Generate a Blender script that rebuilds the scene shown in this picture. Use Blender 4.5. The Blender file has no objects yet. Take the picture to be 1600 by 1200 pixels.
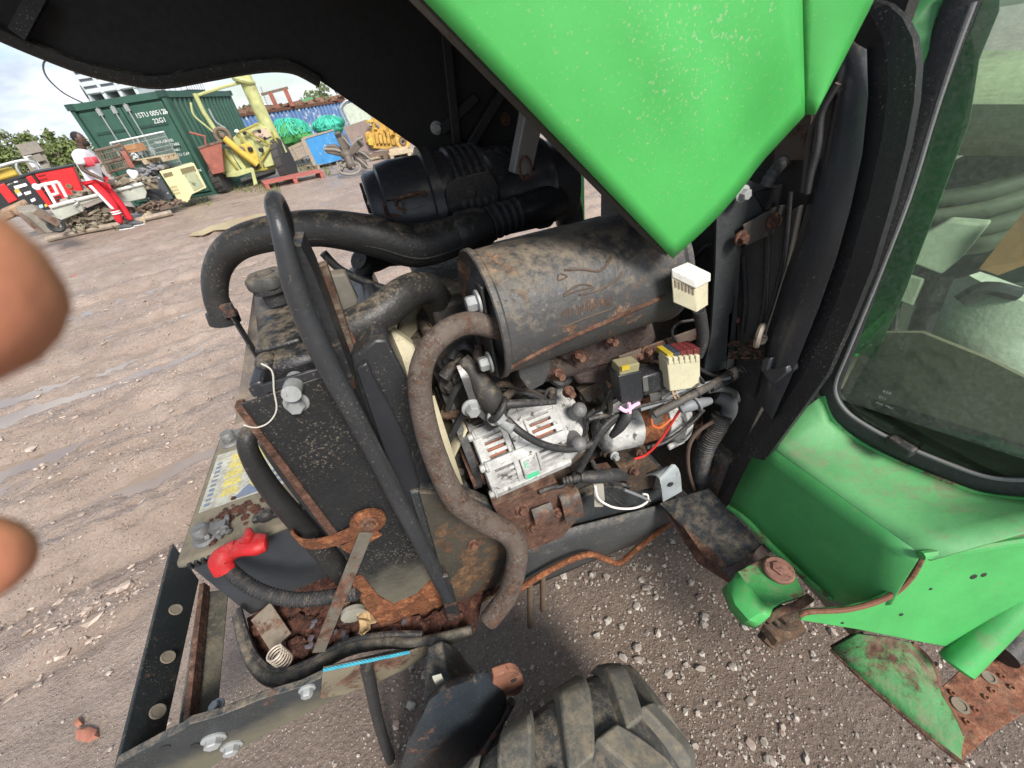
import bpy, bmesh, math, random
from mathutils import Vector as V, Matrix, noise as mn
import numpy as np
random.seed(7)
SC = bpy.context.scene
COL = SC.collection
# ------------------------------------------------------------------ camera, light, exposure
F, CAMH = 610.0, 1.5
PITCH, ROLL, YAW = math.radians(37.4), math.radians(9.0), math.radians(15.3)
FH = V((math.sin(YAW), math.cos(YAW), 0)); RH = V((math.cos(YAW), -math.sin(YAW), 0)); UP = V((0, 0, 1))
FW = FH*math.cos(PITCH) - UP*math.sin(PITCH)
DN = -(UP*math.cos(PITCH) + FH*math.sin(PITCH))
CI = RH*math.cos(ROLL) + DN*math.sin(ROLL)          # image right
CJ = -RH*math.sin(ROLL) + DN*math.cos(ROLL)         # image down
EYE = V((0, 0, CAMH))
cam = bpy.data.cameras.new('camera'); camo = bpy.data.objects.new('camera', cam); COL.objects.link(camo)
cam.sensor_width = 36; cam.lens = 36*F/1600; cam.clip_start = .005; cam.clip_end = 2000
m = Matrix((CI, -CJ, -FW)).transposed().to_4x4(); m.translation = EYE
camo.matrix_world = m
cam.dof.use_dof = True; cam.dof.focus_distance = 1.0; cam.dof.aperture_fstop = 7.5
SC.camera = camo
SC.view_settings.view_transform = 'Standard'; SC.view_settings.look = 'None'
SC.view_settings.exposure = 1.12; SC.view_settings.gamma = 1; SC.view_settings.use_curve_mapping = False
SUN_EL, SUN_AZ = math.radians(43), math.radians(165)   # azimuth clockwise from +Y
w = bpy.data.worlds.new('World'); SC.world = w; w.use_nodes = True
nt = w.node_tree; nt.nodes.clear()
def N(t, typ, **kw):
    n = t.nodes.new(typ)
    for k, v in kw.items():
        if k in n.inputs.keys(): n.inputs[k].default_value = v
        else: setattr(n, k, v)
    return n
sky = N(nt, 'ShaderNodeTexSky', sky_type='NISHITA', sun_disc=False, sun_elevation=SUN_EL, sun_rotation=SUN_AZ)
sky.air_density = 1.0; sky.dust_density = 1.5
tc = N(nt, 'ShaderNodeTexCoord')
mp = N(nt, 'ShaderNodeMapping'); mp.inputs['Scale'].default_value = (1, 1, 2.6)
nt.links.new(tc.outputs['Generated'], mp.inputs['Vector'])
nz = N(nt, 'ShaderNodeTexNoise', Scale=3.1, Detail=9, Roughness=.58)
nt.links.new(mp.outputs[0], nz.inputs['Vector'])
rp = N(nt, 'ShaderNodeValToRGB'); rp.color_ramp.elements[0].position = .40; rp.color_ramp.elements[1].position = .56
nt.links.new(nz.outputs['Fac'], rp.inputs['Fac'])
nz2 = N(nt, 'ShaderNodeTexNoise', Scale=6.0, Detail=8, Roughness=.55)
nt.links.new(mp.outputs[0], nz2.inputs['Vector'])
rp2 = N(nt, 'ShaderNodeValToRGB')
rp2.color_ramp.elements[0].position = .36; rp2.color_ramp.elements[0].color = (3.7, 4.3, 5.2, 1)
rp2.color_ramp.elements[1].position = .62; rp2.color_ramp.elements[1].color = (7.6, 7.9, 8.3, 1)
nt.links.new(nz2.outputs['Fac'], rp2.inputs['Fac'])
mx = N(nt, 'ShaderNodeMixRGB')
nt.links.new(rp.outputs[0], mx.inputs[0]); nt.links.new(sky.outputs[0], mx.inputs[1]); nt.links.new(rp2.outputs[0], mx.inputs[2])
bg = N(nt, 'ShaderNodeBackground', Strength=.08)
nt.links.new(mx.outputs[0], bg.inputs[0])
wo = N(nt, 'ShaderNodeOutputWorld'); nt.links.new(bg.outputs[0], wo.inputs[0])
sl = bpy.data.lights.new('sun', 'SUN'); sl.energy = 2.7; sl.angle = math.radians(18); sl.color = (1, .95, .88)
so = bpy.data.objects.new('sun', sl); COL.objects.link(so)
sd = V((math.sin(SUN_AZ)*math.cos(SUN_EL), math.cos(SUN_AZ)*math.cos(SUN_EL), math.sin(SUN_EL)))
so.rotation_euler = sd.to_track_quat('Z', 'Y').to_euler(); so.location = sd*30

# ------------------------------------------------------------------ helpers
def ray(x, y): return FW*F + CI*(x-800) + CJ*(y-600)
def P(x, y, X=None, Y=None, Z=None, D=None, pl=None):
    """where the sight line through a photo point meets a plane of the place"""
    r = ray(x, y)
    if Y is not None: return EYE + r*(Y/r.y)
    if X is not None: return EYE + r*(X/r.x)
    if Z is not None: return EYE + r*((Z-CAMH)/r.z)
    if pl is not None: return EYE + r*((pl[0]-EYE).dot(pl[1])/r.dot(pl[1]))
    return EYE + r*(D/math.hypot(r.x, r.y))
def PL(pts, **k): return [P(x, y, **k) for x, y in pts]
def RW(w, p): return w/F*(p-EYE).dot(FW)/2           # radius of something w photo pixels wide at p
def spline(pts, k=6, rs=None):
    out, ro = [], []
    n = len(pts)
    for a in range(n-1):
        p0, p1, p2, p3 = pts[max(a-1, 0)], pts[a], pts[a+1], pts[min(a+2, n-1)]
        for q in range(k):
            t = q/k
            out.append(.5*((2*p1)+(p2-p0)*t+(2*p0-5*p1+4*p2-p3)*t*t+(3*p1-p0-3*p2+p3)*t**3))
            if rs: ro.append(rs[a]*(1-t)+rs[a+1]*t)
    out.append(pts[-1])
    if rs: ro.append(rs[-1]); return out, ro
    return out
class B:
    def __init__(s): s.v = []; s.f = []
    def add(s, vs, fs):
        o = len(s.v); s.v += [tuple(p) for p in vs]; s.f += [tuple(i+o for i in f) for f in fs]; return s
    def ring_loft(s, rings, caps=True, closed=False):
        n = len(rings[0]); vs = [p for r in rings for p in r]; fs = []
        for a in range(len(rings)-1 + (1 if closed else 0)):
            b = (a+1) % len(rings)
            for k in range(n):
                fs.append((a*n+k, a*n+(k+1) % n, b*n+(k+1) % n, b*n+k))
        if caps and not closed:
            fs.append(tuple(range(n))[::-1]); fs.append(tuple((len(rings)-1)*n+k for k in range(n)))
        return s.add(vs, fs)
    def tube(s, pts, r, n=12, k=0, flat=None, caps=True):
        pts = [V(p) for p in pts]
        rs = list(r) if isinstance(r, (list, tuple)) else [r]*len(pts)
        if k: pts, rs = spline(pts, k, rs)
        rings = []; u = None
        for a, p in enumerate(pts):
            t = (pts[min(a+1, len(pts)-1)]-pts[max(a-1, 0)]).normalized()
            if u is None:
                u = t.orthogonal().normalized()
                if flat is not None: u = (flat[0]-t*flat[0].dot(t)).normalized()
            u = (u-t*u.dot(t)).normalized(); w_ = t.cross(u)
            fl = flat[1] if flat else 1
            rings.append([p+(u*math.cos(q*2*math.pi/n)*fl+w_*math.sin(q*2*math.pi/n))*rs[a] for q in range(n)])
        return s.ring_loft(rings, caps)
    def rib(s, pts, r, pitch=.008, depth=.12, n=14, k=8):
        pts = spline([V(p) for p in pts], k)
        L = [0]
        for a in range(1, len(pts)): L.append(L[-1]+(pts[a]-pts[a-1]).length)
        m_ = max(4, int(L[-1]/pitch)*4); q = []; rr = []; j = 0
        for a in range(m_+1):
            d = L[-1]*a/m_
            while j < len(L)-2 and L[j+1] < d: j += 1
            t = (d-L[j])/max(1e-9, L[j+1]-L[j]); q.append(pts[j].lerp(pts[j+1], t))
            rr.append(r*(1-depth) if a % 4 in (0, 3) else r)
        return s.tube(q, rr, n)
    def prism(s, poly, vec):
        poly = [V(p) for p in poly]; vec = V(vec); n = len(poly)
        fs = [tuple(range(n))[::-1], tuple(range(n, 2*n))]+[(k, (k+1) % n, n+(k+1) % n, n+k) for k in range(n)]
        return s.add(poly+[p+vec for p in poly], fs)
    def box(s, c, x, y, z, M=None):
        c = V(c); vs = []
        for a in (-.5, .5):
            for b in (-.5, .5):
                for d in (-.5, .5):
                    p = V((a*x, b*y, d*z)); vs.append(c+(M @ p if M else p))
        return s.add(vs, [(0, 1, 3, 2), (4, 6, 7, 5), (0, 4, 5, 1), (2, 3, 7, 6), (0, 2, 6, 4), (1, 5, 7, 3)])
    def pbox(s, o, a, b, c):
        o, a, b, c = V(o), V(a), V(b), V(c)
        return s.add([o, o+c, o+b, o+b+c, o+a, o+a+c, o+a+b, o+a+b+c], [(0, 1, 3, 2), (4, 6, 7, 5), (0, 4, 5, 1), (2, 3, 7, 6), (0, 2, 6, 4), (1, 5, 7, 3)])
    def bar(s, p0, p1, wd, th, up=(0, 0, 1)):
        p0, p1 = V(p0), V(p1); t = (p1-p0).normalized(); u = V(up); u = (u-t*u.dot(t))
        u = u.normalized() if u.length > 1e-6 else t.orthogonal().normalized()
        q = t.cross(u)
        return s.pbox(p0-u*wd/2-q*th/2, p1-p0, u*wd, q*th)
    def cyl(s, p0, p1, r0, r1=None, n=20):
        return s.tube([p0, p1], [r0, r0 if r1 is None else r1], n)
    def lathe(s, p0, ax, prof, n=32):
        p0 = V(p0); ax = V(ax).normalized(); u = ax.orthogonal().normalized(); w_ = ax.cross(u)
        return s.ring_loft([[p0+ax*t+(u*math.cos(q*2*math.pi/n)+w_*math.sin(q*2*math.pi/n))*max(r, 1e-4) for q in range(n)] for t, r in prof])
    def torus(s, c, ax, R, r, n=28, m_=10, e=1.0):
        c = V(c); ax = V(ax).normalized(); u = ax.orthogonal().normalized(); w_ = ax.cross(u); rings = []
        for a in range(n):
            t = a*2*math.pi/n; d = u*math.cos(t)+w_*math.sin(t)*e
            rings.append([c+d*(R+r*math.cos(q*2*math.pi/m_))+ax*r*math.sin(q*2*math.pi/m_) for q in range(m_)])
        return s.ring_loft(rings, False, True)
    def bolt(s, p, n, r=.009, h=.007):
        p, n = V(p), V(n).normalized()
        s.lathe(p-n*.002, n, [(0, r*1.45), (.0035, r*1.45), (.0045, r*1.3)], 16)
        s.lathe(p+n*.002, n, [(0, r), (h*.8, r), (h, r*.8)], 6)
        return s
    def ball(s, c, rx, ry=None, rz=None, n=12, m_=8, M=None):
        c = V(c); ry = ry or rx; rz = rz or rx; rings = []
        for a in range(m_+1):
            t = math.pi*a/m_
            rings.append([c+((M or Matrix.Identity(3)) @ V((rx*max(math.sin(t), 1e-3)*math.cos(q*2*math.pi/n), ry*max(math.sin(t), 1e-3)*math.sin(q*2*math.pi/n), -rz*math.cos(t)))) for q in range(n)])
        return s.ring_loft(rings)
    def grid(s, rows):
        n = len(rows[0]); vs = [p for r in rows for p in r]
        return s.add(vs, [(a*n+k, a*n+k+1, (a+1)*n+k+1, (a+1)*n+k) for a in range(len(rows)-1) for k in range(n-1)])
    def chunk(s, c, r, sq=(1, 1, 1), rnd=random):
        """an irregular lump of 20 triangles"""
        c = V(c); g = (1+5**.5)/2
        vs = [V(q) for q in ((-1, g, 0), (1, g, 0), (-1, -g, 0), (1, -g, 0), (0, -1, g), (0, 1, g), (0, -1, -g), (0, 1, -g), (g, 0, -1), (g, 0, 1), (-g, 0, -1), (-g, 0, 1))]
        E = Matrix.Rotation(rnd.uniform(0, 6.28), 3, 'Z')
        vs = [c+E @ V((q.x*sq[0], q.y*sq[1], q.z*sq[2]))*(r/1.9*rnd.uniform(.7, 1.2)) for q in vs]
        return s.add(vs, [(0, 11, 5), (0, 5, 1), (0, 1, 7), (0, 7, 10), (0, 10, 11), (1, 5, 9), (5, 11, 4), (11, 10, 2), (10, 7, 6), (7, 1, 8), (3, 9, 4), (3, 4, 2), (3, 2, 6), (3, 6, 8), (3, 8, 9), (4, 9, 5), (2, 4, 11), (6, 2, 10), (8, 6, 7), (9, 8, 1)])
def mesh(name, b, mat, smooth=40):
    me = bpy.data.meshes.new(name); me.from_pydata(b.v, [], b.f)
    bm = bmesh.new(); bm.from_mesh(me); bmesh.ops.recalc_face_normals(bm, faces=bm.faces); bm.to_mesh(me); bm.free()
    if mat: me.materials.append(mat)
    if smooth:
        me.shade_smooth(); me.set_sharp_from_angle(angle=math.radians(smooth))
    return me
def obj(name, b, mat, parent=None, bevel=0, smooth=40, solid=0, label=None):
    me = mesh(name, b, mat, smooth)
    o = bpy.data.objects.new(name, me); COL.objects.link(o)
    if parent:
        o.parent = parent; o.matrix_parent_inverse = PWORLD(parent).inverted()
    if solid:
        md = o.modifiers.new('thickness', 'SOLIDIFY'); md.thickness = solid; md.offset = 0
    if bevel:
        md = o.modifiers.new('edge', 'BEVEL'); md.width = bevel; md.segments = 2; md.limit_method = 'ANGLE'; md.angle_limit = math.radians(40)
    if label: o['label'] = label
    return o
def PWORLD(o):
    mw = o.matrix_basis.copy()
    if o.parent: mw = PWORLD(o.parent) @ o.matrix_parent_inverse @ mw
    return mw
def tag(o, label, cat, group=None, kind=None):
    if label: o['label'] = label
    if cat: o['category'] = cat
    if group: o['group'] = group
    if kind: o['kind'] = kind
    return o
def thing(name, label, cat, loc=(0, 0, 0), group=None):
    o = bpy.data.objects.new(name, None); COL.objects.link(o); o.location = loc; o.empty_display_size = .1
    return tag(o, label, cat, group)
def copy_thing(root, loc, rz=0, label=None, sc=None):
    r = root.copy(); COL.objects.link(r); r.location = loc; r.rotation_euler = (0, 0, rz)
    if sc: r.scale = (sc, sc, sc)
    if label: r['label'] = label
    for ch in [c for c in COL.objects if c.parent == root]:
        c = ch.copy(); COL.objects.link(c); c.parent = r
        for g_ in [q for q in COL.objects if q.parent == ch]:
            d = g_.copy(); COL.objects.link(d); d.parent = c
    return r
def text(s, size, mat, parent, M, name='lettering', align='LEFT', ext=.0):
    cu = bpy.data.curves.new(name, 'FONT'); cu.body = s; cu.size = size; cu.align_x = align; cu.extrude = ext
    cu.materials.append(mat); cu.resolution_u = 3
    tmp = bpy.data.objects.new('tmp', cu); COL.objects.link(tmp); dg = bpy.context.evaluated_depsgraph_get(); dg.update()
    me = bpy.data.meshes.new_from_object(tmp.evaluated_get(dg)); bpy.data.objects.remove(tmp); me.name = name
    if not me.materials: me.materials.append(mat)
    o = bpy.data.objects.new(name, me); COL.objects.link(o); o.parent = parent
    o.matrix_parent_inverse = PWORLD(parent).inverted(); o.matrix_basis = M
    return o
def frame(o, x, y):
    """matrix with local x, y along the given directions at o"""
    x = V(x).normalized(); y = V(y); y = (y-x*x.dot(y)).normalized(); z = x.cross(y)
    M_ = Matrix((x, y, z)).transposed().to_4x4(); M_.translation = V(o); return M_

# ------------------------------------------------------------------ materials
MATS = {}
def M(name, col, rough=.55, metal=0, var=.18, scale=9, rust=0, dust=0, bump=.25, streak=None, rustc=None, spec=.4, chips=None, coat=0, fine=90, speck=.22, speckc=(.19, .16, .125), lowmud=None):
    m_ = bpy.data.materials.new(name); m_.use_nodes = True; t = m_.node_tree; t.nodes.clear(); L = t.links.new
    out = N(t, 'ShaderNodeOutputMaterial'); bs = N(t, 'ShaderNodeBsdfPrincipled'); L(bs.outputs[0], out.inputs[0])
    bs.inputs['Metallic'].default_value = metal; bs.inputs['Specular IOR Level'].default_value = spec
    if coat: bs.inputs['Coat Weight'].default_value = coat; bs.inputs['Coat Roughness'].default_value = .15
    tc_ = N(t, 'ShaderNodeTexCoord'); vec = tc_.outputs['Object']
    if streak:
        mp_ = N(t, 'ShaderNodeMapping'); mp_.inputs['Scale'].default_value = streak; L(vec, mp_.inputs[0]); vec = mp_.outputs[0]
    n1 = N(t, 'ShaderNodeTexNoise', Scale=scale, Detail=7, Roughness=.6); L(vec, n1.inputs['Vector'])
    n2 = N(t, 'ShaderNodeTexNoise', Scale=fine, Detail=4, Roughness=.6); L(tc_.outputs['Object'], n2.inputs['Vector'])
    hi = tuple(min(1, c*(1+var)) for c in col[:3])+(1,); lo = tuple(c*(1-var) for c in col[:3])+(1,)
    r1 = N(t, 'ShaderNodeValToRGB'); e = r1.color_ramp.elements; e[0].position = .3; e[0].color = lo; e[1].position = .7; e[1].color = hi
    L(n1.outputs[0], r1.inputs[0]); c = r1.outputs[0]
    ro = N(t, 'ShaderNodeMath', operation='MULTIPLY_ADD'); L(n2.outputs[0], ro.inputs[0]); ro.inputs[1].default_value = .3; ro.inputs[2].default_value = max(.03, rough-.15); rv = ro.outputs[0]
    h = n2.outputs[0]
    def ramp(src, a, b):
        q = N(t, 'ShaderNodeMapRange'); q.inputs[1].default_value = a; q.inputs[2].default_value = b; L(src, q.inputs[0]); return q.outputs[0]
    def mix(f, a, bcol, link=None):
        q = N(t, 'ShaderNodeMixRGB'); L(f, q.inputs[0]); L(a, q.inputs[1])
        if link is not None: L(link, q.inputs[2])
        else: q.inputs[2].default_value = tuple(bcol[:3])+(1,)
        return q.outputs[0]
    if chips:      # flecks of another colour: (colour, amount, scale)
        n5 = N(t, 'ShaderNodeTexNoise', Scale=chips[2], Detail=5, Roughness=.7); L(tc_.outputs['Object'], n5.inputs['Vector'])
        c = mix(ramp(n5.outputs[0], .72-chips[1]*.3, .76-chips[1]*.3), c, chips[0])
    if rust:
        n3 = N(t, 'ShaderNodeTexNoise', Scale=scale*.9, Detail=11, Roughness=.78); n3.inputs['Distortion'].default_value = .4; L(tc_.outputs['Object'], n3.inputs['Vector'])
        mk = ramp(n3.outputs[0], .68-rust*.42, .74-rust*.42)
        rr = N(t, 'ShaderNodeValToRGB'); e = rr.color_ramp.elements
        rc = rustc or ((.032, .018, .013), (.095, .046, .030), (.20, .105, .068))
        e[0].position = .32; e[0].color = rc[0]+(1,); e[1].position = .72; e[1].color = rc[2]+(1,)
        q = e.new(.52); q.color = rc[1]+(1,)
        n4 = N(t, 'ShaderNodeTexNoise', Scale=fine*.5, Detail=6, Roughness=.7); L(tc_.outputs['Object'], n4.inputs['Vector']); L(n4.outputs[0], rr.inputs[0])
        c = mix(mk, c, None, rr.outputs[0])
        q = N(t, 'ShaderNodeMath', operation='MULTIPLY_ADD'); L(mk, q.inputs[0]); q.inputs[1].default_value = .35; L(rv, q.inputs[2]); q.use_clamp = True; rv = q.outputs[0]
        q = N(t, 'ShaderNodeMath', operation='MULTIPLY_ADD'); L(mk, q.inputs[0]); L(n4.outputs[0], q.inputs[1]); L(h, q.inputs[2]); h = q.outputs[0]
        if metal:
            q = N(t, 'ShaderNodeMath', operation='SUBTRACT'); q.inputs[0].default_value = metal; L(mk, q.inputs[1]); q.use_clamp = True; L(q.outputs[0], bs.inputs['Metallic'])
    if dust:       # dirt settles on what faces up, mixed with spatter
        g = N(t, 'ShaderNodeNewGeometry'); sx = N(t, 'ShaderNodeSeparateXYZ'); L(g.outputs['Normal'], sx.inputs[0])
        n6 = N(t, 'ShaderNodeTexNoise', Scale=scale*3.2, Detail=11, Roughness=.78); L(tc_.outputs['Object'], n6.inputs['Vector'])
        q = N(t, 'ShaderNodeMath', operation='MULTIPLY_ADD'); L(sx.outputs[2], q.inputs[0]); q.inputs[1].default_value = .16; L(n6.outputs[0], q.inputs[2])
        mk = ramp(q.outputs[0], .74-dust*.3, .92-dust*.3)
        q2 = N(t, 'ShaderNodeMath', operation='MULTIPLY'); L(mk, q2.inputs[0]); q2.inputs[1].default_value = .75
        c = mix(q2.outputs[0], c, (.21, .17, .12))
        q = N(t, 'ShaderNodeMath', operation='MULTIPLY_ADD'); L(q2.outputs[0], q.inputs[0]); q.inputs[1].default_value = .35; L(rv, q.inputs[2]); q.use_clamp = True; rv = q.outputs[0]
    if speck:
        n7 = N(t, 'ShaderNodeTexNoise', Scale=260, Detail=3, Roughness=.65); L(tc_.outputs['Object'], n7.inputs['Vector'])
        n8 = N(t, 'ShaderNodeTexNoise', Scale=scale*.6, Detail=4); L(tc_.outputs['Object'], n8.inputs['Vector'])
        q = N(t, 'ShaderNodeMath', operation='MULTIPLY_ADD'); L(n8.outputs[0], q.inputs[0]); q.inputs[1].default_value = .35; L(n7.outputs[0], q.inputs[2])
        q2 = N(t, 'ShaderNodeMath', operation='MULTIPLY'); L(ramp(q.outputs[0], .84-speck*.12, .92-speck*.12), q2.inputs[0]); q2.inputs[1].default_value = .7
        c = mix(q2.outputs[0], c, speckc)
    if lowmud:     # splashed mud low on the part: (height where it fades, span, colour)
        sz = N(t, 'ShaderNodeSeparateXYZ'); L(tc_.outputs['Object'], sz.inputs[0])
        n9 = N(t, 'ShaderNodeTexNoise', Scale=9, Detail=10, Roughness=.7); L(tc_.outputs['Object'], n9.inputs['Vector'])
        hz_ = ramp(sz.outputs[2], lowmud[0], lowmud[0]-lowmud[1])
        q = N(t, 'ShaderNodeMath', operation='ADD'); L(hz_, q.inputs[0]); L(n9.outputs[0], q.inputs[1])
        q2 = N(t, 'ShaderNodeMath', operation='MULTIPLY'); L(ramp(q.outputs[0], .75, 1.25), q2.inputs[0]); q2.inputs[1].default_value = .85
        c = mix(q2.outputs[0], c, lowmud[2])
        q = N(t, 'ShaderNodeMath', operation='MULTIPLY_ADD'); L(q2.outputs[0], q.inputs[0]); q.inputs[1].default_value = .3; L(rv, q.inputs[2]); q.use_clamp = True; rv = q.outputs[0]
    L(c, bs.inputs['Base Color']); L(rv, bs.inputs['Roughness'])
    if bump:
        bp = N(t, 'ShaderNodeBump', Strength=bump, Distance=.004); L(h, bp.inputs['Height']); L(bp.outputs[0], bs.inputs['Normal'])
    MATS[name] = m_
    return m_
black = M('black_paint', (.018, .019, .021), .42, rust=.12, dust=.25, scale=14)
blackrust = M('black_paint_rusting', (.020, .021, .023), .5, rust=.42, dust=.35, scale=10)
blackdusty = M('dusty_black_plastic', (.016, .017, .019), .42, dust=.5, scale=12)
plastic = M('black_plastic', (.023, .024, .028), .36, dust=.12, scale=8, bump=.1)
rubber = M('black_rubber', (.026, .026, .027), .55, dust=.36, scale=14, bump=.3)
hoserub = M('dirty_rubber_hose', (.024, .0235, .023), .48, dust=.42, scale=16, bump=.3)
greyrub = M('grey_rubber', (.075, .078, .08), .6, dust=.3, scale=12)
liner = M('hood_liner', (.014, .0132, .0125), .75, dust=.12, scale=5, bump=.2, speck=0)
rusty = M('rusty_steel', (.065, .038, .027), .85, rust=.8, scale=14, bump=.7, dust=.2)
rustbright = M('orange_rust', (.16, .06, .025), .9, rust=.55, scale=16, bump=.9, rustc=((.07, .025, .014), (.21, .075, .03), (.40, .19, .09)))
exhaust = M('rusty_exhaust_pipe', (.098, .076, .062), .72, rust=.42, scale=34, bump=.55, dust=.25, fine=150, speck=.5, speckc=(.24, .21, .19), rustc=((.035, .022, .017), (.095, .052, .034), (.17, .105, .07)))
muffm = M('muffler_steel', (.048, .048, .048), .5, rust=.30, dust=.6, scale=13, bump=.45, fine=70, rustc=((.05, .025, .016), (.16, .085, .05), (.32, .22, .14)))
iron = M('dark_cast_iron', (.036, .033, .030), .6, rust=.3, dust=.5, scale=16, bump=.5)
brownirn = M('brown_oily_iron', (.045, .033, .024), .65, rust=.5, dust=.3, scale=13, bump=.5, rustc=((.03, .018, .012), (.085, .05, .03), (.16, .10, .06)))
chassm = M('chassis_paint', (.030, .034, .037), .5, rust=.26, dust=.5, scale=11, bump=.4, lowmud=(.52, .16, (.125, .115, .08)))
alu = M('corroded_aluminium', (.40, .40, .385), .65, metal=.1, dust=.2, scale=30, bump=.8, chips=((.10, .095, .085), .42, 45), var=.35)
zinc = M('zinc_bolt', (.30, .31, .31), .6, metal=.25, rust=.2, scale=40, bump=.3)
rustbolt = M('rusty_bolt', (.15, .07, .045), .85, rust=.6, scale=40, bump=.5)
copper = M('copper_winding', (.22, .07, .03), .6, scale=50, bump=.4)
paint = M('green_paint', (.058, .36, .078), .42, var=.14, scale=3.5, bump=.06, spec=.45, chips=((.12, .33, .12), .05, 34), dust=.20, coat=.12, speck=.12, speckc=(.30, .36, .22))
paintold = M('weathered_green_paint', (.042, .225, .062), .5, var=.30, scale=4, bump=.12, rust=.10, chips=((.02, .02, .018), .06, 26), dust=.22, coat=.05)
paintfade = M('faded_green_paint', (.10, .31, .115), .55, var=.32, scale=4, bump=.12, dust=.30, chips=((.12, .09, .05), .10, 9))
paintlow = M('grimy_green_paint', (.055, .31, .082), .48, var=.22, scale=5, bump=.12, rust=.10, dust=.34, chips=((.02, .025, .018), .05, 30), speck=.35, speckc=(.16, .13, .08))
paintchip = M('chipped_green_paint', (.04, .24, .06), .5, rust=.34, var=.25, scale=9, bump=.3, dust=.25)
cream = M('cream_plastic', (.50, .47, .33), .5, var=.12, dust=.1, scale=20, bump=.1)
white = M('white_plastic', (.60, .585, .53), .5, var=.12, dust=.3, scale=20, bump=.1)
beige = M('beige_plastic', (.42, .38, .26), .55, var=.15, dust=.4, scale=14, bump=.15)
redpl = M('red_rubber', (.42, .014, .016), .5, var=.2, dust=.25, scale=30, bump=.25, chips=((.05, .012, .01), .22, 40))
redw = M('red_wire', (.55, .03, .025), .45); whitew = M('white_wire', (.75, .70, .66), .5); greyw = M('grey_connector', (.16, .17, .18), .5, dust=.2)
pink = M('pink_tape', (.70, .40, .58), .6); yellowf = M('yellow_fuse', (.42, .31, .03), .35); maroonf = M('maroon_fuse', (.12, .025, .025), .35); bluef = M('dark_blue_fuse', (.03, .04, .06), .4)
ropem = M('turquoise_rope', (.035, .28, .38), .6, scale=60, bump=.3)
lab_green = M('green_label', (.08, .50, .26), .5, chips=((.5, .55, .5), .22, 90))
battop = M('dusty_battery_top', (.13, .12, .088), .75, rust=.12, dust=.6, scale=14, bump=.3, var=.3)
batside = M('battery_case', (.04, .044, .05), .5, dust=.3, scale=10, bump=.15)
sticker = M('worn_sticker', (.40, .40, .34), .6, dust=.45, scale=20, var=.25); stickery = M('yellow_print', (.55, .46, .08), .6, dust=.4, scale=40); stickerb = M('blue_print', (.12, .16, .24), .6, dust=.4, scale=40)
lead = M('corroded_lead', (.17, .17, .17), .6, metal=.4, rust=.12, dust=.3, scale=50, bump=.8)
leafm = M('dry_leaf', (.36, .25, .13), .8, var=.3, scale=30)
springm = M('pale_spring_wire', (.55, .47, .38), .5, metal=.3, rust=.25, scale=60)
tyrem = M('worn_tyre_rubber', (.085, .082, .070), .8, dust=.5, scale=12, bump=.35, chips=((.07, .068, .06), .40, 9))
tyreg = M('tyre_groove_rubber', (.042, .042, .041), .75, dust=.45, scale=14, bump=.35)
flake = M('rust_flakes', (.055, .025, .018), .9, rust=.6, scale=30, bump=.9, rustc=((.03, .012, .01), (.09, .035, .022), (.17, .08, .05)))
sealm = M('window_rubber_seal', (.038, .039, .041), .7, dust=.22, scale=10, bump=.35)
greylip = M('seal_lip', (.18, .18, .18), .6, dust=.2)
black_cab = M('black_cab_plastic', (.016, .0165, .018), .5, dust=.2, scale=8, bump=.2, spec=.4, speck=.3)
fairm = M('scuffed_black_fairing', (.036, .038, .043), .33, dust=.25, scale=8, bump=.1, chips=((.22, .22, .22), .05, 34), spec=.5)
olive = M('olive_dash_panel', (.34, .37, .28), .7, dust=.2, scale=8)
seatm = M('pale_seat_cloth', (.55, .56, .47), .85, var=.2, dust=.3, scale=7, bump=.3)
cardm = M('brown_cardboard', (.36, .18, .08), .8, dust=.1)
matm = M('dirty_floor_mat', (.17, .145, .105), .85, dust=.5, scale=12)
bluegl = M('pale_blue_sheet', (.35, .55, .72), .5)
def glass_mat(name, tint, dirt, dcol):
    m_ = bpy.data.materials.new(name); m_.use_nodes = True; t = m_.node_tree; t.nodes.clear(); L = t.links.new
    out = N(t, 'ShaderNodeOutputMaterial'); tr = N(t, 'ShaderNodeBsdfTransparent'); tr.inputs[0].default_value = tint+(1,)
    gl = N(t, 'ShaderNodeBsdfGlossy', Roughness=.02); gl.inputs[0].default_value = (.95, 1, .97, 1)
    fr = N(t, 'ShaderNodeFresnel', IOR=1.5); a = N(t, 'ShaderNodeMixShader'); L(fr.outputs[0], a.inputs[0]); L(tr.outputs[0], a.inputs[1]); L(gl.outputs[0], a.inputs[2])
    df = N(t, 'ShaderNodeBsdfDiffuse'); df.inputs[0].default_value = dcol+(1,)
    tc_ = N(t, 'ShaderNodeTexCoord'); n1 = N(t, 'ShaderNodeTexNoise', Scale=5, Detail=8, Roughness=.7); L(tc_.outputs['Object'], n1.inputs['Vector'])
    n2 = N(t, 'ShaderNodeTexNoise', Scale=140, Detail=3, Roughness=.6); L(tc_.outputs['Object'], n2.inputs['Vector'])
    q = N(t, 'ShaderNodeMath', operation='MULTIPLY'); L(n1.outputs[0], q.inputs[0]); L(n2.outputs[0], q.inputs[1])
    r = N(t, 'ShaderNodeMapRange'); r.inputs[1].default_value = .18; r.inputs[2].default_value = .42; r.inputs[3].default_value = dirt*.5; r.inputs[4].default_value = dirt*1.9; L(q.outputs[0], r.inputs[0])
    b = N(t, 'ShaderNodeMixShader'); L(r.outputs[0], b.inputs[0]); L(a.outputs[0], b.inputs[1]); L(df.outputs[0], b.inputs[2]); L(b.outputs[0], out.inputs[0])
    return m_
cabglass = glass_mat('tinted_cab_glass', (.80, .92, .84), .12, (.42, .46, .40))

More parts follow.
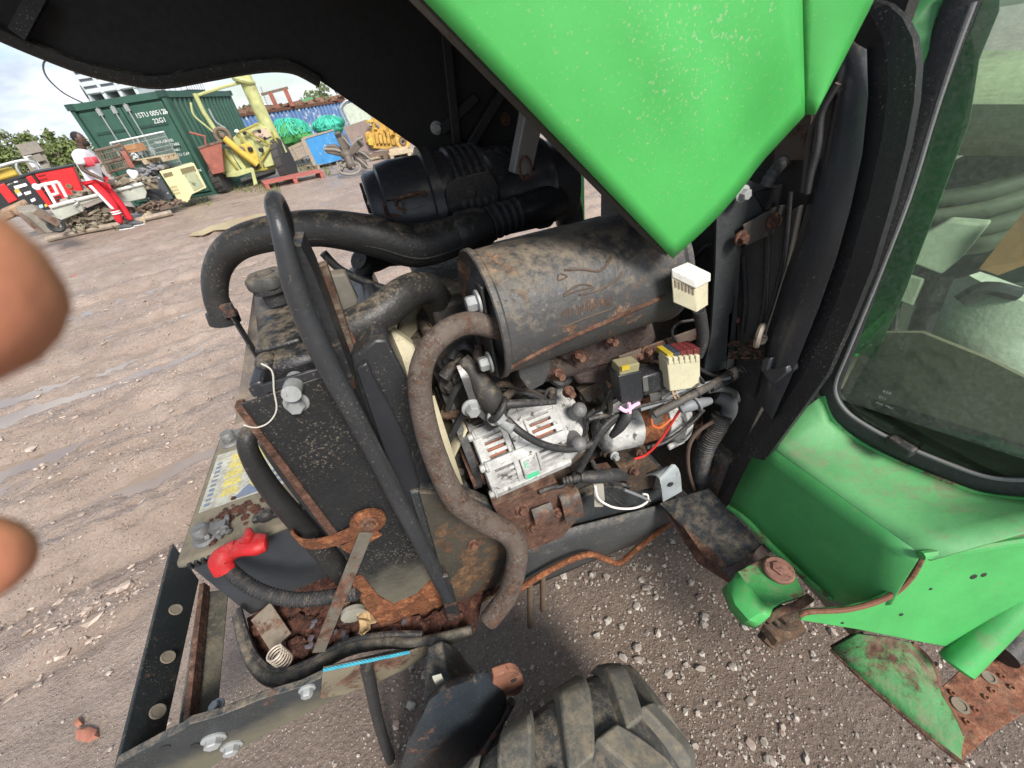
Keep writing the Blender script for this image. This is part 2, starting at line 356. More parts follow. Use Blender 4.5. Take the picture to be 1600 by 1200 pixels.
# ------------------------------------------------------------------ ground
def hsh(i, j, seed):
    n = (i.astype(np.int64)*374761393 + j.astype(np.int64)*668265263 + seed*974634757) & 0x7fffffff
    n = ((n ^ (n >> 13))*1274126177) & 0x7fffffff
    return ((n ^ (n >> 16)) & 0xffff)/65535.0
def vnoise(x, y, seed):
    i, j = np.floor(x), np.floor(y); fx, fy = x-i, y-j
    fx = fx*fx*(3-2*fx); fy = fy*fy*(3-2*fy)
    a, b, c, d = hsh(i, j, seed), hsh(i+1, j, seed), hsh(i, j+1, seed), hsh(i+1, j+1, seed)
    return (a*(1-fx)+b*fx)*(1-fy)+(c*(1-fx)+d*fx)*fy-.5
def fbm(x, y, seed, o=5, g=.5):
    r = 0; a = 1
    for k in range(o): r = r+a*vnoise(x*2**k, y*2**k, seed+k); a *= g
    return r
def height(X, Y):
    cu, su = math.cos(.27), math.sin(.27)
    wob = .25*fbm(X*.35, Y*.35, 5, 2)
    u = X*cu+Y*su; v = -X*su+Y*cu+wob
    h = .010*fbm(X*3, Y*3, 11, 5, .55)+.05*fbm(X*.16, Y*.16, 31, 3)
    far = np.clip((v-1.15)/.9, 0, 1)                        # the churned lane beyond the tractor
    lane = far*np.clip((13-v)/5, 0, 1)
    h = h+lane*(.07*fbm(u*.5, v*3.2, 41, 4, .5)+.075*fbm(u*1.5, v*8, 47, 5, .6)+.02*fbm(u*14, v*14, 53, 3, .6))
    for v0, wd, dp in ((1.95, .16, .022), (2.55, .2, .03), (3.3, .2, .034), (4.15, .24, .05), (4.6, .2, .045), (5.6, .25, .04), (6.6, .25, .05), (7.6, .3, .04), (9, .3, .04)):
        prof = np.exp(-((v-v0)/wd)**2)
        lug = .5+.5*np.sin(u*2*math.pi/.16+np.sign(v-v0)*(v-v0)*14)
        h = h-lane*prof*dp*(1+.6*fbm(u*.9, v, 71, 3))+lane*prof*.014*lug*np.clip(.5+2*fbm(u*.6, v*.6, 81, 2), 0, 1)
        h = h+lane*.016*np.exp(-((np.abs(v-v0)-wd*1.5)/(.5*wd))**2)
    return h
NG = 760; kk = 7.0; s0 = 500/math.sinh(kk)
uu = np.linspace(-1, 1, NG)
gx = -.9+s0*np.sinh(uu*kk); gy = 2.2+s0*np.sinh(uu*kk)
GX, GY = np.meshgrid(gx, gy, indexing='xy')
GZ = height(GX, GY)
me = bpy.data.meshes.new('ground')
vs = np.stack([GX, GY, GZ], -1).reshape(-1, 3).astype(np.float32)
ii = np.arange((NG-1)*(NG-1)); rI, cI = ii//(NG-1), ii % (NG-1)
q0 = rI*NG+cI; fs = np.stack([q0, q0+1, q0+NG+1, q0+NG], -1).astype(np.int32)
me.vertices.add(len(vs)); me.vertices.foreach_set('co', vs.ravel())
me.loops.add(fs.size); me.loops.foreach_set('vertex_index', fs.ravel())
me.polygons.add(len(fs)); me.polygons.foreach_set('loop_start', np.arange(0, fs.size, 4, dtype=np.int32))
me.update(calc_edges=True); me.shade_smooth()
gm = bpy.data.materials.new('muddy_ground'); gm.use_nodes = True; t = gm.node_tree; t.nodes.clear(); L = t.links.new
out = N(t, 'ShaderNodeOutputMaterial'); bs = N(t, 'ShaderNodeBsdfPrincipled'); L(bs.outputs[0], out.inputs[0])
tcg = N(t, 'ShaderNodeTexCoord')
def gn(sc, det=8, ro=.6, dist=0):
    n = N(t, 'ShaderNodeTexNoise', Scale=sc, Detail=det, Roughness=ro); n.inputs['Distortion'].default_value = dist; L(tcg.outputs['Object'], n.inputs['Vector']); return n.outputs[0]
def gramp(src, stops):
    r = N(t, 'ShaderNodeValToRGB'); e = r.color_ramp.elements
    while len(e) < len(stops): e.new(.5)
    for a, (p_, c_) in enumerate(stops): e[a].position = p_; e[a].color = tuple(c_)+(1,)
    L(src, r.inputs[0]); return r.outputs[0]
def gmix(f, a, b, mode='MIX'):
    q = N(t, 'ShaderNodeMixRGB', blend_type=mode)
    for k, s_ in ((0, f), (1, a), (2, b)):
        if isinstance(s_, (int, float)): q.inputs[k].default_value = s_
        elif isinstance(s_, tuple): q.inputs[k].default_value = s_+(1,)
        else: L(s_, q.inputs[k])
    return q.outputs[0]
big = gn(.9, 6); mid = gn(7, 8, .65); fin = gn(70, 6, .7); gr = gn(180, 3, .6)
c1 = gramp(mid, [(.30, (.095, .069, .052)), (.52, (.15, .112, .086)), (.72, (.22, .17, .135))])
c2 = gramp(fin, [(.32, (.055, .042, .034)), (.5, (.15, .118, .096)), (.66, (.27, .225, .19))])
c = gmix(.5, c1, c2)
# the churned lane is paler, smeared along the tyre tracks
sepP = N(t, 'ShaderNodeSeparateXYZ'); L(tcg.outputs['Object'], sepP.inputs[0])
mr = N(t, 'ShaderNodeMapping'); mr.inputs['Rotation'].default_value = (0, 0, -.27); L(tcg.outputs['Object'], mr.inputs[0])
sepR = N(t, 'ShaderNodeSeparateXYZ'); L(mr.outputs[0], sepR.inputs[0])
ms = N(t, 'ShaderNodeMapping'); ms.inputs['Scale'].default_value = (.9, 3.6, 1); L(mr.outputs[0], ms.inputs[0])
def sn(sc, det=8, ro=.65):
    n = N(t, 'ShaderNodeTexNoise', Scale=sc, Detail=det, Roughness=ro); n.inputs['Distortion'].default_value = 1.6; L(ms.outputs[0], n.inputs['Vector']); return n.outputs[0]
st1, st2 = sn(1.0), sn(3.2)
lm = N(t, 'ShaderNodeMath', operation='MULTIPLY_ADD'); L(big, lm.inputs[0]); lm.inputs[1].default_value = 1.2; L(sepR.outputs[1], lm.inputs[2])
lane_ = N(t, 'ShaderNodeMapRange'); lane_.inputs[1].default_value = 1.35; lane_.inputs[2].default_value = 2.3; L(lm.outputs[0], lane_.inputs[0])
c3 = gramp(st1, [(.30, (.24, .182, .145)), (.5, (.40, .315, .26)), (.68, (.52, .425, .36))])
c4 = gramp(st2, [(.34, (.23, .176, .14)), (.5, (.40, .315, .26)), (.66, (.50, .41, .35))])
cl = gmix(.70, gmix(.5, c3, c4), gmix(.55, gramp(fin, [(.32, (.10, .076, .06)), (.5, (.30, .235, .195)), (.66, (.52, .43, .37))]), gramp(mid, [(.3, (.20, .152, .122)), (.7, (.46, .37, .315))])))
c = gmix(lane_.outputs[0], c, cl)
vo = N(t, 'ShaderNodeTexVoronoi', Scale=85); L(tcg.outputs['Object'], vo.inputs['Vector'])
vr = N(t, 'ShaderNodeMapRange'); vr.inputs[1].default_value = .30; vr.inputs[2].default_value = .16; L(vo.outputs['Distance'], vr.inputs[0])
sx = N(t, 'ShaderNodeSeparateXYZ'); L(vo.outputs['Color'], sx.inputs[0])
th = N(t, 'ShaderNodeMath', operation='GREATER_THAN'); L(sx.outputs[0], th.inputs[0]); th.inputs[1].default_value = .62
pm = N(t, 'ShaderNodeMath', operation='MULTIPLY'); L(vr.outputs[0], pm.inputs[0]); L(th.outputs[0], pm.inputs[1])
pc = gramp(sx.outputs[1], [(.2, (.10, .085, .075)), (.55, (.36, .32, .28)), (.9, (.55, .52, .48))])
c = gmix(pm.outputs[0], c, pc)
wet = N(t, 'ShaderNodeMapRange'); wet.inputs[1].default_value = .42; wet.inputs[2].default_value = .60; L(big, wet.inputs[0])
c = gmix(wet.outputs[0], gmix(.35, c, (.125, .088, .064)), c)
c = gmix(.14, c, (.30, .165, .09))
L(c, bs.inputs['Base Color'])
rg = N(t, 'ShaderNodeMath', operation='MULTIPLY_ADD'); L(mid, rg.inputs[0]); rg.inputs[1].default_value = .9; rg.inputs[2].default_value = .12; wr = N(t, 'ShaderNodeMapRange'); wr.inputs[1].default_value = .50; wr.inputs[2].default_value = .58; L(st1, wr.inputs[0])
wl = N(t, 'ShaderNodeMath', operation='MULTIPLY'); L(wr.outputs[0], wl.inputs[0]); L(lane_.outputs[0], wl.inputs[1])
rmx = N(t, 'ShaderNodeMixRGB'); L(wl.outputs[0], rmx.inputs[0]); L(rg.outputs[0], rmx.inputs[1]); rmx.inputs[2].default_value = (.13, .13, .13, 1); L(rmx.outputs[0], bs.inputs['Roughness'])
bs.inputs['Specular IOR Level'].default_value = .8
hh = N(t, 'ShaderNodeMath', operation='MULTIPLY_ADD'); L(fin, hh.inputs[0]); hh.inputs[1].default_value = 1.6; L(mid, hh.inputs[2])
h2 = N(t, 'ShaderNodeMath', operation='MULTIPLY_ADD'); L(pm.outputs[0], h2.inputs[0]); h2.inputs[1].default_value = .5; L(hh.outputs[0], h2.inputs[2])
h3 = N(t, 'ShaderNodeMath', operation='MULTIPLY_ADD'); L(st2, h3.inputs[0]); h3.inputs[1].default_value = .9; L(h2.outputs[0], h3.inputs[2]); h2 = h3
bp = N(t, 'ShaderNodeBump', Strength=.9, Distance=.012); L(h2.outputs[0], bp.inputs['Height']); L(bp.outputs[0], bs.inputs['Normal'])
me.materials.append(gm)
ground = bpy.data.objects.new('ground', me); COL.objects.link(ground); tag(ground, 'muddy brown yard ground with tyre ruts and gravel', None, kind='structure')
def gz(x, y): return float(height(np.array([x]), np.array([y]))[0])
def G(px, py, dz=0):
    p = P(px, py, Z=0); p.z = gz(p.x, p.y)+dz; return p
# rain water standing in the ruts
wm = bpy.data.materials.new('muddy_water'); wm.use_nodes = True
bs = wm.node_tree.nodes['Principled BSDF']; bs.inputs['Base Color'].default_value = (.24, .185, .145, 1); bs.inputs['Roughness'].default_value = .04; bs.inputs['IOR'].default_value = 2.0
xx_, yy_ = np.meshgrid(np.linspace(-7, .5, 160), np.linspace(2.6, 8.5, 160)); WATER = float(np.quantile(height(xx_.ravel(), yy_.ravel()), .21))
wb = B(); wb.grid([[V((x, y, WATER)) for x in np.linspace(-9, 1.2, 8)] for y in np.linspace(2.0, 10.5, 6)])
tag(obj('puddle', wb, wm), 'shallow rain water standing in the tyre ruts', None, kind='structure')
wm2 = bpy.data.materials.new('yellow_mud_water'); wm2.use_nodes = True
bs = wm2.node_tree.nodes['Principled BSDF']; bs.inputs['Base Color'].default_value = (.40, .32, .20, 1); bs.inputs['Roughness'].default_value = .3
wb = B(); pts = []
for px, py in ((296, 371), (305, 365), (318, 362), (330, 356), (348, 352), (362, 345), (386, 342), (404, 337), (440, 334), (470, 333), (462, 339), (430, 345), (412, 346), (395, 352), (376, 353), (352, 361), (336, 362), (318, 370)):
    p = P(px, py, Z=0); pts.append(V((p.x, p.y, .035)))
wb.prism(pts, (0, 0, -.012)); tag(obj('mud_puddle', wb, wm2, smooth=0), 'yellowish muddy puddle in the yard', None, kind='structure')
# loose stones
sm = bpy.data.materials.new('loose_stones'); sm.use_nodes = True; t = sm.node_tree; L = t.links.new; bs = t.nodes['Principled BSDF']
ge = N(t, 'ShaderNodeNewGeometry'); tcg = N(t, 'ShaderNodeTexCoord')
c = gramp(ge.outputs['Random Per Island'], [(0, (.13, .105, .085)), (.3, (.27, .22, .18)), (.55, (.42, .37, .32)), (.85, (.52, .485, .44)), (.97, (.22, .095, .06))])
c = gmix(.45, c, gramp(gn(60, 5), [(.3, (.14, .11, .09)), (.7, (.42, .38, .33))])); L(c, bs.inputs['Base Color']); bs.inputs['Roughness'].default_value = .8
rnd = random.Random(3); gb = B(); cnt = 0
xs = []
while cnt < 15000:
    k = rnd.random()
    if k < .62: x, y = rnd.uniform(-.4, 2.6), rnd.uniform(-.35, 1.7)
    else: x, y = rnd.uniform(-5.5, 1), rnd.uniform(.2, 6)
    xs.append((x, y)); cnt += 1
xa = np.array(xs); dens = fbm(xa[:, 0]*1.6, xa[:, 1]*1.6, 91, 3); hz = height(xa[:, 0], xa[:, 1])
for (x, y), d_, z in zip(xs, dens, hz):
    if d_ < -.12 and rnd.random() < .75: continue
    r = .0026*math.exp(abs(rnd.gauss(0, .72)))*(1.15 if y < 1.7 and x > -.4 else 1.1)
    gb.chunk((x, y, z+r*.25), min(r, .017), (1, rnd.uniform(.6, 1), rnd.uniform(.4, .8)), rnd)
xs = [(rnd.uniform(-.9, 2.0), rnd.uniform(-.3, 1.5)) for k in range(24000)]
xa = np.array(xs); hz = height(xa[:, 0], xa[:, 1]); dens = fbm(xa[:, 0]*2.2, xa[:, 1]*2.2, 93, 4)
for (x, y), d_, z in zip(xs, dens, hz):
    if d_ < -.05 and rnd.random() < .6: continue
    r = .0016*math.exp(abs(rnd.gauss(0, .5))); gb.chunk((x, y, z+r*.2), r, (1, rnd.uniform(.6, 1), rnd.uniform(.4, .8)), rnd)
# clods of churned mud along the lane
cm_ = bpy.data.materials.new('mud_clods'); cm_.use_nodes = True; t = cm_.node_tree; L = t.links.new; bs = t.nodes['Principled BSDF']
ge = N(t, 'ShaderNodeNewGeometry'); tcg = N(t, 'ShaderNodeTexCoord')
c = gramp(ge.outputs['Random Per Island'], [(0, (.18, .135, .105)), (.5, (.31, .24, .195)), (.9, (.44, .35, .29)), (1, (.52, .46, .4))]); L(c, bs.inputs['Base Color']); bs.inputs['Roughness'].default_value = .75
cb_ = B(); xs = []
while len(xs) < 9500:
    d_ = 1.9+6.5*rnd.random()**1.5; a_ = rnd.uniform(-1.25, .28); x, y = d_*math.sin(a_), d_*math.cos(a_)
    xs.append((x, y))
xa = np.array(xs); dn_ = fbm(xa[:, 0]*1.1-xa[:, 1]*.3, xa[:, 1]*3.2+xa[:, 0]*.9, 97, 4); hz = height(xa[:, 0], xa[:, 1])
for (x, y), q_, z in zip(xs, dn_, hz):
    if q_ < .02 and rnd.random() < .82: continue
    if -x*.267+y*.964 < 1.5 or z < WATER+.006: continue
    r = .0045*math.exp(abs(rnd.gauss(0, .65))); cb_.chunk((x, y, z+r*.15), min(r, .03), (1.3, rnd.uniform(.6, 1), rnd.uniform(.35, .7)), rnd)
tag(obj('mud_clods', cb_, cm_, smooth=20), 'small clods and grit over the churned muddy lane', None, kind='stuff')
tag(obj('gravel', gb, sm, smooth=25), 'pale loose stones scattered over the brown ground', None, kind='stuff')

# ------------------------------------------------------------------ the yard behind
cgreen = M('container_green', (.030, .085, .062), .55, rust=.05, dust=.1, scale=3, bump=.05)
cgreend = M('container_dark_green', (.018, .05, .038), .55)
pgrey = M('pale_grey_plastic', (.50, .54, .56), .5, var=.08, scale=6)
galv = M('galvanised_steel', (.38, .40, .40), .45, metal=.5, scale=12)
limey = M('lime_yellow_paint', (.39, .41, .18), .55, rust=.16, scale=5, var=.25, bump=.1, rustc=((.10, .05, .02), (.22, .13, .05), (.35, .24, .10)))
yelp = M('yellow_paint', (.50, .36, .06), .55, rust=.14, scale=6)
redbrown = M('red_brown_paint', (.26, .085, .06), .7, rust=.22, scale=5, var=.3)
redp = M('red_paint', (.62, .018, .022), .4, var=.08, scale=4)
blackp = M('black_panel', (.018, .02, .022), .45)
woodm = M('grey_wood', (.30, .25, .19), .8, var=.3, scale=10, streak=(6, 6, 1))
woodl = M('pale_wood', (.42, .34, .23), .8, var=.25, scale=12)
redwood = M('red_stained_wood', (.34, .10, .08), .75, var=.25, scale=10)
whitep = M('white_lettering', (.72, .74, .72), .5)
bedm = M('pale_truck_bed', (.36, .38, .33), .5, rust=.12, dust=.3, scale=4)
scrapm = M('brown_scrap', (.14, .10, .075), .7, rust=.35, dust=.3, scale=6)
greyscrap = M('grey_scrap', (.22, .20, .17), .7, dust=.4, rust=.15, scale=7)
tyrefar = M('far_tyre', (.035, .034, .033), .75, dust=.4, scale=14)
beigep = M('beige_panel', (.60, .54, .30), .5, var=.08, scale=4, dust=.15)
bluep = M('bright_blue_board', (.04, .21, .46), .5, chips=((.30, .36, .42), .35, 9), scale=3)
bluec = M('faded_blue_corrugated', (.10, .18, .34), .6, chips=((.42, .46, .50), .5, 5), rust=.16, scale=2, streak=(4, 4, .6))
netm = M('teal_netting', (.05, .40, .29), .7, var=.35, scale=10, bump=.4); netg = M('green_netting', (.06, .26, .07), .8, var=.4, scale=12)
engy = M('dirty_yellow_engine', (.46, .28, .06), .6, rust=.3, scale=7, var=.3)
grabm = M('brown_grab_steel', (.115, .095, .078), .6, rust=.22, dust=.3, scale=7, metal=.2)
def vplane(px, py, D=None, Z=None, yaw=0):
    """frame standing at a photo point: origin, right, away"""
    o = P(px, py, Z=0) if D is None and Z is None else (P(px, py, D=D) if D else P(px, py, Z=Z))
    ey = V((o.x, o.y, 0)).normalized(); ey = Matrix.Rotation(yaw, 3, 'Z') @ ey
    return o, V((ey.y, -ey.x, 0)), ey
def q2(pts, o, ey, d=0): return [P(x, y, pl=(o+ey*d, ey)) for x, y in pts]
# --- shipping container
C0 = V((-3.87, 14.56, 0)); cx_ = V((-.975, .22, 0)).normalized(); cy_ = V((-cx_.y*-1, -cx_.x, 0)); CWid, CLen, CH0, CH1 = 2.22, 3.85, -.05, 2.40
ct = thing('shipping_container', 'dark green shipping container with white code lettering on its doors', 'container', C0)
def cp(x, y, z): return C0+cx_*x+cy_*y+UP*z
b = B(); b.pbox(cp(0, .05, CH0+.1), cx_*CWid, cy_*(CLen-.05), UP*(CH1-CH0-.12)); obj('container_body', b, cgreen, ct)
b = B(); pts = []
n = 15
for k in range(n):
    y0 = .12+k*(CLen-.24)/n; w_ = (CLen-.24)/n
    pts += [(y0, 0), (y0+w_*.30, 0), (y0+w_*.45, -.045), (y0+w_*.85, -.045), (y0+w_*1.0, 0)]
b.grid([[cp(-.012+dx*-1-.04, y, z) for y, dx in pts] for z in (CH0+.16, CH1-.14)]); obj('corrugated_side', b, cgreen, ct, smooth=0)
b = B()
for y, x in ((0, 0), (0, CWid), (CLen, 0), (CLen, CWid)): b.pbox(cp(x-.05 if x == 0 else x-.03, y-.02 if y == 0 else y-.1, CH0), cx_*.09, cy_*.12, UP*(CH1-CH0))
for z in (CH0, CH1-.12):
    b.pbox(cp(-.07, 0, z), cx_*.1, cy_*CLen, UP*.14); b.pbox(cp(0, -.03, z), cx_*CWid, cy_*.1, UP*.14)
obj('container_frame', b, cgreen, ct)
for x, y in ((0, 0), (CWid, 0), (0, CLen)):
    b = B(); b.pbox(cp(x-.08, y-.05, CH1-.10), cx_*.17, cy_*.17, UP*.13); cc_ = obj('corner_casting', b, cgreend, ct)
for k in range(2):
    b = B(); b.pbox(cp(.08+k*1.04, -.035, CH0+.18), cx_*1.0, cy_*.06, UP*(CH1-CH0-.36)); dr_ = obj('door', b, cgreen, ct, bevel=.01)
    for j in range(4):
        b = B(); b.pbox(cp(.2+k*1.04, -.05, .18+j*.52), cx_*.76, cy_*.02, UP*.055); obj('door_rib', b, cgreend, dr_)
for x in (.92, 1.24, 1.60):
    b = B(); b.cyl(cp(x, -.075, .0), cp(x, -.075, CH1-.12), .016, n=8); lr = obj('locking_rod', b, galv, ct)
    for z in (CH1-.28, 1.2):
        b = B(); b.pbox(cp(x-.05, -.09, z), cx_*.1, cy_*.04, UP*.14); obj('rod_bracket', b, galv, lr)
def ctext(s, x, z, size): text(s, size, whitep, ct, frame(cp(x, -.042, z), -cx_, UP), ext=.001)
ctext('1STU 005126', .86, 1.96, .145); ctext('0', .16, 1.96, .145); ctext('22G1', .52, 1.80, .145)
ctext('MAX. GROSS', .78, 1.38, .085); ctext('TARE', .40, 1.28, .085); ctext('NET', .40, 1.16, .085); ctext('CU. CAP.', .40, 1.04, .085); ctext('CAUTION', .42, .62, .09)
b = B(); b.torus(cp(1.42, -.085, 1.18), cy_, .075, .022, 20, 6); b.pbox(cp(1.455, -.09, 1.15), cx_*-.07, cy_*.01, UP*.06); obj('round_emblem', b, whitep, ct)
b = B(); b.cyl(cp(.17, -.05, .25), cp(.17, -.04, .25), .045); obj('white_disc', b, whitep, ct)
# plastic bulk bin on it
bn = thing('plastic_bin', 'pale grey slatted plastic bulk bin on the container roof above the doors', 'bin', cp(1.2, .6, CH1+.02))
b = B(); bz = CH1+.03
b.pbox(cp(.62, .25, bz+.13), cx_*1.22, cy_*.95, UP*.03); obj('base', b, pgrey, bn)
for k in range(4):
    b = B(); b.pbox(cp(.62+k*.39, .22, bz), cx_*.08, cy_*1.0, UP*.13); obj('foot', b, pgrey, bn, bevel=.008)
for k in range(5):
    b = B(); b.pbox(cp(.62, .22, bz+.15+k*.145), cx_*1.22, cy_*.03, UP*.09); obj('slat', b, pgrey, bn, bevel=.006)
    b = B(); b.pbox(cp(.60, .22, bz+.15+k*.145), cx_*.03, cy_*.98, UP*.09); obj('slat', b, pgrey, bn, bevel=.006)
for k in range(4):
    b = B(); b.pbox(cp(.60+k*.40, .20, bz+.13), cx_*.07, cy_*.05, UP*.78); obj('upright', b, pgrey, bn, bevel=.006)
b = B(); b.pbox(cp(.62, .27, bz+.15), cx_*1.2, cy_*.9, UP*.70); obj('bin_liner', b, M('bin_inside_grey', (.25, .28, .32), .6), bn)
hb_ = B(); hb_.tube([cp(1.95, .1, CH1+.02), cp(2.25, .1, CH1+.28), cp(2.38, .12, CH1+.62), cp(2.25, .2, CH1+.88), cp(1.9, .3, CH1+.9), cp(1.85, .25, CH1+.6), cp(1.82, .18, CH1+.1)], .018, 8, 8); tag(obj('black_hose', hb_, rubber), 'black looped hose hanging beside the grey plastic bin', 'hose')
# IBC cage on it
ic = thing('tank_cage', 'empty tubular steel tank cage on the far roof of the green container', 'cage', cp(.6, 2.4, CH1))
b = B(); x0, x1, y0, y1, z0, z1 = .05, 1.15, 1.5, 2.5, CH1+.06, CH1+.86
for k in range(6):
    z = z0+(z1-z0)*k/5
    for a_, c_ in ((cp(x0, y0, z), cp(x1, y0, z)), (cp(x0, y0, z), cp(x0, y1, z)), (cp(x1, y0, z), cp(x1, y1, z))): b.cyl(a_, c_, .012, n=6)
o_ = obj('horizontal_tube', b, galv, ic); o_['kind'] = 'stuff'
b = B()
for k in range(8):
    t_ = k/7
    for a_ in (cp(x0+(x1-x0)*t_, y0, 0), cp(x0, y0+(y1-y0)*t_, 0), cp(x1, y0+(y1-y0)*t_, 0)): b.cyl(V((a_.x, a_.y, z0)), V((a_.x, a_.y, z1)), .012, n=6)
o_ = obj('vertical_tube', b, galv, ic); o_['kind'] = 'stuff'
b = B(); b.pbox(cp(x0, y0, CH1+.02), cx_*(x1-x0), cy_*(y1-y0), UP*.05); obj('skid', b, blackp, ic)

# --- yellow-green farm machine
o, ex, ey = vplane(400, 292)
fm = thing('farm_machine', 'lime yellow wheeled farm machine with a tall mast and winch arm', 'machinery', o)
def T(name, pts, w, mt, par=fm, d=0, k=0, n=10):
    b = B(); pp = q2(pts, o, ey, d); b.tube(pp, RW(w, pp[0]), n, k); return obj(name, b, mt, par)
def S(name, pts, dep, mt, par=fm, d=0, bevel=.01):
    b = B(); b.prism(q2(pts, o, ey, d), ey*dep); return obj(name, b, mt, par, bevel=bevel)
mast = T('mast', [(352, 30), (375, 105), (412, 185), (440, 240)], 22, limey, d=.5, n=14)
b = B(); c_ = q2([(381, 126)], o, ey, .5)[0]; b.torus(c_, V((.35, 0, .94)), .21, .07, 20, 8); obj('mast_collar', b, limey, mast)
T('stay_rod', [(380, 128), (345, 137), (303, 151)], 4, limey, d=.45, n=6)
T('jib', [(304, 146), (318, 175), (334, 200), (349, 216)], 7, limey, d=.3)
T('hose_line', [(298, 160), (303, 180), (322, 197), (341, 213)], 3, limey, d=.28, k=5, n=6); T('hose_line', [(326, 170), (337, 190), (352, 200)], 2.5, galv, d=.28, k=5, n=6)
b = B(); c_ = q2([(348, 212)], o, ey, .1)[0]; b.torus(c_, V((.2, -1, .1)), .17, .05, 20, 8); b.ball(c_, .09); obj('winch_drum', b, scrapm, fm)
T('slew_arm', [(350, 216), (372, 234), (402, 257)], 11, yelp, d=-.05)
T('hydraulic_ram', [(352, 226), (365, 230), (382, 234)], 7, scrapm, d=-.05)
S('body_panel', [(358, 222), (376, 204), (404, 192), (424, 205), (441, 236), (446, 250), (438, 262), (410, 268), (380, 262)], .5, limey, d=.25)
for pl_ in ([(346, 232), (356, 232), (378, 268), (366, 272), (352, 270)], [(358, 234), (366, 233), (384, 262), (380, 268)], [(378, 212), (396, 220), (412, 262), (402, 262), (384, 230)], [(412, 228), (438, 238), (434, 256), (414, 262), (408, 245)], [(424, 248), (437, 236), (440, 250), (432, 258)]):
    S('fender_panel', pl_, .06, limey, d=.12, bevel=.006)
for pl_ in ([(373, 207), (404, 193)], [(382, 204), (437, 234)], [(408, 252), (425, 224)], [(350, 232), (350, 272)], [(372, 210), (412, 264)], [(352, 272), (418, 264)], [(352, 240), (374, 268)], [(424, 205), (440, 240)]):
    T('frame_tube', pl_, 3.4, M('rusty_lime_tube', (.30, .26, .05), .65, rust=.3, scale=8) if 'rusty_lime_tube' not in MATS else MATS['rusty_lime_tube'], d=.06, n=6)
S('front_beam', [(352, 271), (392, 262), (396, 268), (372, 276), (354, 277)], .25, limey, d=.0)
S('gear_case', [(376, 226), (390, 222), (402, 240), (405, 252), (392, 256), (384, 244)], .25, yelp, d=.02)
for px, r_ in (((391, 233), .07), ((398, 258), .10), ((408, 234), .07), ((382, 208), .05), ((405, 205), .05), ((414, 216), .04)):
    b = B(); c_ = q2([px], o, ey, .0)[0]; b.lathe(c_, -ey, [(-.03, r_), (.03, r_), (.04, r_*.6), (.01, r_*.5), (.01, .001)], 16); obj('shaft_end', b, blackp, fm)
S('logo_panel', [(394, 204), (416, 200), (424, 212), (402, 222)], .02, M('worn_white_pink', (.5, .38, .30), .7, rust=.3, scale=9), d=.2, bevel=0)
S('stand_leg', [(391, 262), (396, 262), (403, 289), (397, 291)], .06, limey, d=-.02); S('foot_plate', [(394, 291), (403, 287), (404, 291), (396, 294)], .2, scrapm, d=-.08)
S('pale_bag', [(365, 206), (369, 201), (374, 204), (373, 209)], .2, whitep, d=.1, bevel=.03)
for px, rr, d_ in (((346, 281), 21, .1), ((446, 256), 34, .35)):
    c_ = q2([px], o, ey, d_)[0]; r_ = RW(rr*2, c_)
    wa = (ex*.94-ey*.35).normalized(); b = B()
    b.lathe(c_-wa*.12, wa, [(0, r_*.62), (0, r_*.92), (.03, r_), (.21, r_), (.24, r_*.92), (.24, r_*.62)], 28); wh = obj('wheel', b, tyrefar, fm)
    b = B(); b.lathe(c_-wa*.05, wa, [(0, .001), (0, r_*.3), (.02, r_*.6), (.12, r_*.62), (.14, r_*.3), (.14, .001)], 20); obj('rim', b, redp, wh)
    b = B()
    for k in range(18):
        t_ = k*2*math.pi/18; u_ = wa.cross(UP).normalized(); rd = u_*math.cos(t_)+UP*math.sin(t_); b.bar(c_+rd*r_-wa*.1, c_+rd*r_+wa*.1+rd.cross(wa)*.04, .03, .03, rd)
    obj('tread', b, tyrefar, wh)
S('axle_box', [(375, 280), (430, 262), (432, 268), (380, 288)], .3, M('white_grey_box', (.55, .57, .58), .5), d=.5); S('under_tray', [(378, 284), (430, 268), (431, 272), (380, 290)], .3, blackp, d=.45)
# hopper
o, ex, ey = vplane(335, 300, D=14.6)
hp_ = thing('hopper', 'red brown rusty metal hopper box beside the green container', 'hopper', o)
b = B(); b.prism(q2([(310, 231), (346, 221), (351, 269), (332, 273)], o, ey), ey*.55); obj('box', b, redbrown, hp_, bevel=.012)
b = B(); b.prism(q2([(309, 230), (347, 219), (347, 222), (310, 233)], o, ey, -.02), ey*.6); obj('rim', b, scrapm, hp_)
b = B(); b.tube(q2([(322, 228), (320, 213), (296, 207)], o, ey, .2), .03, 8); obj('crank_handle', b, redbrown, hp_)
b = B(); b.tube(q2([(340, 280), (336, 274)], o, ey, .2), .06, 8); obj('leg', b, scrapm, hp_)
# --- pallets
def pallet(name, label, o, ex, ey, w_, d_, h_, mt, group=None, cat='pallet', n=6):
    t_ = thing(name, label, cat, o, group); a_ = d_/n
    for k in range(n):
        b = B(); b.pbox(o+ey*(k*a_+.01)+UP*(h_-.022), ex*w_, ey*(a_-.025), UP*.022); obj('plank', b, mt, t_)
    for k in range(3):
        b = B(); b.pbox(o+ex*(k*(w_-.1)/2)+UP*.022, ex*.1, ey*d_, UP*(h_-.046)) if False else [b.pbox(o+ex*(k*(w_-.1)/2)+ey*(j*(d_-.12)/2)+UP*.02, ex*.1, ey*.12, UP*(h_-.05)) for j in range(3)]
        obj('bearer', b, mt, t_)
        b = B(); b.pbox(o+ex*(k*(w_-.1)/2)+UP*0, ex*.1, ey*d_, UP*.02); obj('runner', b, mt, t_)
    return t_
a_, b_ = G(417, 297), G(508, 277); ex = (b_-a_); w_ = ex.length; ex.z = 0; ex.normalize(); ey = V((-ex.y, ex.x, 0))
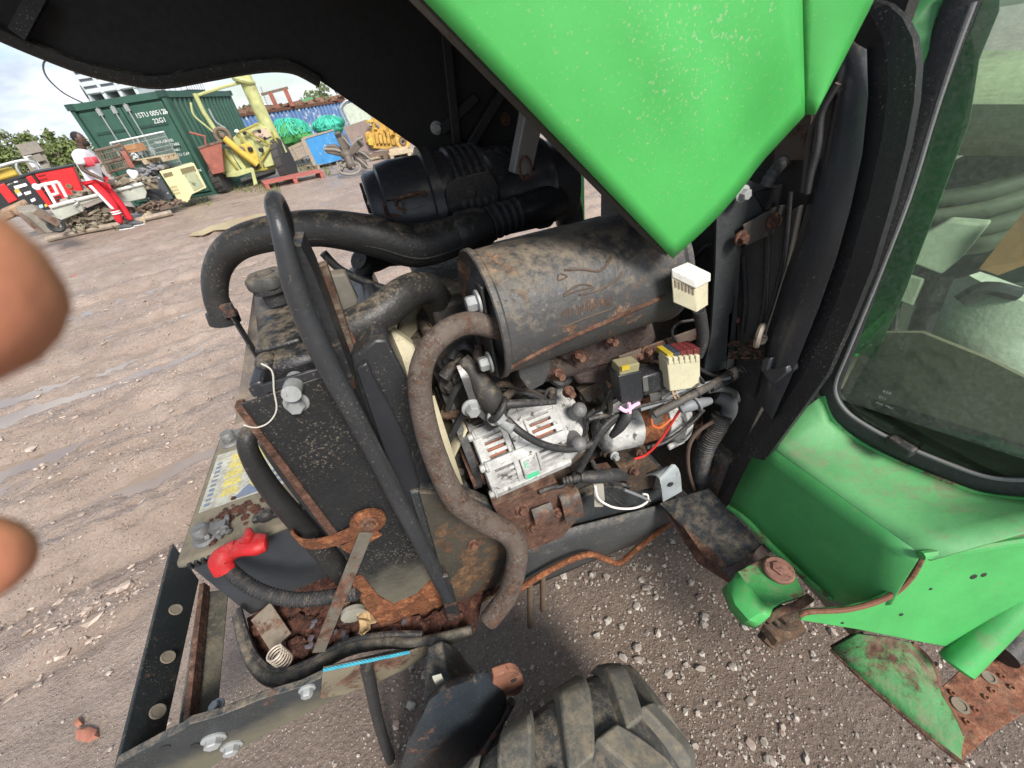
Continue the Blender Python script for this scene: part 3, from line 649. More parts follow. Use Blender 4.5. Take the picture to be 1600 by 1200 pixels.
pallet('pallet', 'red painted wooden pallet lying on the mud before the lime machine', a_, ex, ey, w_, .95, .15, redwood, 'pallets in the yard')
a_, b_ = G(612, 252), G(660, 243); ex = (b_-a_); ex.z = 0; ex.normalize(); ey = V((-ex.y, ex.x, 0))
pallet('pallet', 'pale wooden pallet right of the timber heap under the yellow engine', a_+UP*.02, ex, ey, 1.2, .9, .14, woodl, 'pallets in the yard')
a_, b_ = G(494, 264), G(545, 250); ex = (b_-a_); ex.z = 0; ex.normalize(); ey = V((-ex.y, ex.x, 0))
pallet('pallet', 'weathered grey pallet under the bright blue board', a_-ey*.1, ex, ey, 1.1, .7, .12, woodm, 'pallets in the yard')
# --- blue board
o, ex, ey = vplane(497, 262, D=16.6)
bb_ = thing('blue_board', 'bright blue scratched board leaning on edge behind the red pallet', 'board', o)
b = B(); b.prism(q2([(474, 216), (521, 203), (546, 246), (494, 260)], o, ey), ey*.06); obj('face', b, bluep, bb_)
b = B(); b.prism(q2([(470, 217), (475, 215), (496, 260), (491, 262)], o, ey, -.03), ey*.12); b.prism(q2([(472, 215), (521, 202), (522, 204), (474, 218)], o, ey, -.02), ey*.1); obj('edge_frame', b, woodm, bb_)
# --- netting heaps and crate
def heap(pts, D_, label, seed):
    o, ex, ey = vplane(*pts[0], D=D_); c = sum((p for p in q2(pts, o, ey)), V())/len(pts)
    xs_ = [p for p in q2(pts, o, ey)]; w_ = max((p-q).length for p in xs_ for q in xs_)
    hN = max(p.z for p in xs_); zb = min(p.z for p in xs_)
    t_ = thing('net_heap', label, 'netting', (c.x, c.y, zb), 'heaps of green netting'); rn = random.Random(seed); rows = []
    for a in range(17):
        row = []
        for k in range(25):
            ph = math.pi*a/16; th = 2*math.pi*k/24
            d = V((math.sin(ph)*math.cos(th), math.sin(ph)*math.sin(th), math.cos(ph)))
            nn = 1+.16*mn.noise(d*3+V((seed, 0, 0)))+.06*mn.noise(d*9)
            row.append(V((c.x, c.y, (zb+hN)/2))+ex*d.x*w_*.5*nn+ey*d.y*.9*nn+UP*d.z*(hN-zb)*.52*nn)
        rows.append(row)
    b = B(); b.grid(rows); obj('bundle', b, netg if seed == 3 else netm, t_)
    b = B()
    for k in range(80):
        th = rn.uniform(0, 6.28); pp = []
        for a in range(7):
            ph = .15+a*.23; d = V((math.sin(ph)*math.cos(th+rn.uniform(-.12, .12)), math.sin(ph)*math.sin(th), math.cos(ph))); nn = 1.05+.16*mn.noise(d*3+V((seed, 0, 0)))
            pp.append(V((c.x, c.y, (zb+hN)/2))+ex*d.x*w_*.5*nn+ey*d.y*.9*nn+UP*d.z*(hN-zb)*.52*nn)
        b.tube(pp, .016, 4)
    o_ = obj('strands', b, netm, t_); o_['kind'] = 'stuff'
heap([(421, 200), (440, 188), (470, 192), (488, 205), (482, 228), (452, 236), (435, 232)], 19.5, 'larger heap of teal and green netting in the wooden crate', 3)
heap([(490, 196), (505, 183), (530, 180), (542, 200), (520, 212), (498, 214)], 20.5, 'rounded teal netting heap behind the blue board', 9)
o, ex, ey = vplane(455, 254, D=18.3)
cr_ = thing('timber_crate', 'grey plank crate holding the larger netting heap', 'crate', o)
tl_, tr__, br_, bl_ = q2([(437, 236), (473, 220), (482, 242), (449, 257)], o, ey)
for k in range(4):
    b = B(); t0, t1 = k/4+.012, (k+1)/4-.012; b.prism([tl_.lerp(bl_, t0), tr__.lerp(br_, t0), tr__.lerp(br_, t1), tl_.lerp(bl_, t1)], ey*.03); obj('plank', b, woodm, cr_)
    b = B(); e_ = ey*1.3; b.prism([tr__.lerp(br_, t0), tr__.lerp(br_, t0)+e_, tr__.lerp(br_, t1)+e_, tr__.lerp(br_, t1)], ex*-.03); obj('plank', b, woodm, cr_)
for t_ in (.03, .55, .97):
    b = B(); b.bar(tl_.lerp(tr__, t_)-ey*.02, bl_.lerp(br_, t_)-ey*.02, .07, .03, ex); obj('batten', b, woodm, cr_)
# --- blue corrugated container with scrap on top
A_, Bq = P(372, 186, D=21.5), P(556, 149, D=24.5)
bc_ = thing('blue_container', 'long faded blue corrugated container with rusty scrap along its roof', 'container', (A_.x, A_.y, 0))
dx = (Bq-A_); L0 = dx.length; dx.z = 0; dx.normalize(); dn = V((-dx.y, dx.x, 0)); zt = (A_.z+Bq.z)/2
A_.z = 0
b = B(); row = []
nc = 46
for k in range(nc):
    x = (L0+2.5)*k/nc; w_ = (L0+2.5)/nc
    row += [(x, 0), (x+w_*.3, 0), (x+w_*.45, .06), (x+w_*.85, .06)]
b.grid([[A_+dx*x-dn*y+UP*z for x, y in row] for z in (0, zt)]); obj('corrugated_side', b, bluec, bc_, smooth=0)
b = B(); b.pbox(A_+dn*.05, dx*(L0+2.5), dn*2.3, UP*(zt-.02)); obj('container_body', b, bluec, bc_)
b = B(); b.pbox(A_-dn*.09+UP*(zt-.06), dx*(L0+2.5), dn*2.4, UP*.1); obj('top_rail', b, rusty, bc_)
b = B(); rn = random.Random(6)
for k in range(150):
    p = A_+dx*rn.uniform(0, L0+2)+dn*rn.uniform(-.1, .7)+UP*(zt+.06+abs(rn.gauss(0, .05))); b.bar(p, p+dx*rn.uniform(.15, .5)+dn*rn.uniform(-.2, .2)+UP*rn.uniform(-.03, .05), rn.uniform(.04, .12), rn.uniform(.03, .1))
tag(obj('roof_scrap', b, M('roof_scrap_rust', (.20, .12, .08), .8, rust=.4, scale=5, var=.4)), 'jumble of rusty offcuts along the blue container roof', None, kind='stuff')
o, ex, ey = vplane(440, 160, D=22.5)
hf = thing('goal_frame', 'rusty steel frame of two posts and a crossbar above the blue container', 'frame', o)
for pl_ in ([(422, 145), (434, 171)], [(445, 139), (457, 166)]):
    b = B(); b.bar(*q2(pl_, o, ey), .17, .17, ex); obj('post', b, redbrown, hf)
b = B(); b.bar(*q2([(408, 148), (450, 137)], o, ey), .09, .09, UP); obj('crossbar', b, scrapm, hf)
o, ex, ey = vplane(485, 160, D=30)
b = B(); b.prism(q2([(462, 166), (463, 161), (478, 153), (498, 149), (500, 158)], o, ey), ey*4); tag(obj('green_shed', b, M('mid_green_sheet', (.08, .26, .12), .6)), 'low mid green sheet roof showing beyond the blue container', 'shed')
o, ex, ey = vplane(405, 165, D=34)
tw = thing('lattice_mast', 'thin grey lattice mast far beyond the blue container', 'mast', o)
for pl_ in ([(399, 133), (414, 172)], [(407, 135), (419, 168)]):
    b = B(); b.tube(q2(pl_, o, ey), .035, 6); obj('leg', b, galv, tw)
b = B()
for k in range(8): t_ = k/8; b.tube(q2([(399+15*t_, 133+39*t_), (407+12*t_+1, 135+33*t_+4)], o, ey), .02, 5)
obj('lacing', b, galv, tw)
# --- white tank
o, ex, ey = vplane(560, 200, D=19.5)
tk_ = thing('plastic_tank', 'translucent pale tank in a tubular frame beside the blue container', 'tank', o)
b = B(); b.prism(q2([(534, 169), (540, 161), (556, 158), (572, 166), (590, 192), (574, 198), (548, 202)], o, ey), ey*.9); obj('tank_body', b, M('translucent_white', (.42, .47, .40), .5), tk_, bevel=.06)
b = B(); b.tube(q2([(531, 170), (540, 158), (556, 154)], o, ey, -.05), .04, 8, 4); b.tube(q2([(531, 170), (546, 204)], o, ey, -.05), .035, 8); b.tube(q2([(556, 154), (594, 192)], o, ey, -.05), .03, 8); b.tube(q2([(546, 204), (594, 192)], o, ey, -.05), .03, 8); obj('tube_frame', b, galv, tk_)
# --- steel plate, grab, engine, timber
o, ex, ey = vplane(570, 245, D=16.4)
b = B(); b.prism(q2([(536, 199), (572, 187), (598, 232), (560, 246)], o, ey), ey*.05); tag(obj('steel_plate', b, M('brown_grey_plate', (.22, .17, .15), .7, rust=.25, scale=4)), 'brown grey steel plate leaning behind the grab', 'plate')
o, ex, ey = vplane(545, 275)
gb_ = thing('scrap_grab', 'brown orange peel scrap grab resting with its tines splayed upward', 'grab', o)
def tine(tip, root, w, d0, d1, shell):
    a_, b_ = q2([tip], o, ey, d0)[0], q2([root], o, ey, d1)[0]; t_ = (b_-a_).normalized(); sd_ = t_.cross(ey).normalized(); b = B()
    if not shell:
        b.bar(a_, b_, RW(w, a_)*2, RW(w, a_)*1.6, sd_); ob = obj('arm', b, grabm, gb_, bevel=.02)
        b = B(); b.bar(a_+t_*.05-ey*.005, a_+t_*.12-ey*.005, RW(w, a_)*2.1, RW(w, a_)*1.8, sd_); obj('arm_collar', b, blackp, ob)
    else:
        rows = []; R_ = RW(w, a_)
        for k in range(9):
            u_ = k/8; wd = R_*(.12+.88*min(1, u_/.45)**.8)*(1-.55*max(0, (u_-.6)/.4)); cc = a_.lerp(b_, u_)-UP*0+ey*(-.10*math.sin(u_*math.pi))
            rows.append([cc+sd_*wd*math.cos(v_)+ey*(-wd*.42*math.sin(v_)) for v_ in [math.pi*j/8 for j in range(9)]])
        b.grid(rows); obj('tine', b, grabm, gb_, solid=.05)
tine((526, 206), (541, 240), 9, .0, .0, False); tine((566, 221), (545, 241), 9, -.05, .0, False)
for pl_, d_ in (([(505, 233), (512, 226), (524, 226), (540, 238), (541, 246), (528, 244), (510, 240)], .05), ([(549, 241), (557, 239), (571, 252), (576, 263), (570, 264), (556, 257)], .1), ([(530, 210), (537, 210), (547, 228), (543, 238), (533, 226)], .45), ([(551, 226), (560, 212), (567, 214), (562, 228), (549, 240)], .45), ([(560, 236), (574, 238), (580, 250), (566, 248), (550, 243)], .4)):
    b = B(); b.prism(q2(pl_, o, ey, d_), ey*.14+ex*.03); ti_ = obj('tine', b, grabm, gb_, bevel=.03)
    b = B(); pp = q2(pl_, o, ey, d_-.01); b.tube([pp[0], pp[0].lerp(pp[len(pp)//2], .5)+UP*.03, pp[len(pp)//2]], .03, 6); obj('tine_ridge', b, greyscrap, ti_)
b = B(); c_ = q2([(541, 242)], o, ey, -.05)[0]; b.ball(c_, .16, .14, .13); b.lathe(c_, V((.1, -.5, -.9)), [(0, .12), (.2, .10), (.3, .13), (.36, .1), (.36, .01)], 14); obj('hub', b, grabm, gb_)
b = B(); c_ = q2([(545, 262)], o, ey, -.15)[0]; b.torus(c_, V((.1, -.45, .9)), .30, .03, 28, 8); obj('guard_ring', b, greyscrap, gb_)
b = B(); rn = random.Random(12)
for k in range(22): p = c_+V((rn.uniform(-.22, .22), rn.uniform(-.2, .2), rn.uniform(-.02, .12))); b.tube([p, p+V((rn.uniform(-.1, .1), rn.uniform(-.1, .1), rn.uniform(-.1, .1)))], .025, 6)
o_ = obj('swivel_fittings', b, greyscrap, gb_); o_['kind'] = 'stuff'
o, ex, ey = vplane(600, 240, D=16.3)
en = thing('yellow_engine', 'dirty yellow diesel engine block with a flywheel, set on timber', 'engine', o)
def S2(name, pts, dep, mt, par, d=0, bevel=.02):
    b = B(); b.prism(q2(pts, o, ey, d), ey*dep); return obj(name, b, mt, par, bevel=bevel)
S2('block', [(570, 208), (584, 200), (612, 204), (620, 228), (606, 234), (582, 232), (572, 222)], .7, engy, en)
S2('head', [(576, 190), (586, 180), (604, 190), (612, 204), (584, 202)], .5, engy, en, .1); S2('rear_housing', [(606, 198), (622, 200), (634, 214), (628, 232), (612, 226)], .6, engy, en, -.05); S2('sump', [(574, 218), (582, 216), (584, 228), (576, 227)], .5, yelp, en, -.1)
for k in range(4):
    S2('side_cover', [(585+k*6, 208), (589+k*6, 207), (592+k*6, 224), (588+k*6, 225)], .1, engy, en, -.08, .01)
for px, R_, r_ in (((629, 222), .20, .07), ((629, 222), .08, .05)):
    b = B(); c_ = q2([px], o, ey, -.15)[0]; b.torus(c_, V((.35, -1, .1)), R_, r_, 22, 8); obj('flywheel', b, engy if R_ > .1 else scrapm, en)
rn = random.Random(14)
for k in range(16):
    x, y = rn.uniform(574, 622), rn.uniform(186, 206); b = B(); p = q2([(x, y+(x-574)*.35*.4)], o, ey, rn.uniform(-.1, .3))[0]; b.cyl(p, p+V((rn.uniform(-.1, .1), -.1, rn.uniform(-.05, .1))), rn.uniform(.03, .06), n=8); obj('fitting', b, rn.choice((engy, scrapm, yelp, greyscrap)), en)
rn = random.Random(15)
for k in range(9):
    x, y = 574+rn.uniform(0, 36), 236+rn.uniform(0, 14); p = P(x, y, D=15.6+rn.uniform(-.3, .5)); p.z = max(.04, p.z); b = B(); b.bar(p, p+RH*rn.uniform(.5, 1.0)+FH*rn.uniform(-.2, .2), .10, .07)
    tag(obj('timber_baulk', b, (woodm, woodl, scrapm)[k % 3]), ('pale ' if k % 3 == 1 else 'grey ' if k % 3 == 0 else 'dark brown ')+'timber baulk in the loose heap under the yellow engine', 'timber', 'timber baulks under the yellow engine')
# --- beige cabinet, black unit and their heap
o, ex, ey = vplane(292, 317, D=13.5)
bg_ = thing('beige_cabinet', 'pale yellow beige machine cabinet with louvred vents', 'cabinet', o)
b = B(); b.prism(q2([(249, 268), (303, 255), (323, 293), (300, 304), (294, 316), (286, 317), (283, 312), (277, 312)], o, ey), ey*.7); obj('cabinet_body', b, beigep, bg_, bevel=.012)
b = B(); b.bar(*q2([(271, 264), (295, 312)], o, ey, -.012), .05, .03, ex); obj('centre_post', b, beigep, bg_)
for k in range(6): 
    b = B(); b.bar(*q2([(281+k*.7, 264.5+k*1.5), (303+k*.7, 259+k*1.5)], o, ey, -.008), .010, .016, UP); obj('louvre', b, M('vent_brown', (.20, .17, .09), .6) if 'vent_brown' not in MATS else MATS['vent_brown'], bg_)
for k in range(4):
    b = B(); b.bar(*q2([(254+k*.8, 272+k*1.6), (268+k*.8, 268.5+k*1.6)], o, ey, -.008), .010, .016, UP); obj('louvre', b, MATS['vent_brown'], bg_)
for r in range(3):
    for c in range(6):
        b = B(); b.bar(*q2([(264.5+c*2.1+r*2.6, 292+r*5-c*.5), (265.6+c*2.1+r*2.6, 295+r*5-c*.5)], o, ey, -.006), .012, .012, ex); obj('vent_slot', b, MATS['vent_brown'], bg_)
b = B(); b.prism(q2([(287, 272), (304, 266), (319, 291), (303, 299)], o, ey, -.012), ey*.02); obj('window_panel', b, M('smoky_panel', (.30, .32, .20), .4, chips=((.12, .14, .09), .5, 5), scale=3), bg_)
o, ex, ey = vplane(262, 322, D=13.2)
bu = thing('black_unit', 'dark grey square unit with a round fan disc leaning on the beige cabinet', 'machine unit', o)
b = B(); b.prism(q2([(214, 283), (250, 275), (272, 311), (234, 318)], o, ey), ey*.35); obj('casing', b, M('slate_casing', (.05, .055, .065), .5, scale=4), bu, bevel=.015)
b = B(); c_ = q2([(240, 293)], o, ey, -.01)[0]; b.torus(c_, ey, .105, .012, 24, 6); b.lathe(c_, -ey, [(-.02, .10), (0, .10), (.01, .04), (.01, .001)], 24); obj('fan_disc', b, M('slate_disc', (.085, .09, .10), .5), bu)
for px in ((216.5, 286), (248, 278), (262, 302), (232, 310)):
    b = B(); c_ = q2([px], o, ey, -.01)[0]; b.lathe(c_, -ey, [(-.01, .02), (.012, .02), (.012, .001)], 10); obj('bolt', b, galv, bu)
b = B(); b.prism(q2([(224, 298), (240, 302), (252, 306), (256, 313), (245, 315), (242, 309), (228, 303)], o, ey, -.04), ey*.03); obj('hanging_flap', b, blackp, bu)
o, ex, ey = vplane(205, 280, D=13)
b = B(); b.prism(q2([(197, 268), (200, 265), (215, 267), (217, 273), (213, 280), (207, 281)], o, ey), ey*.18); tag(obj('plastic_jug', b, whitep, bevel=.03), 'white plastic jug lying on the scrap beside the man', 'jug')
rn = random.Random(17)
def pile(name, label, pts, D_, n, rng, mats_, kind='stuff'):
    o, ex, ey = vplane(*pts[0], D=D_); xs_ = [p[0] for p in pts]; ys_ = [p[1] for p in pts]; b = B()
    def ins(x, y):
        c = False; j = len(pts)-1
        for i in range(len(pts)):
            if (pts[i][1] > y) != (pts[j][1] > y) and x < (pts[j][0]-pts[i][0])*(y-pts[i][1])/(pts[j][1]-pts[i][1])+pts[i][0]: c = not c
            j = i
        return c
    k = 0
    while k < n:
        x, y = rn.uniform(min(xs_), max(xs_)), rn.uniform(min(ys_), max(ys_))
        if not ins(x, y): continue
        k += 1; p = q2([(x, y)], o, ey, rn.uniform(-.1, .4))[0]
        if rn.random() < .4: b.bar(p, p+V((rn.uniform(-.3, .3), rn.uniform(-.2, .2), rn.uniform(-.08, .1))), rn.uniform(.02, .08), rn.uniform(.01, .04))
        else: b.chunk(p, rn.uniform(*rng), (1, rn.uniform(.5, 1), rn.uniform(.4, .9)), rn)
    return tag(obj(name, b, mats_, smooth=20), label, None, kind=kind)
mix1 = M('mixed_scrap', (.22, .19, .14), .75, var=.6, scale=5, dust=.3, rust=.2, chips=((.45, .42, .36), .4, 4))
pile('scrap_heap', 'low heap of mixed grey and brown scrap on the ground by the man', [(96, 350), (110, 335), (150, 325), (185, 322), (196, 345), (160, 352), (120, 362)], 13.1, 330, (.025, .075), mix1)
pile('bed_load', 'grey scrap piled on the pale truck bed', [(108, 312), (125, 300), (160, 292), (200, 282), (232, 276), (236, 290), (210, 296), (150, 308)], 13.0, 300, (.03, .09), mix1)
pile('cloth_heap', 'crumpled grey cloth and parts heaped behind the black unit', [(215, 266), (235, 258), (262, 258), (275, 264), (250, 274), (220, 282)], 13.8, 80, (.06, .14), M('grey_cloth', (.20, .20, .21), .85, var=.5, scale=5))
pile('ground_scrap', 'dark scrap and rubble below the black unit', [(205, 325), (235, 315), (275, 312), (280, 318), (240, 330), (205, 332)], 13.0, 70, (.03, .08), scrapm)
# --- mesh panel and rusty stillages
o, ex, ey = vplane(225, 270, D=14.1)
mp2 = thing('mesh_panel', 'grey steel mesh fence panel leaning in front of the container doors', 'panel', o)
c4 = q2([(172, 224), (256, 206), (284, 258), (214, 278)], o, ey)
b = B(); b.tube(c4+[c4[0]], .026, 8); b.tube([c4[0].lerp(c4[1], .48), c4[3].lerp(c4[2], .4)], .022, 8); obj('panel_frame', b, galv, mp2)
b = B()
for k in range(1, 34): b.tube([c4[0].lerp(c4[1], k/34), c4[3].lerp(c4[2], k/34)], .0045, 4)
for k in range(1, 8): b.tube([c4[0].lerp(c4[3], k/8), c4[1].lerp(c4[2], k/8)], .0045, 4)
o_ = obj('mesh_wire', b, galv, mp2); o_['kind'] = 'stuff'
o, ex, ey = vplane(200, 275, D=13.7)
sc_ = thing('wire_stillage', 'rusty brown wire stillage with broken bars left of the mesh panel', 'cage', o)
b = B()
for pl_ in ([(148, 236), (190, 226)], [(160, 256), (208, 244)], [(150, 238), (176, 276)], [(190, 226), (208, 262)], [(168, 270), (210, 258)], [(178, 280), (214, 268)]): b.tube(q2(pl_, o, ey), .028, 6)
obj('corner_bar', b, scrapm, sc_)
b = B()
for k in range(1, 11): b.tube(q2([(149+k*4.1, 236-k*.95), (164+k*4.3, 272-k*1.1)], o, ey), .011, 5)
for k in range(4): b.tube(q2([(153+k*6, 243+k*8), (196+k*5, 232+k*9)], o, ey), .010, 5)
o_ = obj('cage_wire', b, scrapm, sc_); o_['kind'] = 'stuff'
b = B(); b.bar(*q2([(192, 236), (207, 262)], o, ey, -.05), .09, .06, ex); obj('broken_post', b, redbrown, sc_)
a_ = P(196, 262, D=13.95); pallet('pallet', 'small pale pallet standing on scrap behind the rusty stillage', a_, RH, FH, 1.0, .5, .12, woodl, 'pallets in the yard')
b = B(); p = P(196, 240, D=13.9); b.pbox(p, RH*.32, FH*.3, UP*.15); b.pbox(p+RH*.02-FH*.01+UP*.05, RH*.28, FH*.01, UP*.02); tag(obj('orange_box', b, M('faded_orange', (.38, .20, .10), .7)), 'faded orange box among the rusty stillage bars', 'box')
# --- red generator set
tp0, tp1 = P(52, 270, Z=1.235), None; gd = (RH*.8+FH*.6).normalized(); gnm = V((-gd.y, gd.x, 0))
if gnm.dot(tp0) < 0: gnm = -gnm
def gq(pts, d=0): return [P(x, y, pl=(tp0+gnm*d, gnm)) for x, y in pts]
gs = thing('red_generator', 'red and black generator set with stickers on its control panel', 'generator', (tp0.x, tp0.y, 0))
def SG(name, pts, dep, mt, par, d=0, bevel=.01):
    b = B(); b.prism(gq(pts, d), gnm*dep); return obj(name, b, mt, par, bevel=bevel)
SG('red_canopy', [(52, 270), (113, 259), (131, 299), (112, 305), (90, 320)], 1.0, redp, gs, 0, .02)
cpn = SG('control_panel', [(0, 296), (52, 270), (88, 326), (60, 330), (34, 340), (10, 334), (-20, 330)], 1.0, blackp, gs, 0, .01)
SG('red_strip', [(40, 277), (49, 274), (84, 322), (77, 325)], .03, redp, cpn, -.03); SG('red_strip', [(-6, 292), (6, 286), (28, 312), (14, 318)], .03, redp, cpn, -.03); SG('roof_edge', [(-4, 286), (50, 268), (114, 257), (115, 260), (52, 272), (0, 291)], 1.0, blackp, gs, -.02)
for k in range(5):
    SG('louvre', [(58+k*2.6, 274+k*6), (70+k*2.6, 271.5+k*6), (71+k*2.6, 273.5+k*6), (59+k*2.6, 276+k*6)], .03, M('dark_red', (.25, .008, .01), .5) if 'dark_red' not in MATS else MATS['dark_red'], gs, -.02, 0)
for k in range(4): SG('intake_louvre', [(84+k*2, 308+k*4), (94+k*2, 305+k*4), (95+k*2, 307+k*4), (85+k*2, 310+k*4)], .03, blackp, gs, -.02, 0)
for pl_, mt in (([(21, 291), (40, 286), (43, 290), (24, 296)], whitep), ([(22, 297), (29, 295), (32, 300), (25, 303)], yelp), ([(26, 303), (32, 300), (35, 304), (29, 307)], whitep), ([(37, 301), (47, 298), (49, 302), (40, 305)], whitep), ([(47, 312), (54, 309), (56, 313), (50, 316)], whitep), ([(52, 324), (58, 321), (60, 326), (54, 328)], pink), ([(60, 321), (66, 319), (68, 324), (62, 326)], bluegl), ([(69, 320), (73, 318), (75, 322), (71, 324)], yelp), ([(21, 284), (27, 282.5), (28, 284.5), (22, 286)], whitep)): SG('sticker', pl_, .01, mt, cpn, -.012, 0)
b = B(); c_ = gq([(108, 291)], -.02)[0]; b.lathe(c_, -gnm, [(-.02, .05), (.01, .05), (.012, .03), (.0, .028), (.0, .001)], 18); obj('fuel_cap', b, M('brass_dark', (.18, .12, .05), .5), gs)
# white tubular trolley frame
o, ex, ey = vplane(80, 330, D=12.9)
tf = thing('tube_trolley', 'white tubular hand trolley frame standing by the red generator', 'trolley', o)
for pl_ in ([(56, 292), (70, 288), (91, 284)], [(70, 290), (86, 318)], [(91, 284), (104, 308)], [(83, 288), (90, 302), (78, 306)]):
    b = B(); b.tube(q2(pl_, o, ey), .028, 8); obj('tube', b, whitep, tf)
b = B(); c_ = q2([(57, 292)], o, ey)[0]; b.torus(c_, ey, .04, .02, 14, 6); obj('eye', b, whitep, tf)
# --- pale truck bed
o, ex, ey = vplane(150, 325, D=12.9)
tb_ = thing('truck_bed', 'pale grey dismounted truck bed loaded with scrap behind the man', 'truck bed', o)
b = B(); b.prism(q2([(78, 326), (96, 320), (160, 305), (172, 302), (178, 318), (172, 322), (166, 310), (150, 313), (128, 320), (132, 330), (92, 346)], o, ey), ey*.1); sd_ = obj('side_panel', b, bedm, tb_, bevel=.015)
b = B(); b.prism(q2([(172, 302), (222, 288), (230, 300), (228, 310), (200, 316), (178, 318)], o, ey), ey*.08); obj('rear_side_panel', b, bedm, tb_, bevel=.015)
b = B(); b.tube(q2([(78, 324), (110, 315), (160, 303), (222, 287)], o, ey, -.01), .035, 8); obj('top_rail', b, M('pale_rail', (.52, .54, .50), .5), tb_)
b = B(); b.prism(q2([(94, 318), (224, 286), (226, 290), (100, 324)], o, ey, .05), ey*1.2); obj('bed_floor', b, bedm, tb_)
b = B(); b.prism(q2([(100, 336), (130, 328), (168, 312), (176, 320), (140, 336), (105, 350)], o, ey, .25), ey*.1); obj('wheel_well', b, blackp, tb_)
b = B(); b.tube(q2([(116, 312), (122, 316), (114, 322), (125, 330)], o, ey, -.05), .015, 6); obj('rope_hook', b, galv, tb_)
# --- yellow loader with roll bar, forklift mast behind
o, ex, ey = vplane(15, 270, D=18.5)
yl = thing('yellow_loader', 'small yellow machine under a grey roll bar behind the red generator', 'loader', o)
b = B(); b.prism(q2([(-20, 272), (-8, 266), (16, 261), (25, 264), (31, 274), (10, 280), (-20, 288)], o, ey), ey*.9); obj('yellow_hood', b, yelp, yl, bevel=.05)
b = B(); b.prism(q2([(-20, 280), (28, 272), (32, 282), (-20, 296)], o, ey, .1), ey*.9); obj('lower_body', b, blackp, yl)
b = B(); b.tube(q2([(-30, 272), (0, 260), (25, 253), (40, 251), (54, 254), (60, 262), (72, 282)], o, ey, -.1), .04, 8, 5); b.tube(q2([(26, 253), (26, 262), (33, 273)], o, ey, -.1), .035, 8, 4); obj('roll_bar', b, galv, yl)
o, ex, ey = vplane(60, 285, D=22)
fk = thing('forklift', 'grey brown forklift mast and frame standing before the bushes', 'forklift', o)
for pl_ in ([(36, 234), (66, 290)], [(58, 230), (84, 284)], [(44, 236), (72, 288)], [(50, 233), (78, 286)]):
    b = B(); b.bar(*q2(pl_, o, ey), .20, .16, ex); obj('mast_rail', b, greyscrap, fk)
for pl_, w_ in (([(30, 235), (62, 228)], .3), ([(46, 250), (66, 245)], .2), ([(48, 258), (60, 255)], .5), ([(55, 268), (78, 262)], .25)):
    b = B(); b.bar(*q2(pl_, o, ey, -.1), w_, .15, UP); obj('cross_member', b, greyscrap if w_ != .5 else whitep, fk)
# --- logs and scrap sheets on the ground
lg = B(); lg.tube([G(78, 381, .06), G(140, 367, .07), G(190, 358, .07), G(272, 338, .07)], .055, 8); tag(obj('wooden_pole', lg, M('weathered_pole', (.28, .23, .18), .8, var=.3, scale=8)), 'long weathered pole lying on the mud in front of the man', 'pole')
lg = B(); a_, b_ = P(222, 345, D=12.6), P(236, 330, D=13.2); lg.tube([a_, b_], .06, 8); tag(obj('pipe_offcut', lg, woodl), 'short pale pipe offcut on the ground beside the man', 'pipe')
o, ex, ey = vplane(60, 350, D=11.6)
sh_ = thing('scrap_sheets', 'bent brown sheet metal and frame lying left of the scrap heap', 'sheet metal', o)
b = B(); b.prism(q2([(30, 332), (58, 327), (80, 338), (95, 355), (88, 364), (62, 366), (45, 350)], o, ey), ey*.3+UP*.08); obj('sheet', b, greyscrap, sh_, bevel=.02)
b = B(); b.bar(*q2([(30, 333), (66, 366)], o, ey, -.1), .07, .05, ex); b.bar(*q2([(55, 330), (92, 350)], o, ey, -.12), .12, .05, UP); obj('angle_iron', b, scrapm, sh_)
b = B(); b.prism(q2([(0, 330), (40, 312), (47, 322), (45, 330), (5, 348)], o, ey, .3), ey*.4); obj('rusty_trough', b, M('tan_rust', (.30, .20, .13), .8, rust=.3, scale=6), sh_, bevel=.03)
b = B(); c_ = q2([(88, 352)], o, ey, -.1)[0]; b.torus(c_, V((.4, -1, .2)), .10, .03, 18, 8); obj('hub_ring', b, blackp, sh_)
rn = random.Random(44)
for k, (x, y, lab) in enumerate(((150, 1150, 'broken red brick piece lying at the lower left edge'), (132, 1132, 'smaller red brick crumb just above the broken brick piece'))):
    b = B(); p = G(x, y, .008); b.chunk(p, .030 if k == 0 else .016, (1.5, .7, .5), rn); tag(obj('brick_piece', b, M('red_brick', (.30, .12, .08), .85, var=.3, scale=30) if k == 0 else MATS['red_brick']), lab, 'brick')
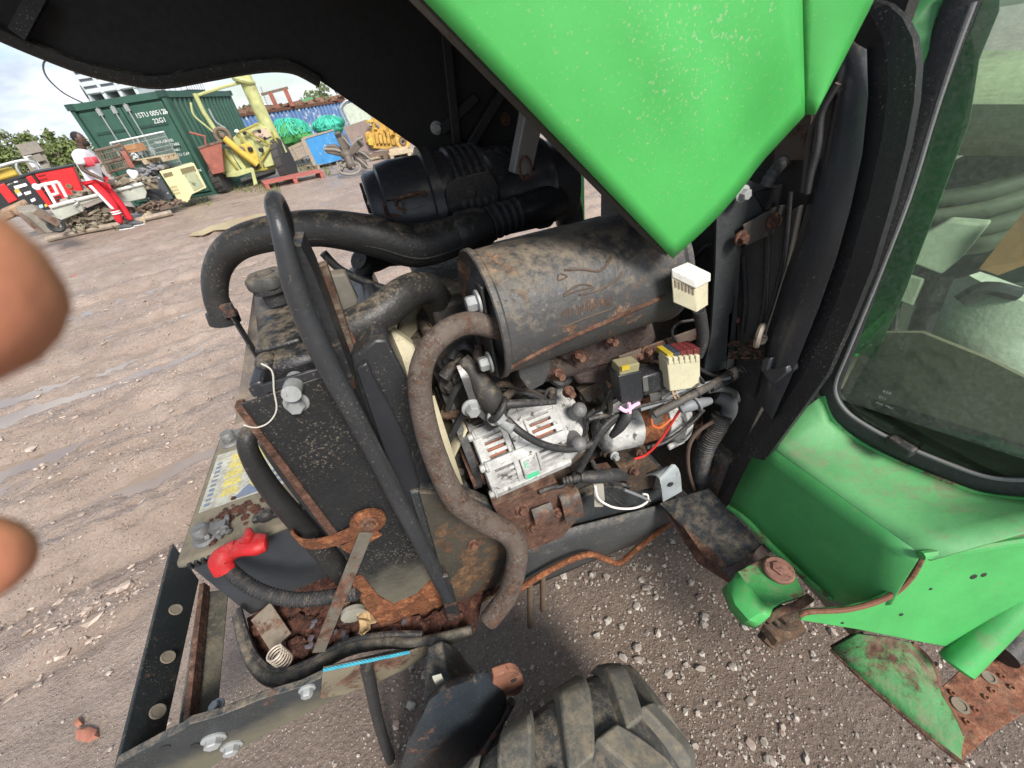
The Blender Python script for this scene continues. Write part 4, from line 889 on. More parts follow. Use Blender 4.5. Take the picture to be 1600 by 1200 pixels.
# --- the man
o = G(200, 358); f = RH.copy(); f = (f*.97+FH*.1).normalized(); sdd = V((-f.y, f.x, 0))
mt_ = thing('person', 'man in white T-shirt and red track trousers with white stripe', 'person', o)
def bp2(x, s, z): return o+f*x+sdd*s+UP*z
skinp = M('dark_skin', (.075, .042, .03), .5, var=.1, scale=8, bump=0); shirtm = M('white_tshirt', (.74, .76, .80), .8, var=.05, scale=6, bump=.1); trm = M('red_track_trousers', (.62, .016, .03), .7, var=.1, scale=6, bump=.1)
hairm = M('black_hair', (.012, .011, .010), .8); shoem = M('grey_shoe', (.07, .075, .08), .7); 
def skinmesh(name, verts, edges, rad, mt, par, root=0):
    me = bpy.data.meshes.new(name); me.from_pydata([tuple(v) for v in verts], edges, []); me.materials.append(mt)
    bm = bmesh.new(); bm.from_mesh(me); lay = bm.verts.layers.skin.verify(); bm.verts.ensure_lookup_table()
    for i, v in enumerate(bm.verts):
        r = rad[i]; v[lay].radius = r if isinstance(r, tuple) else (r, r); v[lay].use_root = (i == root)
    bm.to_mesh(me); bm.free()
    ob = bpy.data.objects.new(name, me); COL.objects.link(ob)
    md = ob.modifiers.new('skin', 'SKIN'); md.use_smooth_shade = True; sb = ob.modifiers.new('sub', 'SUBSURF'); sb.levels = 1; sb.render_levels = 2
    if par: ob.parent = par; ob.matrix_parent_inverse = PWORLD(par).inverted()
    return ob
J = dict(pel=(.02, 0, .94), wst=(.05, 0, 1.08), chs=(.13, 0, 1.32), nck=(.19, 0, 1.50), hd0=(.22, 0, 1.58), hd1=(.245, 0, 1.72),
         shL=(.14, .19, 1.42), elL=(.02, .25, 1.16), wrL=(.10, .24, .92), hnL=(.13, .24, .84), shR=(.14, -.19, 1.42), elR=(.12, -.27, 1.16), wrR=(.30, -.25, .99), hnR=(.36, -.25, .93),
         hpL=(.02, .10, .90), knL=(.10, .11, .50), anL=(.10, .11, .09), hpR=(.02, -.10, .90), knR=(.12, -.11, .50), anR=(.0, -.10, .10))
ks = list(J); vv = [bp2(*J[k]) for k in ks]; ix = {k: i for i, k in enumerate(ks)}
ed = [('pel', 'wst'), ('wst', 'chs'), ('chs', 'nck'), ('nck', 'hd0'), ('hd0', 'hd1'), ('chs', 'shL'), ('shL', 'elL'), ('elL', 'wrL'), ('wrL', 'hnL'), ('chs', 'shR'), ('shR', 'elR'), ('elR', 'wrR'), ('wrR', 'hnR'), ('pel', 'hpL'), ('hpL', 'knL'), ('knL', 'anL'), ('pel', 'hpR'), ('hpR', 'knR'), ('knR', 'anR')]
rad = dict(pel=.13, wst=.12, chs=.14, nck=.06, hd0=.075, hd1=.075, shL=.065, elL=.045, wrL=.032, hnL=.03, shR=.065, elR=.045, wrR=.032, hnR=.03, hpL=.085, knL=.06, anL=.042, hpR=.085, knR=.06, anR=.042)
skinmesh('body', vv, [(ix[a], ix[b]) for a, b in ed], [rad[k] for k in ks], skinp, mt_)
b = B(); hc_ = bp2(.245, 0, 1.66); RM = Matrix((f, sdd, UP)).transposed()
b.ball(hc_, .100, .076, .118, 18, 14, RM); hdo = obj('head', b, skinp, mt_, smooth=80)
b = B(); b.ball(bp2(.344, 0, 1.645), .020, .015, .022, 8, 6, RM); obj('nose', b, skinp, hdo, smooth=80)
for s in (1, -1):
    b = B(); b.ball(bp2(.235, s*.078, 1.65), .022, .010, .033, 8, 6, RM); obj('ear', b, skinp, hdo, smooth=80)
    b = B(); b.ball(bp2(.328, s*.032, 1.672), .012, .012, .008, 8, 6, RM); obj('eye', b, M('eye_dark', (.02, .015, .012), .3) if 'eye_dark' not in MATS else MATS['eye_dark'], hdo)
b = B(); b.ball(bp2(.338, 0, 1.605), .008, .024, .008, 8, 6, RM); obj('mouth', b, M('dark_lip', (.10, .045, .04), .5), hdo)
b = B(); b.ball(bp2(.225, 0, 1.690), .098, .080, .098, 16, 10, RM); obj('short_hair', b, hairm, hdo, smooth=80)
b = B(); b.ball(bp2(.310, 0, 1.575), .058, .060, .050, 12, 8, RM); obj('beard', b, hairm, hdo, smooth=80)
# clothes: skinned round the same joints, a little fuller
sv = [J[k] for k in ('pel', 'wst', 'chs', 'nck')]+[(.14, .19, 1.41), (.07, .25, 1.24), (.14, -.19, 1.41), (.14, -.26, 1.24), (.02, 0, .86)]
skinmesh('t_shirt', [bp2(*q) for q in sv], [(8, 0), (0, 1), (1, 2), (2, 3), (2, 4), (4, 5), (2, 6), (6, 7)], [(.17, .15), (.165, .14), (.18, .15), (.07, .07), .085, .085, .085, .085, (.165, .15)], shirtm, mt_, 2)
sv = [(.02, 0, .95), (.02, .10, .88), (.09, .11, .50), (.10, .11, .11), (.02, -.10, .88), (.11, -.11, .50), (.0, -.10, .12)]
skinmesh('trousers', [bp2(*q) for q in sv], [(0, 1), (1, 2), (2, 3), (0, 4), (4, 5), (5, 6)], [(.15, .14), .115, .088, .062, .115, .088, .062], trm, mt_)
b = B(); rows = []
for k in range(14):
    t_ = k/13; z = .90-.48*t_; x = .02+.09*t_; rr = .122-.030*t_; rows.append([bp2(x-.03+w_*.06, -.11-rr*(1.0-.12*abs(w_-.5)), z) for w_ in (0, .5, 1)])
b.grid(rows); obj('white_stripe', b, whitep, mt_, solid=.012)
for z in (.36, .32):
    b = B(); b.lathe(bp2(.065, -.108, z), UP, [(0, .086), (.020, .086)], 16); obj('leg_band', b, whitep, mt_)
b = B(); b.grid([[bp2(.305+.0-.02*abs(s_)*4-.03*(1.36-z), s_-.06, z) for s_ in (-.06, -.02, .02, .06, .10)] for z in (1.35, 1.29, 1.23)]); obj('chest_print', b, M('red_print', (.65, .06, .08), .7), mt_, solid=.012)
b = B(); b.grid([[bp2(.24+dz, -.175+dz*.4, z) for dz in (-.08, -.03, .02, .06)] for z in (1.36, 1.28, 1.20)]); obj('chest_print', b, MATS['red_print'], mt_, solid=.012)
for s, x in ((.11, .10), (-.10, .0)):
    b = B(); b.tube([bp2(x-.07, s, .055), bp2(x+.02, s, .06), bp2(x+.12, s, .045), bp2(x+.19, s, .035)], [.05, .055, .048, .03], 12, 4, flat=(UP, .9)); sh2 = obj('shoe', b, shoem, mt_, smooth=60)
    b = B(); b.tube([bp2(x-.08, s, .012), bp2(x+.08, s, .012), bp2(x+.20, s, .012)], [.045, .05, .035], 10, 3, flat=(UP, .35)); obj('sole', b, whitep, sh2)
def fingers(wr, dirv, side):
    for k in range(4):
        a_ = bp2(*wr)+sdd*side*(.0)+f*(.018*k-.03); b = B(); b.tube([a_, a_+dirv*.05, a_+dirv*.085-f*.01], [.012, .011, .008], 6); obj('finger', b, skinp, mt_)
    b = B(); a_ = bp2(*wr)+f*.03; b.tube([a_+UP*.03, a_+f*.03-UP*.01, a_+f*.035-UP*.04], [.013, .012, .009], 6); obj('thumb', b, skinp, mt_)
fingers((.13, .24, .82), V((0, 0, -1)), 1); fingers((.38, -.25, .92), (f*.7-UP*.7), -1)
# --- trees and bushes
leafA = M('tree_leaf', (.10, .125, .055), .7, var=.4, scale=1.5, bump=0); leafB = M('bush_leaf', (.115, .15, .045), .7, var=.4, scale=1.5, bump=0); barkm = M('grey_bark', (.12, .10, .08), .85)
def tree(name, label, px, py, D_, ytop, rad_, n, leaf, seed, sparse=1.0, cat='tree', group='trees beyond the yard', zb=.0):
    hgt = max(1.2, P(px, ytop, D=D_).z); o = P(px, py, D=D_); o.z = 0; rn = random.Random(seed); t_ = thing(name, label, cat, o, group)
    b = B(); top_ = o+UP*hgt*.9+V((rn.uniform(-.2, .2), 0, 0)); b.tube([o, o.lerp(top_, .5)+V((.1, 0, 0)), top_], [hgt*.022, hgt*.014, .015], 7, 4)
    tips = []
    for k in range(10):
        a_ = o.lerp(top_, rn.uniform(.25, .95)); th = rn.uniform(0, 6.28); e_ = a_+V((math.cos(th), math.sin(th), rn.uniform(.3, 1.1)))*rad_*rn.uniform(.5, .9); b.tube([a_, a_.lerp(e_, .5)+UP*.1, e_], [hgt*.007, hgt*.005, .008], 5); tips.append(e_)
    obj('trunk', b, barkm, t_)
    cl = [(rn.choice(tips)+V((rn.gauss(0, .25), rn.gauss(0, .25), rn.gauss(0, .25)))*rad_*.7, rn.uniform(.15, .4)*rad_) for k in range(26)]
    vs, fs = [], []
    for k in range(n):
        c_, r_ = rn.choice(cl); d = V((rn.gauss(0, 1), rn.gauss(0, 1), rn.gauss(0, .8))).normalized()*r_*rn.random()**.4; p = c_+d
        if p.z < zb: p.z = zb+rn.random()*.3
        s_ = rn.uniform(.05, .12)*sparse; u_ = V((rn.gauss(0, 1), rn.gauss(0, 1), rn.gauss(0, 1))).normalized(); w_ = u_.orthogonal()
        i = len(vs); vs += [p-u_*s_, p+w_*s_*.5, p+u_*s_, p-w_*s_*.5]; fs.append((i, i+1, i+2, i+3))
    b = B(); b.v = [tuple(v) for v in vs]; b.f = fs; o_ = obj('crown', b, leaf, t_, smooth=0); o_['kind'] = 'stuff'
tree('tree', 'tall thin leafy tree at the far left edge of the yard', 14, 250, 30, 190, .7, 700, leafA, 1)
tree('tree', 'sparse thin tree behind the forklift mast', 40, 250, 33, 203, .6, 260, leafA, 2)
tree('tree', 'wispy bare tree left of the green container', 62, 245, 36, 205, .6, 240, leafA, 3)
tree('tree', 'small sparse tree against the sky right behind the man', 92, 240, 34, 214, .5, 240, leafA, 4)
for k, (x, y, D_, h_, r_, lab) in enumerate(((-5, 262, 27, 228, .8, 'dark bush behind the yellow loader'), (25, 258, 28, 232, .8, 'bush behind the roll bar'), (88, 252, 26, 226, .8, 'rounded bright bush between forklift and man'), (108, 250, 27, 226, .8, 'bush partly hidden by the man'), (68, 255, 29, 234, .8, 'bush behind the forklift mast'), (130, 248, 28, 225, .7, 'bush half hidden by the container edge'))):
    tree('bush', lab, x, y, D_, h_, r_, 900, leafB, 20+k, .9, 'bush', 'bushes behind the machines')
for k, (x, h_, lab) in enumerate(((385, 166, 'dark tree top left of the mast over the blue container'), (505, 136, 'spiky tree top rising over the blue container'), (518, 143, 'dark hedge tree over the blue container near the bonnet'), (540, 147, 'hedge tree cut off by the raised bonnet'), (484, 150, 'low tree top beside the green shed roof'))):
    tree('tree', lab, x, 185, 34, h_, .8, 600, leafA if k != 2 else leafB, 40+k, 1.2)
hb_ = B(); rn = random.Random(50)
for k in range(2600):
    a_ = rn.uniform(-70, 60); r_ = rn.uniform(44, 60); p = V((a_, r_, abs(rn.gauss(0, .6)))); s_ = rn.uniform(.12, .3); u_ = V((rn.gauss(0, 1), rn.gauss(0, 1), rn.gauss(0, 1))).normalized(); w_ = u_.orthogonal()
    hb_.add([p-u_*s_, p+w_*s_*.6, p+u_*s_, p-w_*s_*.6], [(0, 1, 2, 3)])
tag(obj('hedgerow', hb_, leafA, smooth=0), 'far hedgerow along the edge of the yard', None, kind='stuff')
# grass tufts
gr_ = B(); rn = random.Random(60); grassm = M('short_grass', (.10, .13, .035), .8, var=.5, scale=3, bump=0)
for x0_, y0_, x1_, y1_, n in ((455, 245, 492, 268, 420), (350, 283, 440, 302, 420), (505, 262, 520, 275, 60), (255, 310, 330, 322, 160), (98, 352, 190, 362, 80)):
    for k in range(n):
        p = G(rn.uniform(x0_, x1_), rn.uniform(y0_, y1_)); h_ = rn.uniform(.04, .13); l_ = V((rn.gauss(0, .04), rn.gauss(0, .04), h_)); w_ = V((rn.uniform(-1, 1), rn.uniform(-1, 1), 0)).normalized()*.012
        gr_.add([p-w_, p+w_, p+l_], [(0, 1, 2)])
tag(obj('grass', gr_, grassm, smooth=0), 'short green grass growing round the machines', None, kind='stuff')

# ------------------------------------------------------------------ the tractor
TR = thing('tractor', 'green tractor with its bonnet raised over a rusty engine', 'tractor', (.3, .8, 0))
XP = V((1, 0, 0)); YP = V((0, 1, 0)); ZP = V((0, 0, 1)); TOV = V((0, -1, 0))
# --- hood: dark liner shell with green side panel
hood = B()
HY0, HY1 = .45, 1.12
c0, c1, c2 = P(1050, 403, Y=HY0), P(1255, 180, Y=HY0), P(1335, 20, Y=HY0)
e0 = P(661, -1, Y=HY0); dr = (e0-c0).normalized()
far = PL([(738, 290), (680, 250), (590, 188), (500, 126), (466, 107), (440, 101), (410, 101), (370, 106), (320, 115), (250, 126), (190, 118), (130, 103), (60, 76), (0, 50), (-70, 18), (-150, -30)], Y=HY1)
far_top = [V((-.78, HY1, 2.02)), V((-.45, HY1, 2.16)), V((-.05, HY1, 2.10)), V((.45, HY1, 1.75)), V((.60, HY1, 1.62)), P(806, 228, Y=HY1)]
hood.prism(far+far_top, (0, .012, 0))
near_top = [V((.672, HY0, 1.62)), V((.45, HY0, 1.76)), V((-.05, HY0, 2.12)), V((-.45, HY0, 2.17)), V((-.80, HY0, 2.02)), V((-.86, HY0, 1.86))]
tops = near_top
def yv(p, y): return V((p.x, y, p.z))
for a in range(len(tops)-1):
    p, q = tops[a], tops[a+1]
    hood.prism([yv(p, HY0), yv(q, HY0), yv(q, HY1), yv(p, HY1)], (q-p).cross(YP).normalized()*.012)
hd = obj('hood', hood, liner, TR)
# near side: three pressed facets of green sheet
sp_ = B()
seam_top = P(1250, -8, Y=HY0); back_low = c0+dr*1.12
low = [c0+dr*t for t in (0, .1, .25, .45, .7, .95, 1.12)]
T1 = V((.60, HY0, 1.66)); T2 = V((.2, HY0, 1.96)); T3 = V((-.38, HY0, 2.26))
rows = []; nU = 40; nV = 34
cr0, cr1 = P(1258, 70, Y=HY0), P(640, -260, Y=HY0)
upn = V((-dr.z, 0, dr.x))*-1
if upn.z < 0: upn = -upn
Lr = (c1-c0).length
rdir = (c1-c0).normalized()
for a in range(nU+1):
    s = 1.12*a/nU; row = []
    for b in range(nV+1):
        h = .52*b/nV
        p = c0+dr*s+rdir*h
        # pressed relief: a raised belly whose lower border runs forward, and a dished rear
        d = h-(.13+.10*min(1, s/.5)); st = 1/(1+math.exp(-d*60))
        d2 = s-.10-h*.30; st2 = 1/(1+math.exp(-d2*38))
        p = p+TOV*(.022*st*st2+.006*math.sin(min(1, h/.3)*math.pi))
        row.append(p)
    rows.append(row)
keep = []
def inside(p):   # ahead of the seam line
    q = p-c1; sd_ = (seam_top-c1); return q.x*sd_.z-q.z*sd_.x
spb = B(); spb.grid([[p for p in r] for r in rows])
# cut away what lies behind the seam
def clipped(b, sgn, gap):
    nb = B(); nb.v = b.v; ns = (seam_top-c1).normalized()
    for f in b.f:
        cpt = sum((V(b.v[i]) for i in f), V())/len(f)
        nb.f.append(f)
    return nb
# build directly with the seam as the end of each row
spb = B(); rows = []
rear_line = [c0.lerp(c1, k/14) for k in range(15)]+[c1.lerp(seam_top+(seam_top-c1)*1.4, k/14) for k in range(1, 15)]
for a, rp_ in enumerate(rear_line):
    row = []
    h = (rp_-c0).dot(rdir) if a < 15 else None
    for b in range(46):
        s = 1.05*b/45
        p = rp_+dr*s
        hh_ = (p-c0).dot(upn)
        d = hh_-(.085+.05*min(1, s/.5)); st = 1/(1+math.exp(-d*70))
        along = s-.07; st2 = 1/(1+math.exp(-along*45))
        bel = .015*st*st2
        bel += .010*math.sin(max(0, min(1, hh_/.16))*math.pi)
        row.append(p+TOV*bel)
    rows.append(row)
spb.grid(rows)
obj('side_panel', spb, paint, hd, solid=.004, smooth=60)
rcb = B(); g_ = .003
q0_, q1_, q2_ = c1+V((g_, 0, .001)), seam_top+V((g_, 0, 0))+(seam_top-c1)*.4, c2+(c2-c1)*.5
rcr = []
for a in range(9):
    r0, r1 = q0_.lerp(q1_, a/8), c1.lerp(c2, min(1, a/7))+V((g_+.001, 0, 0)) if a < 8 else q2_
    rcr.append([r0.lerp(r1, b/6)+TOV*(.012*math.sin(b/6*math.pi*.5)) for b in range(7)])
rcb.grid(rcr); obj('rear_corner_panel', rcb, paint, hd, solid=.004, smooth=60)
eb = B(); inn = V((0, .012, 0))
eb.prism([c0+inn, c0+dr*1.1+inn, c0+dr*1.1+inn+V((0, .022, 0)), c0+inn+V((0, .022, 0))], upn*.006)
eb.prism([c0+inn+V((.002, 0, .004)), c1+inn, c1+inn+V((0, .03, 0)), c0+inn+V((.002, .03, .004))], V((-.004, 0, .004)))
obj('edge_flange', eb, M('grimy_flange', (.06, .058, .048), .6, dust=.6, rust=.2, scale=20), hd)
lb = B(); lb.prism([c0+V((0, .02, .01)), c0+dr*1.08+V((0, .02, 0)), T3+V((0, .02, -.15)), T2+V((0, .02, -.1)), T1+V((0, .02, -.03)), c2+V((-.01, .02, 0)), c1+V((-.008, .02, .004))], (0, .006, 0))
obj('inner_lining', lb, liner, hd)
for pa, pb, wpx in (((693, 30), (713, 225), 17), ((792, 128), (728, 235), 22), ((745, 150), (690, 205), 5)):
    rb = B(); a, b = P(*pa, Y=HY1-.012), P(*pb, Y=HY1-.012); rb.bar(a, b, RW(wpx, a)*2, .022, YP)
    obj('rib', rb, M('liner_rib', (.012, .012, .012), .6, dust=.2), hd, bevel=.003) if 'liner_rib' not in MATS else obj('rib', rb, MATS['liner_rib'], hd, bevel=.003)
for px in ((682, 200), (733, 243), (790, 186)):
    bb = B(); bb.bolt(P(*px, Y=HY1-.002), TOV, .010, .012); obj('bolt', bb, zinc if px[0] != 790 else rustbolt, hd)
# lip of the nose
lp = B(); lp.tube([p+V((0, -.012, -.002)) for p in far[3:15]], .012, 8, 3, caps=True); obj('nose_lip', lp, M('dusty_liner_edge', (.02, .019, .017), .7, dust=.35, scale=8), hd)
sb = B(); sb.bar(P(62, -10, Y=1.09), P(28, 54, Y=1.09), .01, .02, YP); obj('rib', sb, MATS['liner_rib'], hd)
# --- prop strut
pb_ = B(); a, b = P(842, 120, Y=.80), P(812, 272, Y=.80)
u = (b-a).normalized(); wv = V((u.z, 0, -u.x)); wd = RW(34, a)
for s in (-1, 1): pb_.bar(a+wv*s*wd*.9, b+wv*s*wd*.9, .03, .004, YP)
pb_.bar(a-YP*.015, b-YP*.015, wd*1.9, .003, wv)
st = obj('prop_strut', pb_, M('galvanised_strut', (.20, .20, .19), .45, metal=.3, dust=.35, scale=22, rust=.12), TR, bevel=.0015)
cb = B(); ctr = b+u*-.012-YP*.02
cb.tube([ctr+V((math.cos(t)*.012, -.003, math.sin(t)*.02)) for t in np.linspace(0, 6.9, 18)], .0022, 6); cb.ball(ctr+V((.003, 0, -.016)), .006); obj('clip', cb, rustbolt, st)

# --- air cleaner and intake
AX = V((.022, .97, 1.302)); axd = V((1, 0, -.02)).normalized()
acb = B(); acb.lathe(AX, axd, [(-.012, .001), (-.012, .082), (-.006, .088), (.016, .090), (.02, .099), (.05, .104), (.112, .104), (.114, .118), (.134, .118), (.136, .104), (.16, .104)]+sum([[(.165+k*.016, .103), (.169+k*.016, .110), (.175+k*.016, .110), (.179+k*.016, .103)] for k in range(5)], [])+[(.26, .096), (.37, .096), (.375, .10), (.395, .10), (.40, .092), (.46, .085), (.47, .0)], 40)
ac = obj('air_cleaner', acb, plastic, TR)
endb = B(); endb.lathe(AX-axd*.0125, axd, [(-.003, .001), (-.003, .03), (.0, .034)], 20)
for k in range(6):
    d = Matrix.Rotation(k*math.pi/3, 3, axd) @ V((0, 0, 1)); endb.bar(AX+d*.035-axd*.015, AX+d*.07-axd*.015, .006, .006, axd)
obj('end_cap', endb, plastic, ac)
for t0 in (0, 1):
    lt = B(); qb = [P(x, y, Y=.872) for x, y in ((600, 318), (602, 330), (612, 337), (640, 335), (660, 328), (662, 322), (640, 327), (622, 325), (620, 312), (640, 305), (664, 300), (662, 305))]
    if t0 == 0: lt.tube(qb, .0035, 6, 3)
    else:
        lt.bar(P(628, 312, Y=.868), P(632, 334, Y=.868), .008, .004, YP); lt.bar(P(600, 310, Y=.874), P(660, 304, Y=.874), .006, .004, ZP)
    obj('latch', lt, rusty if t0 == 0 else iron, ac)
mp_ = B(); mp_.prism(PL([(697, 296), (700, 284), (712, 279), (758, 268), (770, 272), (778, 288), (780, 318), (772, 330), (706, 336), (697, 330)], Y=.862), (0, .006, 0)); mpl = obj('strap_plate', mp_, blackdusty, ac, bevel=.002)
bb = B(); bb.bolt(P(737, 300, Y=.86), TOV, .008); obj('bolt', bb, iron, mpl)
for k in range(4):
    wb_ = B(); x = .262+k*.02; a = AX+axd*(x-.05+.05)+V((0, -.03, .092)); wb_.bar(a, a+V((.02, -.055, -.045)), .006, .012, YP); obj('web', wb_, plastic, ac)
ipb = B()
pts = [P(350, 494, Y=.86), P(337, 462, Y=.86), P(340, 420, Y=.86), P(366, 385, Y=.85), P(420, 366, Y=.84), P(500, 357, Y=.82), P(580, 368, Y=.80), P(650, 384, Y=.80), P(720, 366, Y=.81), P(760, 352, Y=.82)]
rs = [RW(38, pts[0]), RW(34, pts[1]), RW(38, pts[2]), RW(46, pts[3]), RW(52, pts[4]), RW(55, pts[5]), RW(62, pts[6]), RW(66, pts[7]), RW(58, pts[8]), RW(52, pts[9])]
ipb.tube(pts, rs, 18, 7)
ip = obj('intake_duct', ipb, hoserub, TR)
sm_ = B(); sm_.tube([p+V((0, -r*.93, -r*.36)) for p, r in zip(pts[4:], rs[4:])], .0022, 6, 6); obj('mould_seam', sm_, rubber, ip)
cf = B(); cf.tube([pts[0]+V((-.004, 0, -.012)), pts[0]+V((0, 0, .008))], [rs[0]*1.15, rs[0]*1.12], 18); obj('mouth_lip', cf, rubber, ip)
bl = B(); bl.rib([pts[9], P(785, 342, Y=.83), P(812, 333, Y=.84)], rs[9]*1.0, .016, .16, 20); obj('bellows', bl, rubber, TR)
db = B(); db.tube([P(700, 372, Y=.81), P(716, 367, Y=.81), P(722, 365, Y=.81), P(750, 355, Y=.82)], [rs[8]*1.0, rs[8]*1.02, rs[8]*1.12, rs[8]*1.08], 20, 3); obj('collar', db, hoserub, ip)
el = B(); el.tube([P(805, 335, Y=.84), P(840, 322, Y=.86), P(868, 310, Y=.92), P(885, 318, Y=1.02), P(890, 345, Y=1.05)], [.028, .034, .038, .04, .04], 16, 5); obj('turbo_elbow', el, plastic, TR)
dv = B(); dv.tube([P(560, 405, Y=.9), P(580, 412, Y=.92), P(605, 400, Y=.95), P(640, 395, Y=.97)], [.022, .02, .024, .03], 14, 4); dv.tube([P(572, 408, Y=.905), P(566, 432, Y=.905)], [.018, .022], 14); obj('dust_valve', dv, rubber, TR)
lb_ = B(); lb_.bar(P(362, 492, Y=.84), P(402, 556, Y=.84), .022, .004, YP); lb_.bar(P(352, 476, Y=.835), P(362, 494, Y=.835), .014, .02, YP); obj('duct_bracket', lb_, blackrust, TR, bevel=.001)

# --- radiator group
tk = B()
tank_top = [P(400, 468, Y=1.0), P(470, 440, Y=1.0), P(520, 575, Y=.60), P(400, 596, Y=.60)]
xr0, xr1 = -.300, -.165
tk.prism([(-.224, .592, 1.155), (-.132, .592, 1.155), (-.185, 1.02, 1.155), (-.298, 1.02, 1.155)], (0, 0, .058)); rt = obj('radiator_tank', tk, blackdusty, TR, bevel=.016)
t2 = B(); t2.prism([(-.236, .566, 1.150), (-.128, .566, 1.150), (-.18, 1.04, 1.150), (-.306, 1.04, 1.150)], (0, 0, .014))
fl0 = obj('tank_flange', t2, plastic, rt, bevel=.003)
for yy, zz, x0_ in ((.556, 1.196, -.232), (.578, 1.178, -.236)):
    t2 = B(); t2.box((x0_/2-.065, yy, zz), -x0_-.125, .006, .016); t2.box((x0_/2-.065, yy+.01, zz-.012), -x0_-.135, .016, .010) ; obj('tank_ledge', t2, plastic, rt, bevel=.002)
t2 = B(); t2.box((-.222, .578, 1.186), .018, .05, .05); obj('tank_clip', t2, plastic, rt, bevel=.004)
t3 = B(); t3.box((-.195, .66, 1.216), .07, .05, .012); t3.ball((-.215, .612, 1.208), .016, .024, .014); obj('tank_boss', t3, blackdusty, rt, bevel=.005)
cp = P(418, 436, Y=.83); cp.z = 1.262
nb = B(); nb.cyl((cp.x, cp.y, 1.22), (cp.x, cp.y, cp.z-.008), .024, .024); nb.cyl((cp.x, cp.y, cp.z-.016), (cp.x, cp.y, cp.z-.006), .034, .034); neck = obj('filler_neck', nb, rubber, rt)
rings = []
for z, sc_ in ((0, .96), (.004, 1), (.016, 1), (.021, .93), (.022, .5), (.019, .45), (.019, .01)):
    rings.append([V((cp.x, cp.y, cp.z-.006+z))+V((math.cos(a), math.sin(a), 0))*sc_*(.036+.0035*math.cos(5*a)) for a in [2*math.pi*k/50 for k in range(50)]])
cpb = B(); cpb.ring_loft(rings); cpb.lathe((cp.x, cp.y, cp.z+.008), ZP, [(0, .014), (.008, .013), (.0085, .009), (.0065, .006), (.0065, .001)], 24); obj('radiator_cap', cpb, M('grey_dusty_cap', (.06, .06, .058), .6, dust=.6, scale=20), rt)
core = B(); core.box((-.20, .80, .80), .055, .46, .64); cr = obj('radiator_core', core, iron, TR)
for k in range(40):
    pass
fb = B()
for k in range(46): fb.box((-.228, .80, .50+k*.0133), .012, .45, .0035)
o_ = obj('core_fins', fb, iron, cr); o_['kind'] = 'stuff'
sp = B(); PYP = .552
plate = PL([(368, 635), (506, 588), (520, 590), (600, 720), (655, 830), (714, 962), (690, 968), (612, 985), (575, 925), (530, 852)], Y=PYP)
sp.prism(plate, (0, .005, 0)); rp0 = obj('radiator_side_plate', sp, M('side_plate_paint', (.016, .017, .018), .5, rust=.12, dust=.40, scale=11, bump=.4, speck=.4, lowmud=(.78, .30, (.115, .105, .078))), TR, bevel=.001)
sp2 = B(); sp2.prism(PL([(366, 637), (378, 634), (540, 850), (528, 856)], Y=PYP-.004), (0, .018, 0)); obj('folded_edge', sp2, rusty, rp0)
rb2 = B(); rr_ = random.Random(5)
lo_ = PL([(545, 905), (566, 900), (590, 930), (615, 945), (650, 930), (690, 890), (700, 905), (712, 948), (722, 965), (690, 975), (640, 990), (605, 990), (575, 955)], Y=PYP-.003)
rb2.prism(lo_, (0, .004, 0)); obj('corroded_corner', rb2, rustbright, rp0)
for px in ((463, 629),):
    bb = B(); p = P(*px, Y=PYP); bb.bolt(p, TOV, .0125, .016); obj('bolt', bb, zinc, rp0)
bb = B(); p = P(462, 592, Y=.575); bb.cyl(p, p+V((0, -.05, .006)), .013); obj('bolt', bb, zinc, rp0)
wire = B(); wire.tube([P(x, y, Y=PYP-.004) for x, y in ((408, 568), (425, 580), (428, 610), (432, 640), (420, 660), (400, 668), (380, 664))], .0012, 6, 5); obj('loose_wire', wire, M('thin_pale_wire', (.5, .48, .42), .5), TR)
# front screen strip standing ahead of the radiator
fs_ = B(); fs_.pbox(P(398, 452, Y=1.02), P(368, 662, Y=.78)-P(398, 452, Y=1.02), V((.028, 0, 0)), V((.0, .006, .004))); obj('screen_frame', fs_, M('dusty_frame', (.10, .085, .075), .7, dust=.5, rust=.2), TR)
# fan shroud
sh = B(); SY = .575
sh.prism(PL([(548, 560), (585, 530), (606, 530), (640, 600), (672, 700), (694, 800), (700, 880), (696, 892), (672, 880), (610, 735), (560, 610)], Y=SY), (0, .42, 0)); shr = obj('fan_shroud', sh, M('black_shroud', (.024, .025, .027), .4, dust=.2, scale=10, bump=.12), TR, bevel=.006)
s2 = B(); s2.prism(PL([(556, 576), (574, 566), (584, 590), (612, 640), (640, 700), (690, 880), (672, 882), (610, 735)], Y=SY-.012), (0, .012, 0)); obj('shroud_rib', s2, plastic, shr, bevel=.004)
# beige fan
FC = V((.0, .82, .90))
fnb = B(); fnb.lathe(FC-XP*.03, XP, [(0, .001), (0, .05), (.03, .06), (.05, .05), (.055, .001)], 24); fan = obj('cooling_fan', fnb, beige, TR)
for k in range(8):
    d = Matrix.Rotation(k*math.pi/4+.1, 3, 'X'); rws = []
    for a in range(6):
        r = .05+a*.036; wd = .035+.012*a; tw = .9-.09*a
        rws.append([FC+d @ V((s*wd*math.sin(tw)+.01*abs(s), s*wd*math.cos(tw), r)) for s in (-1, -.5, 0, .5, 1)])
    fl = B(); fl.grid(rws); obj('fan_blade', fl, beige, fan, solid=.004)
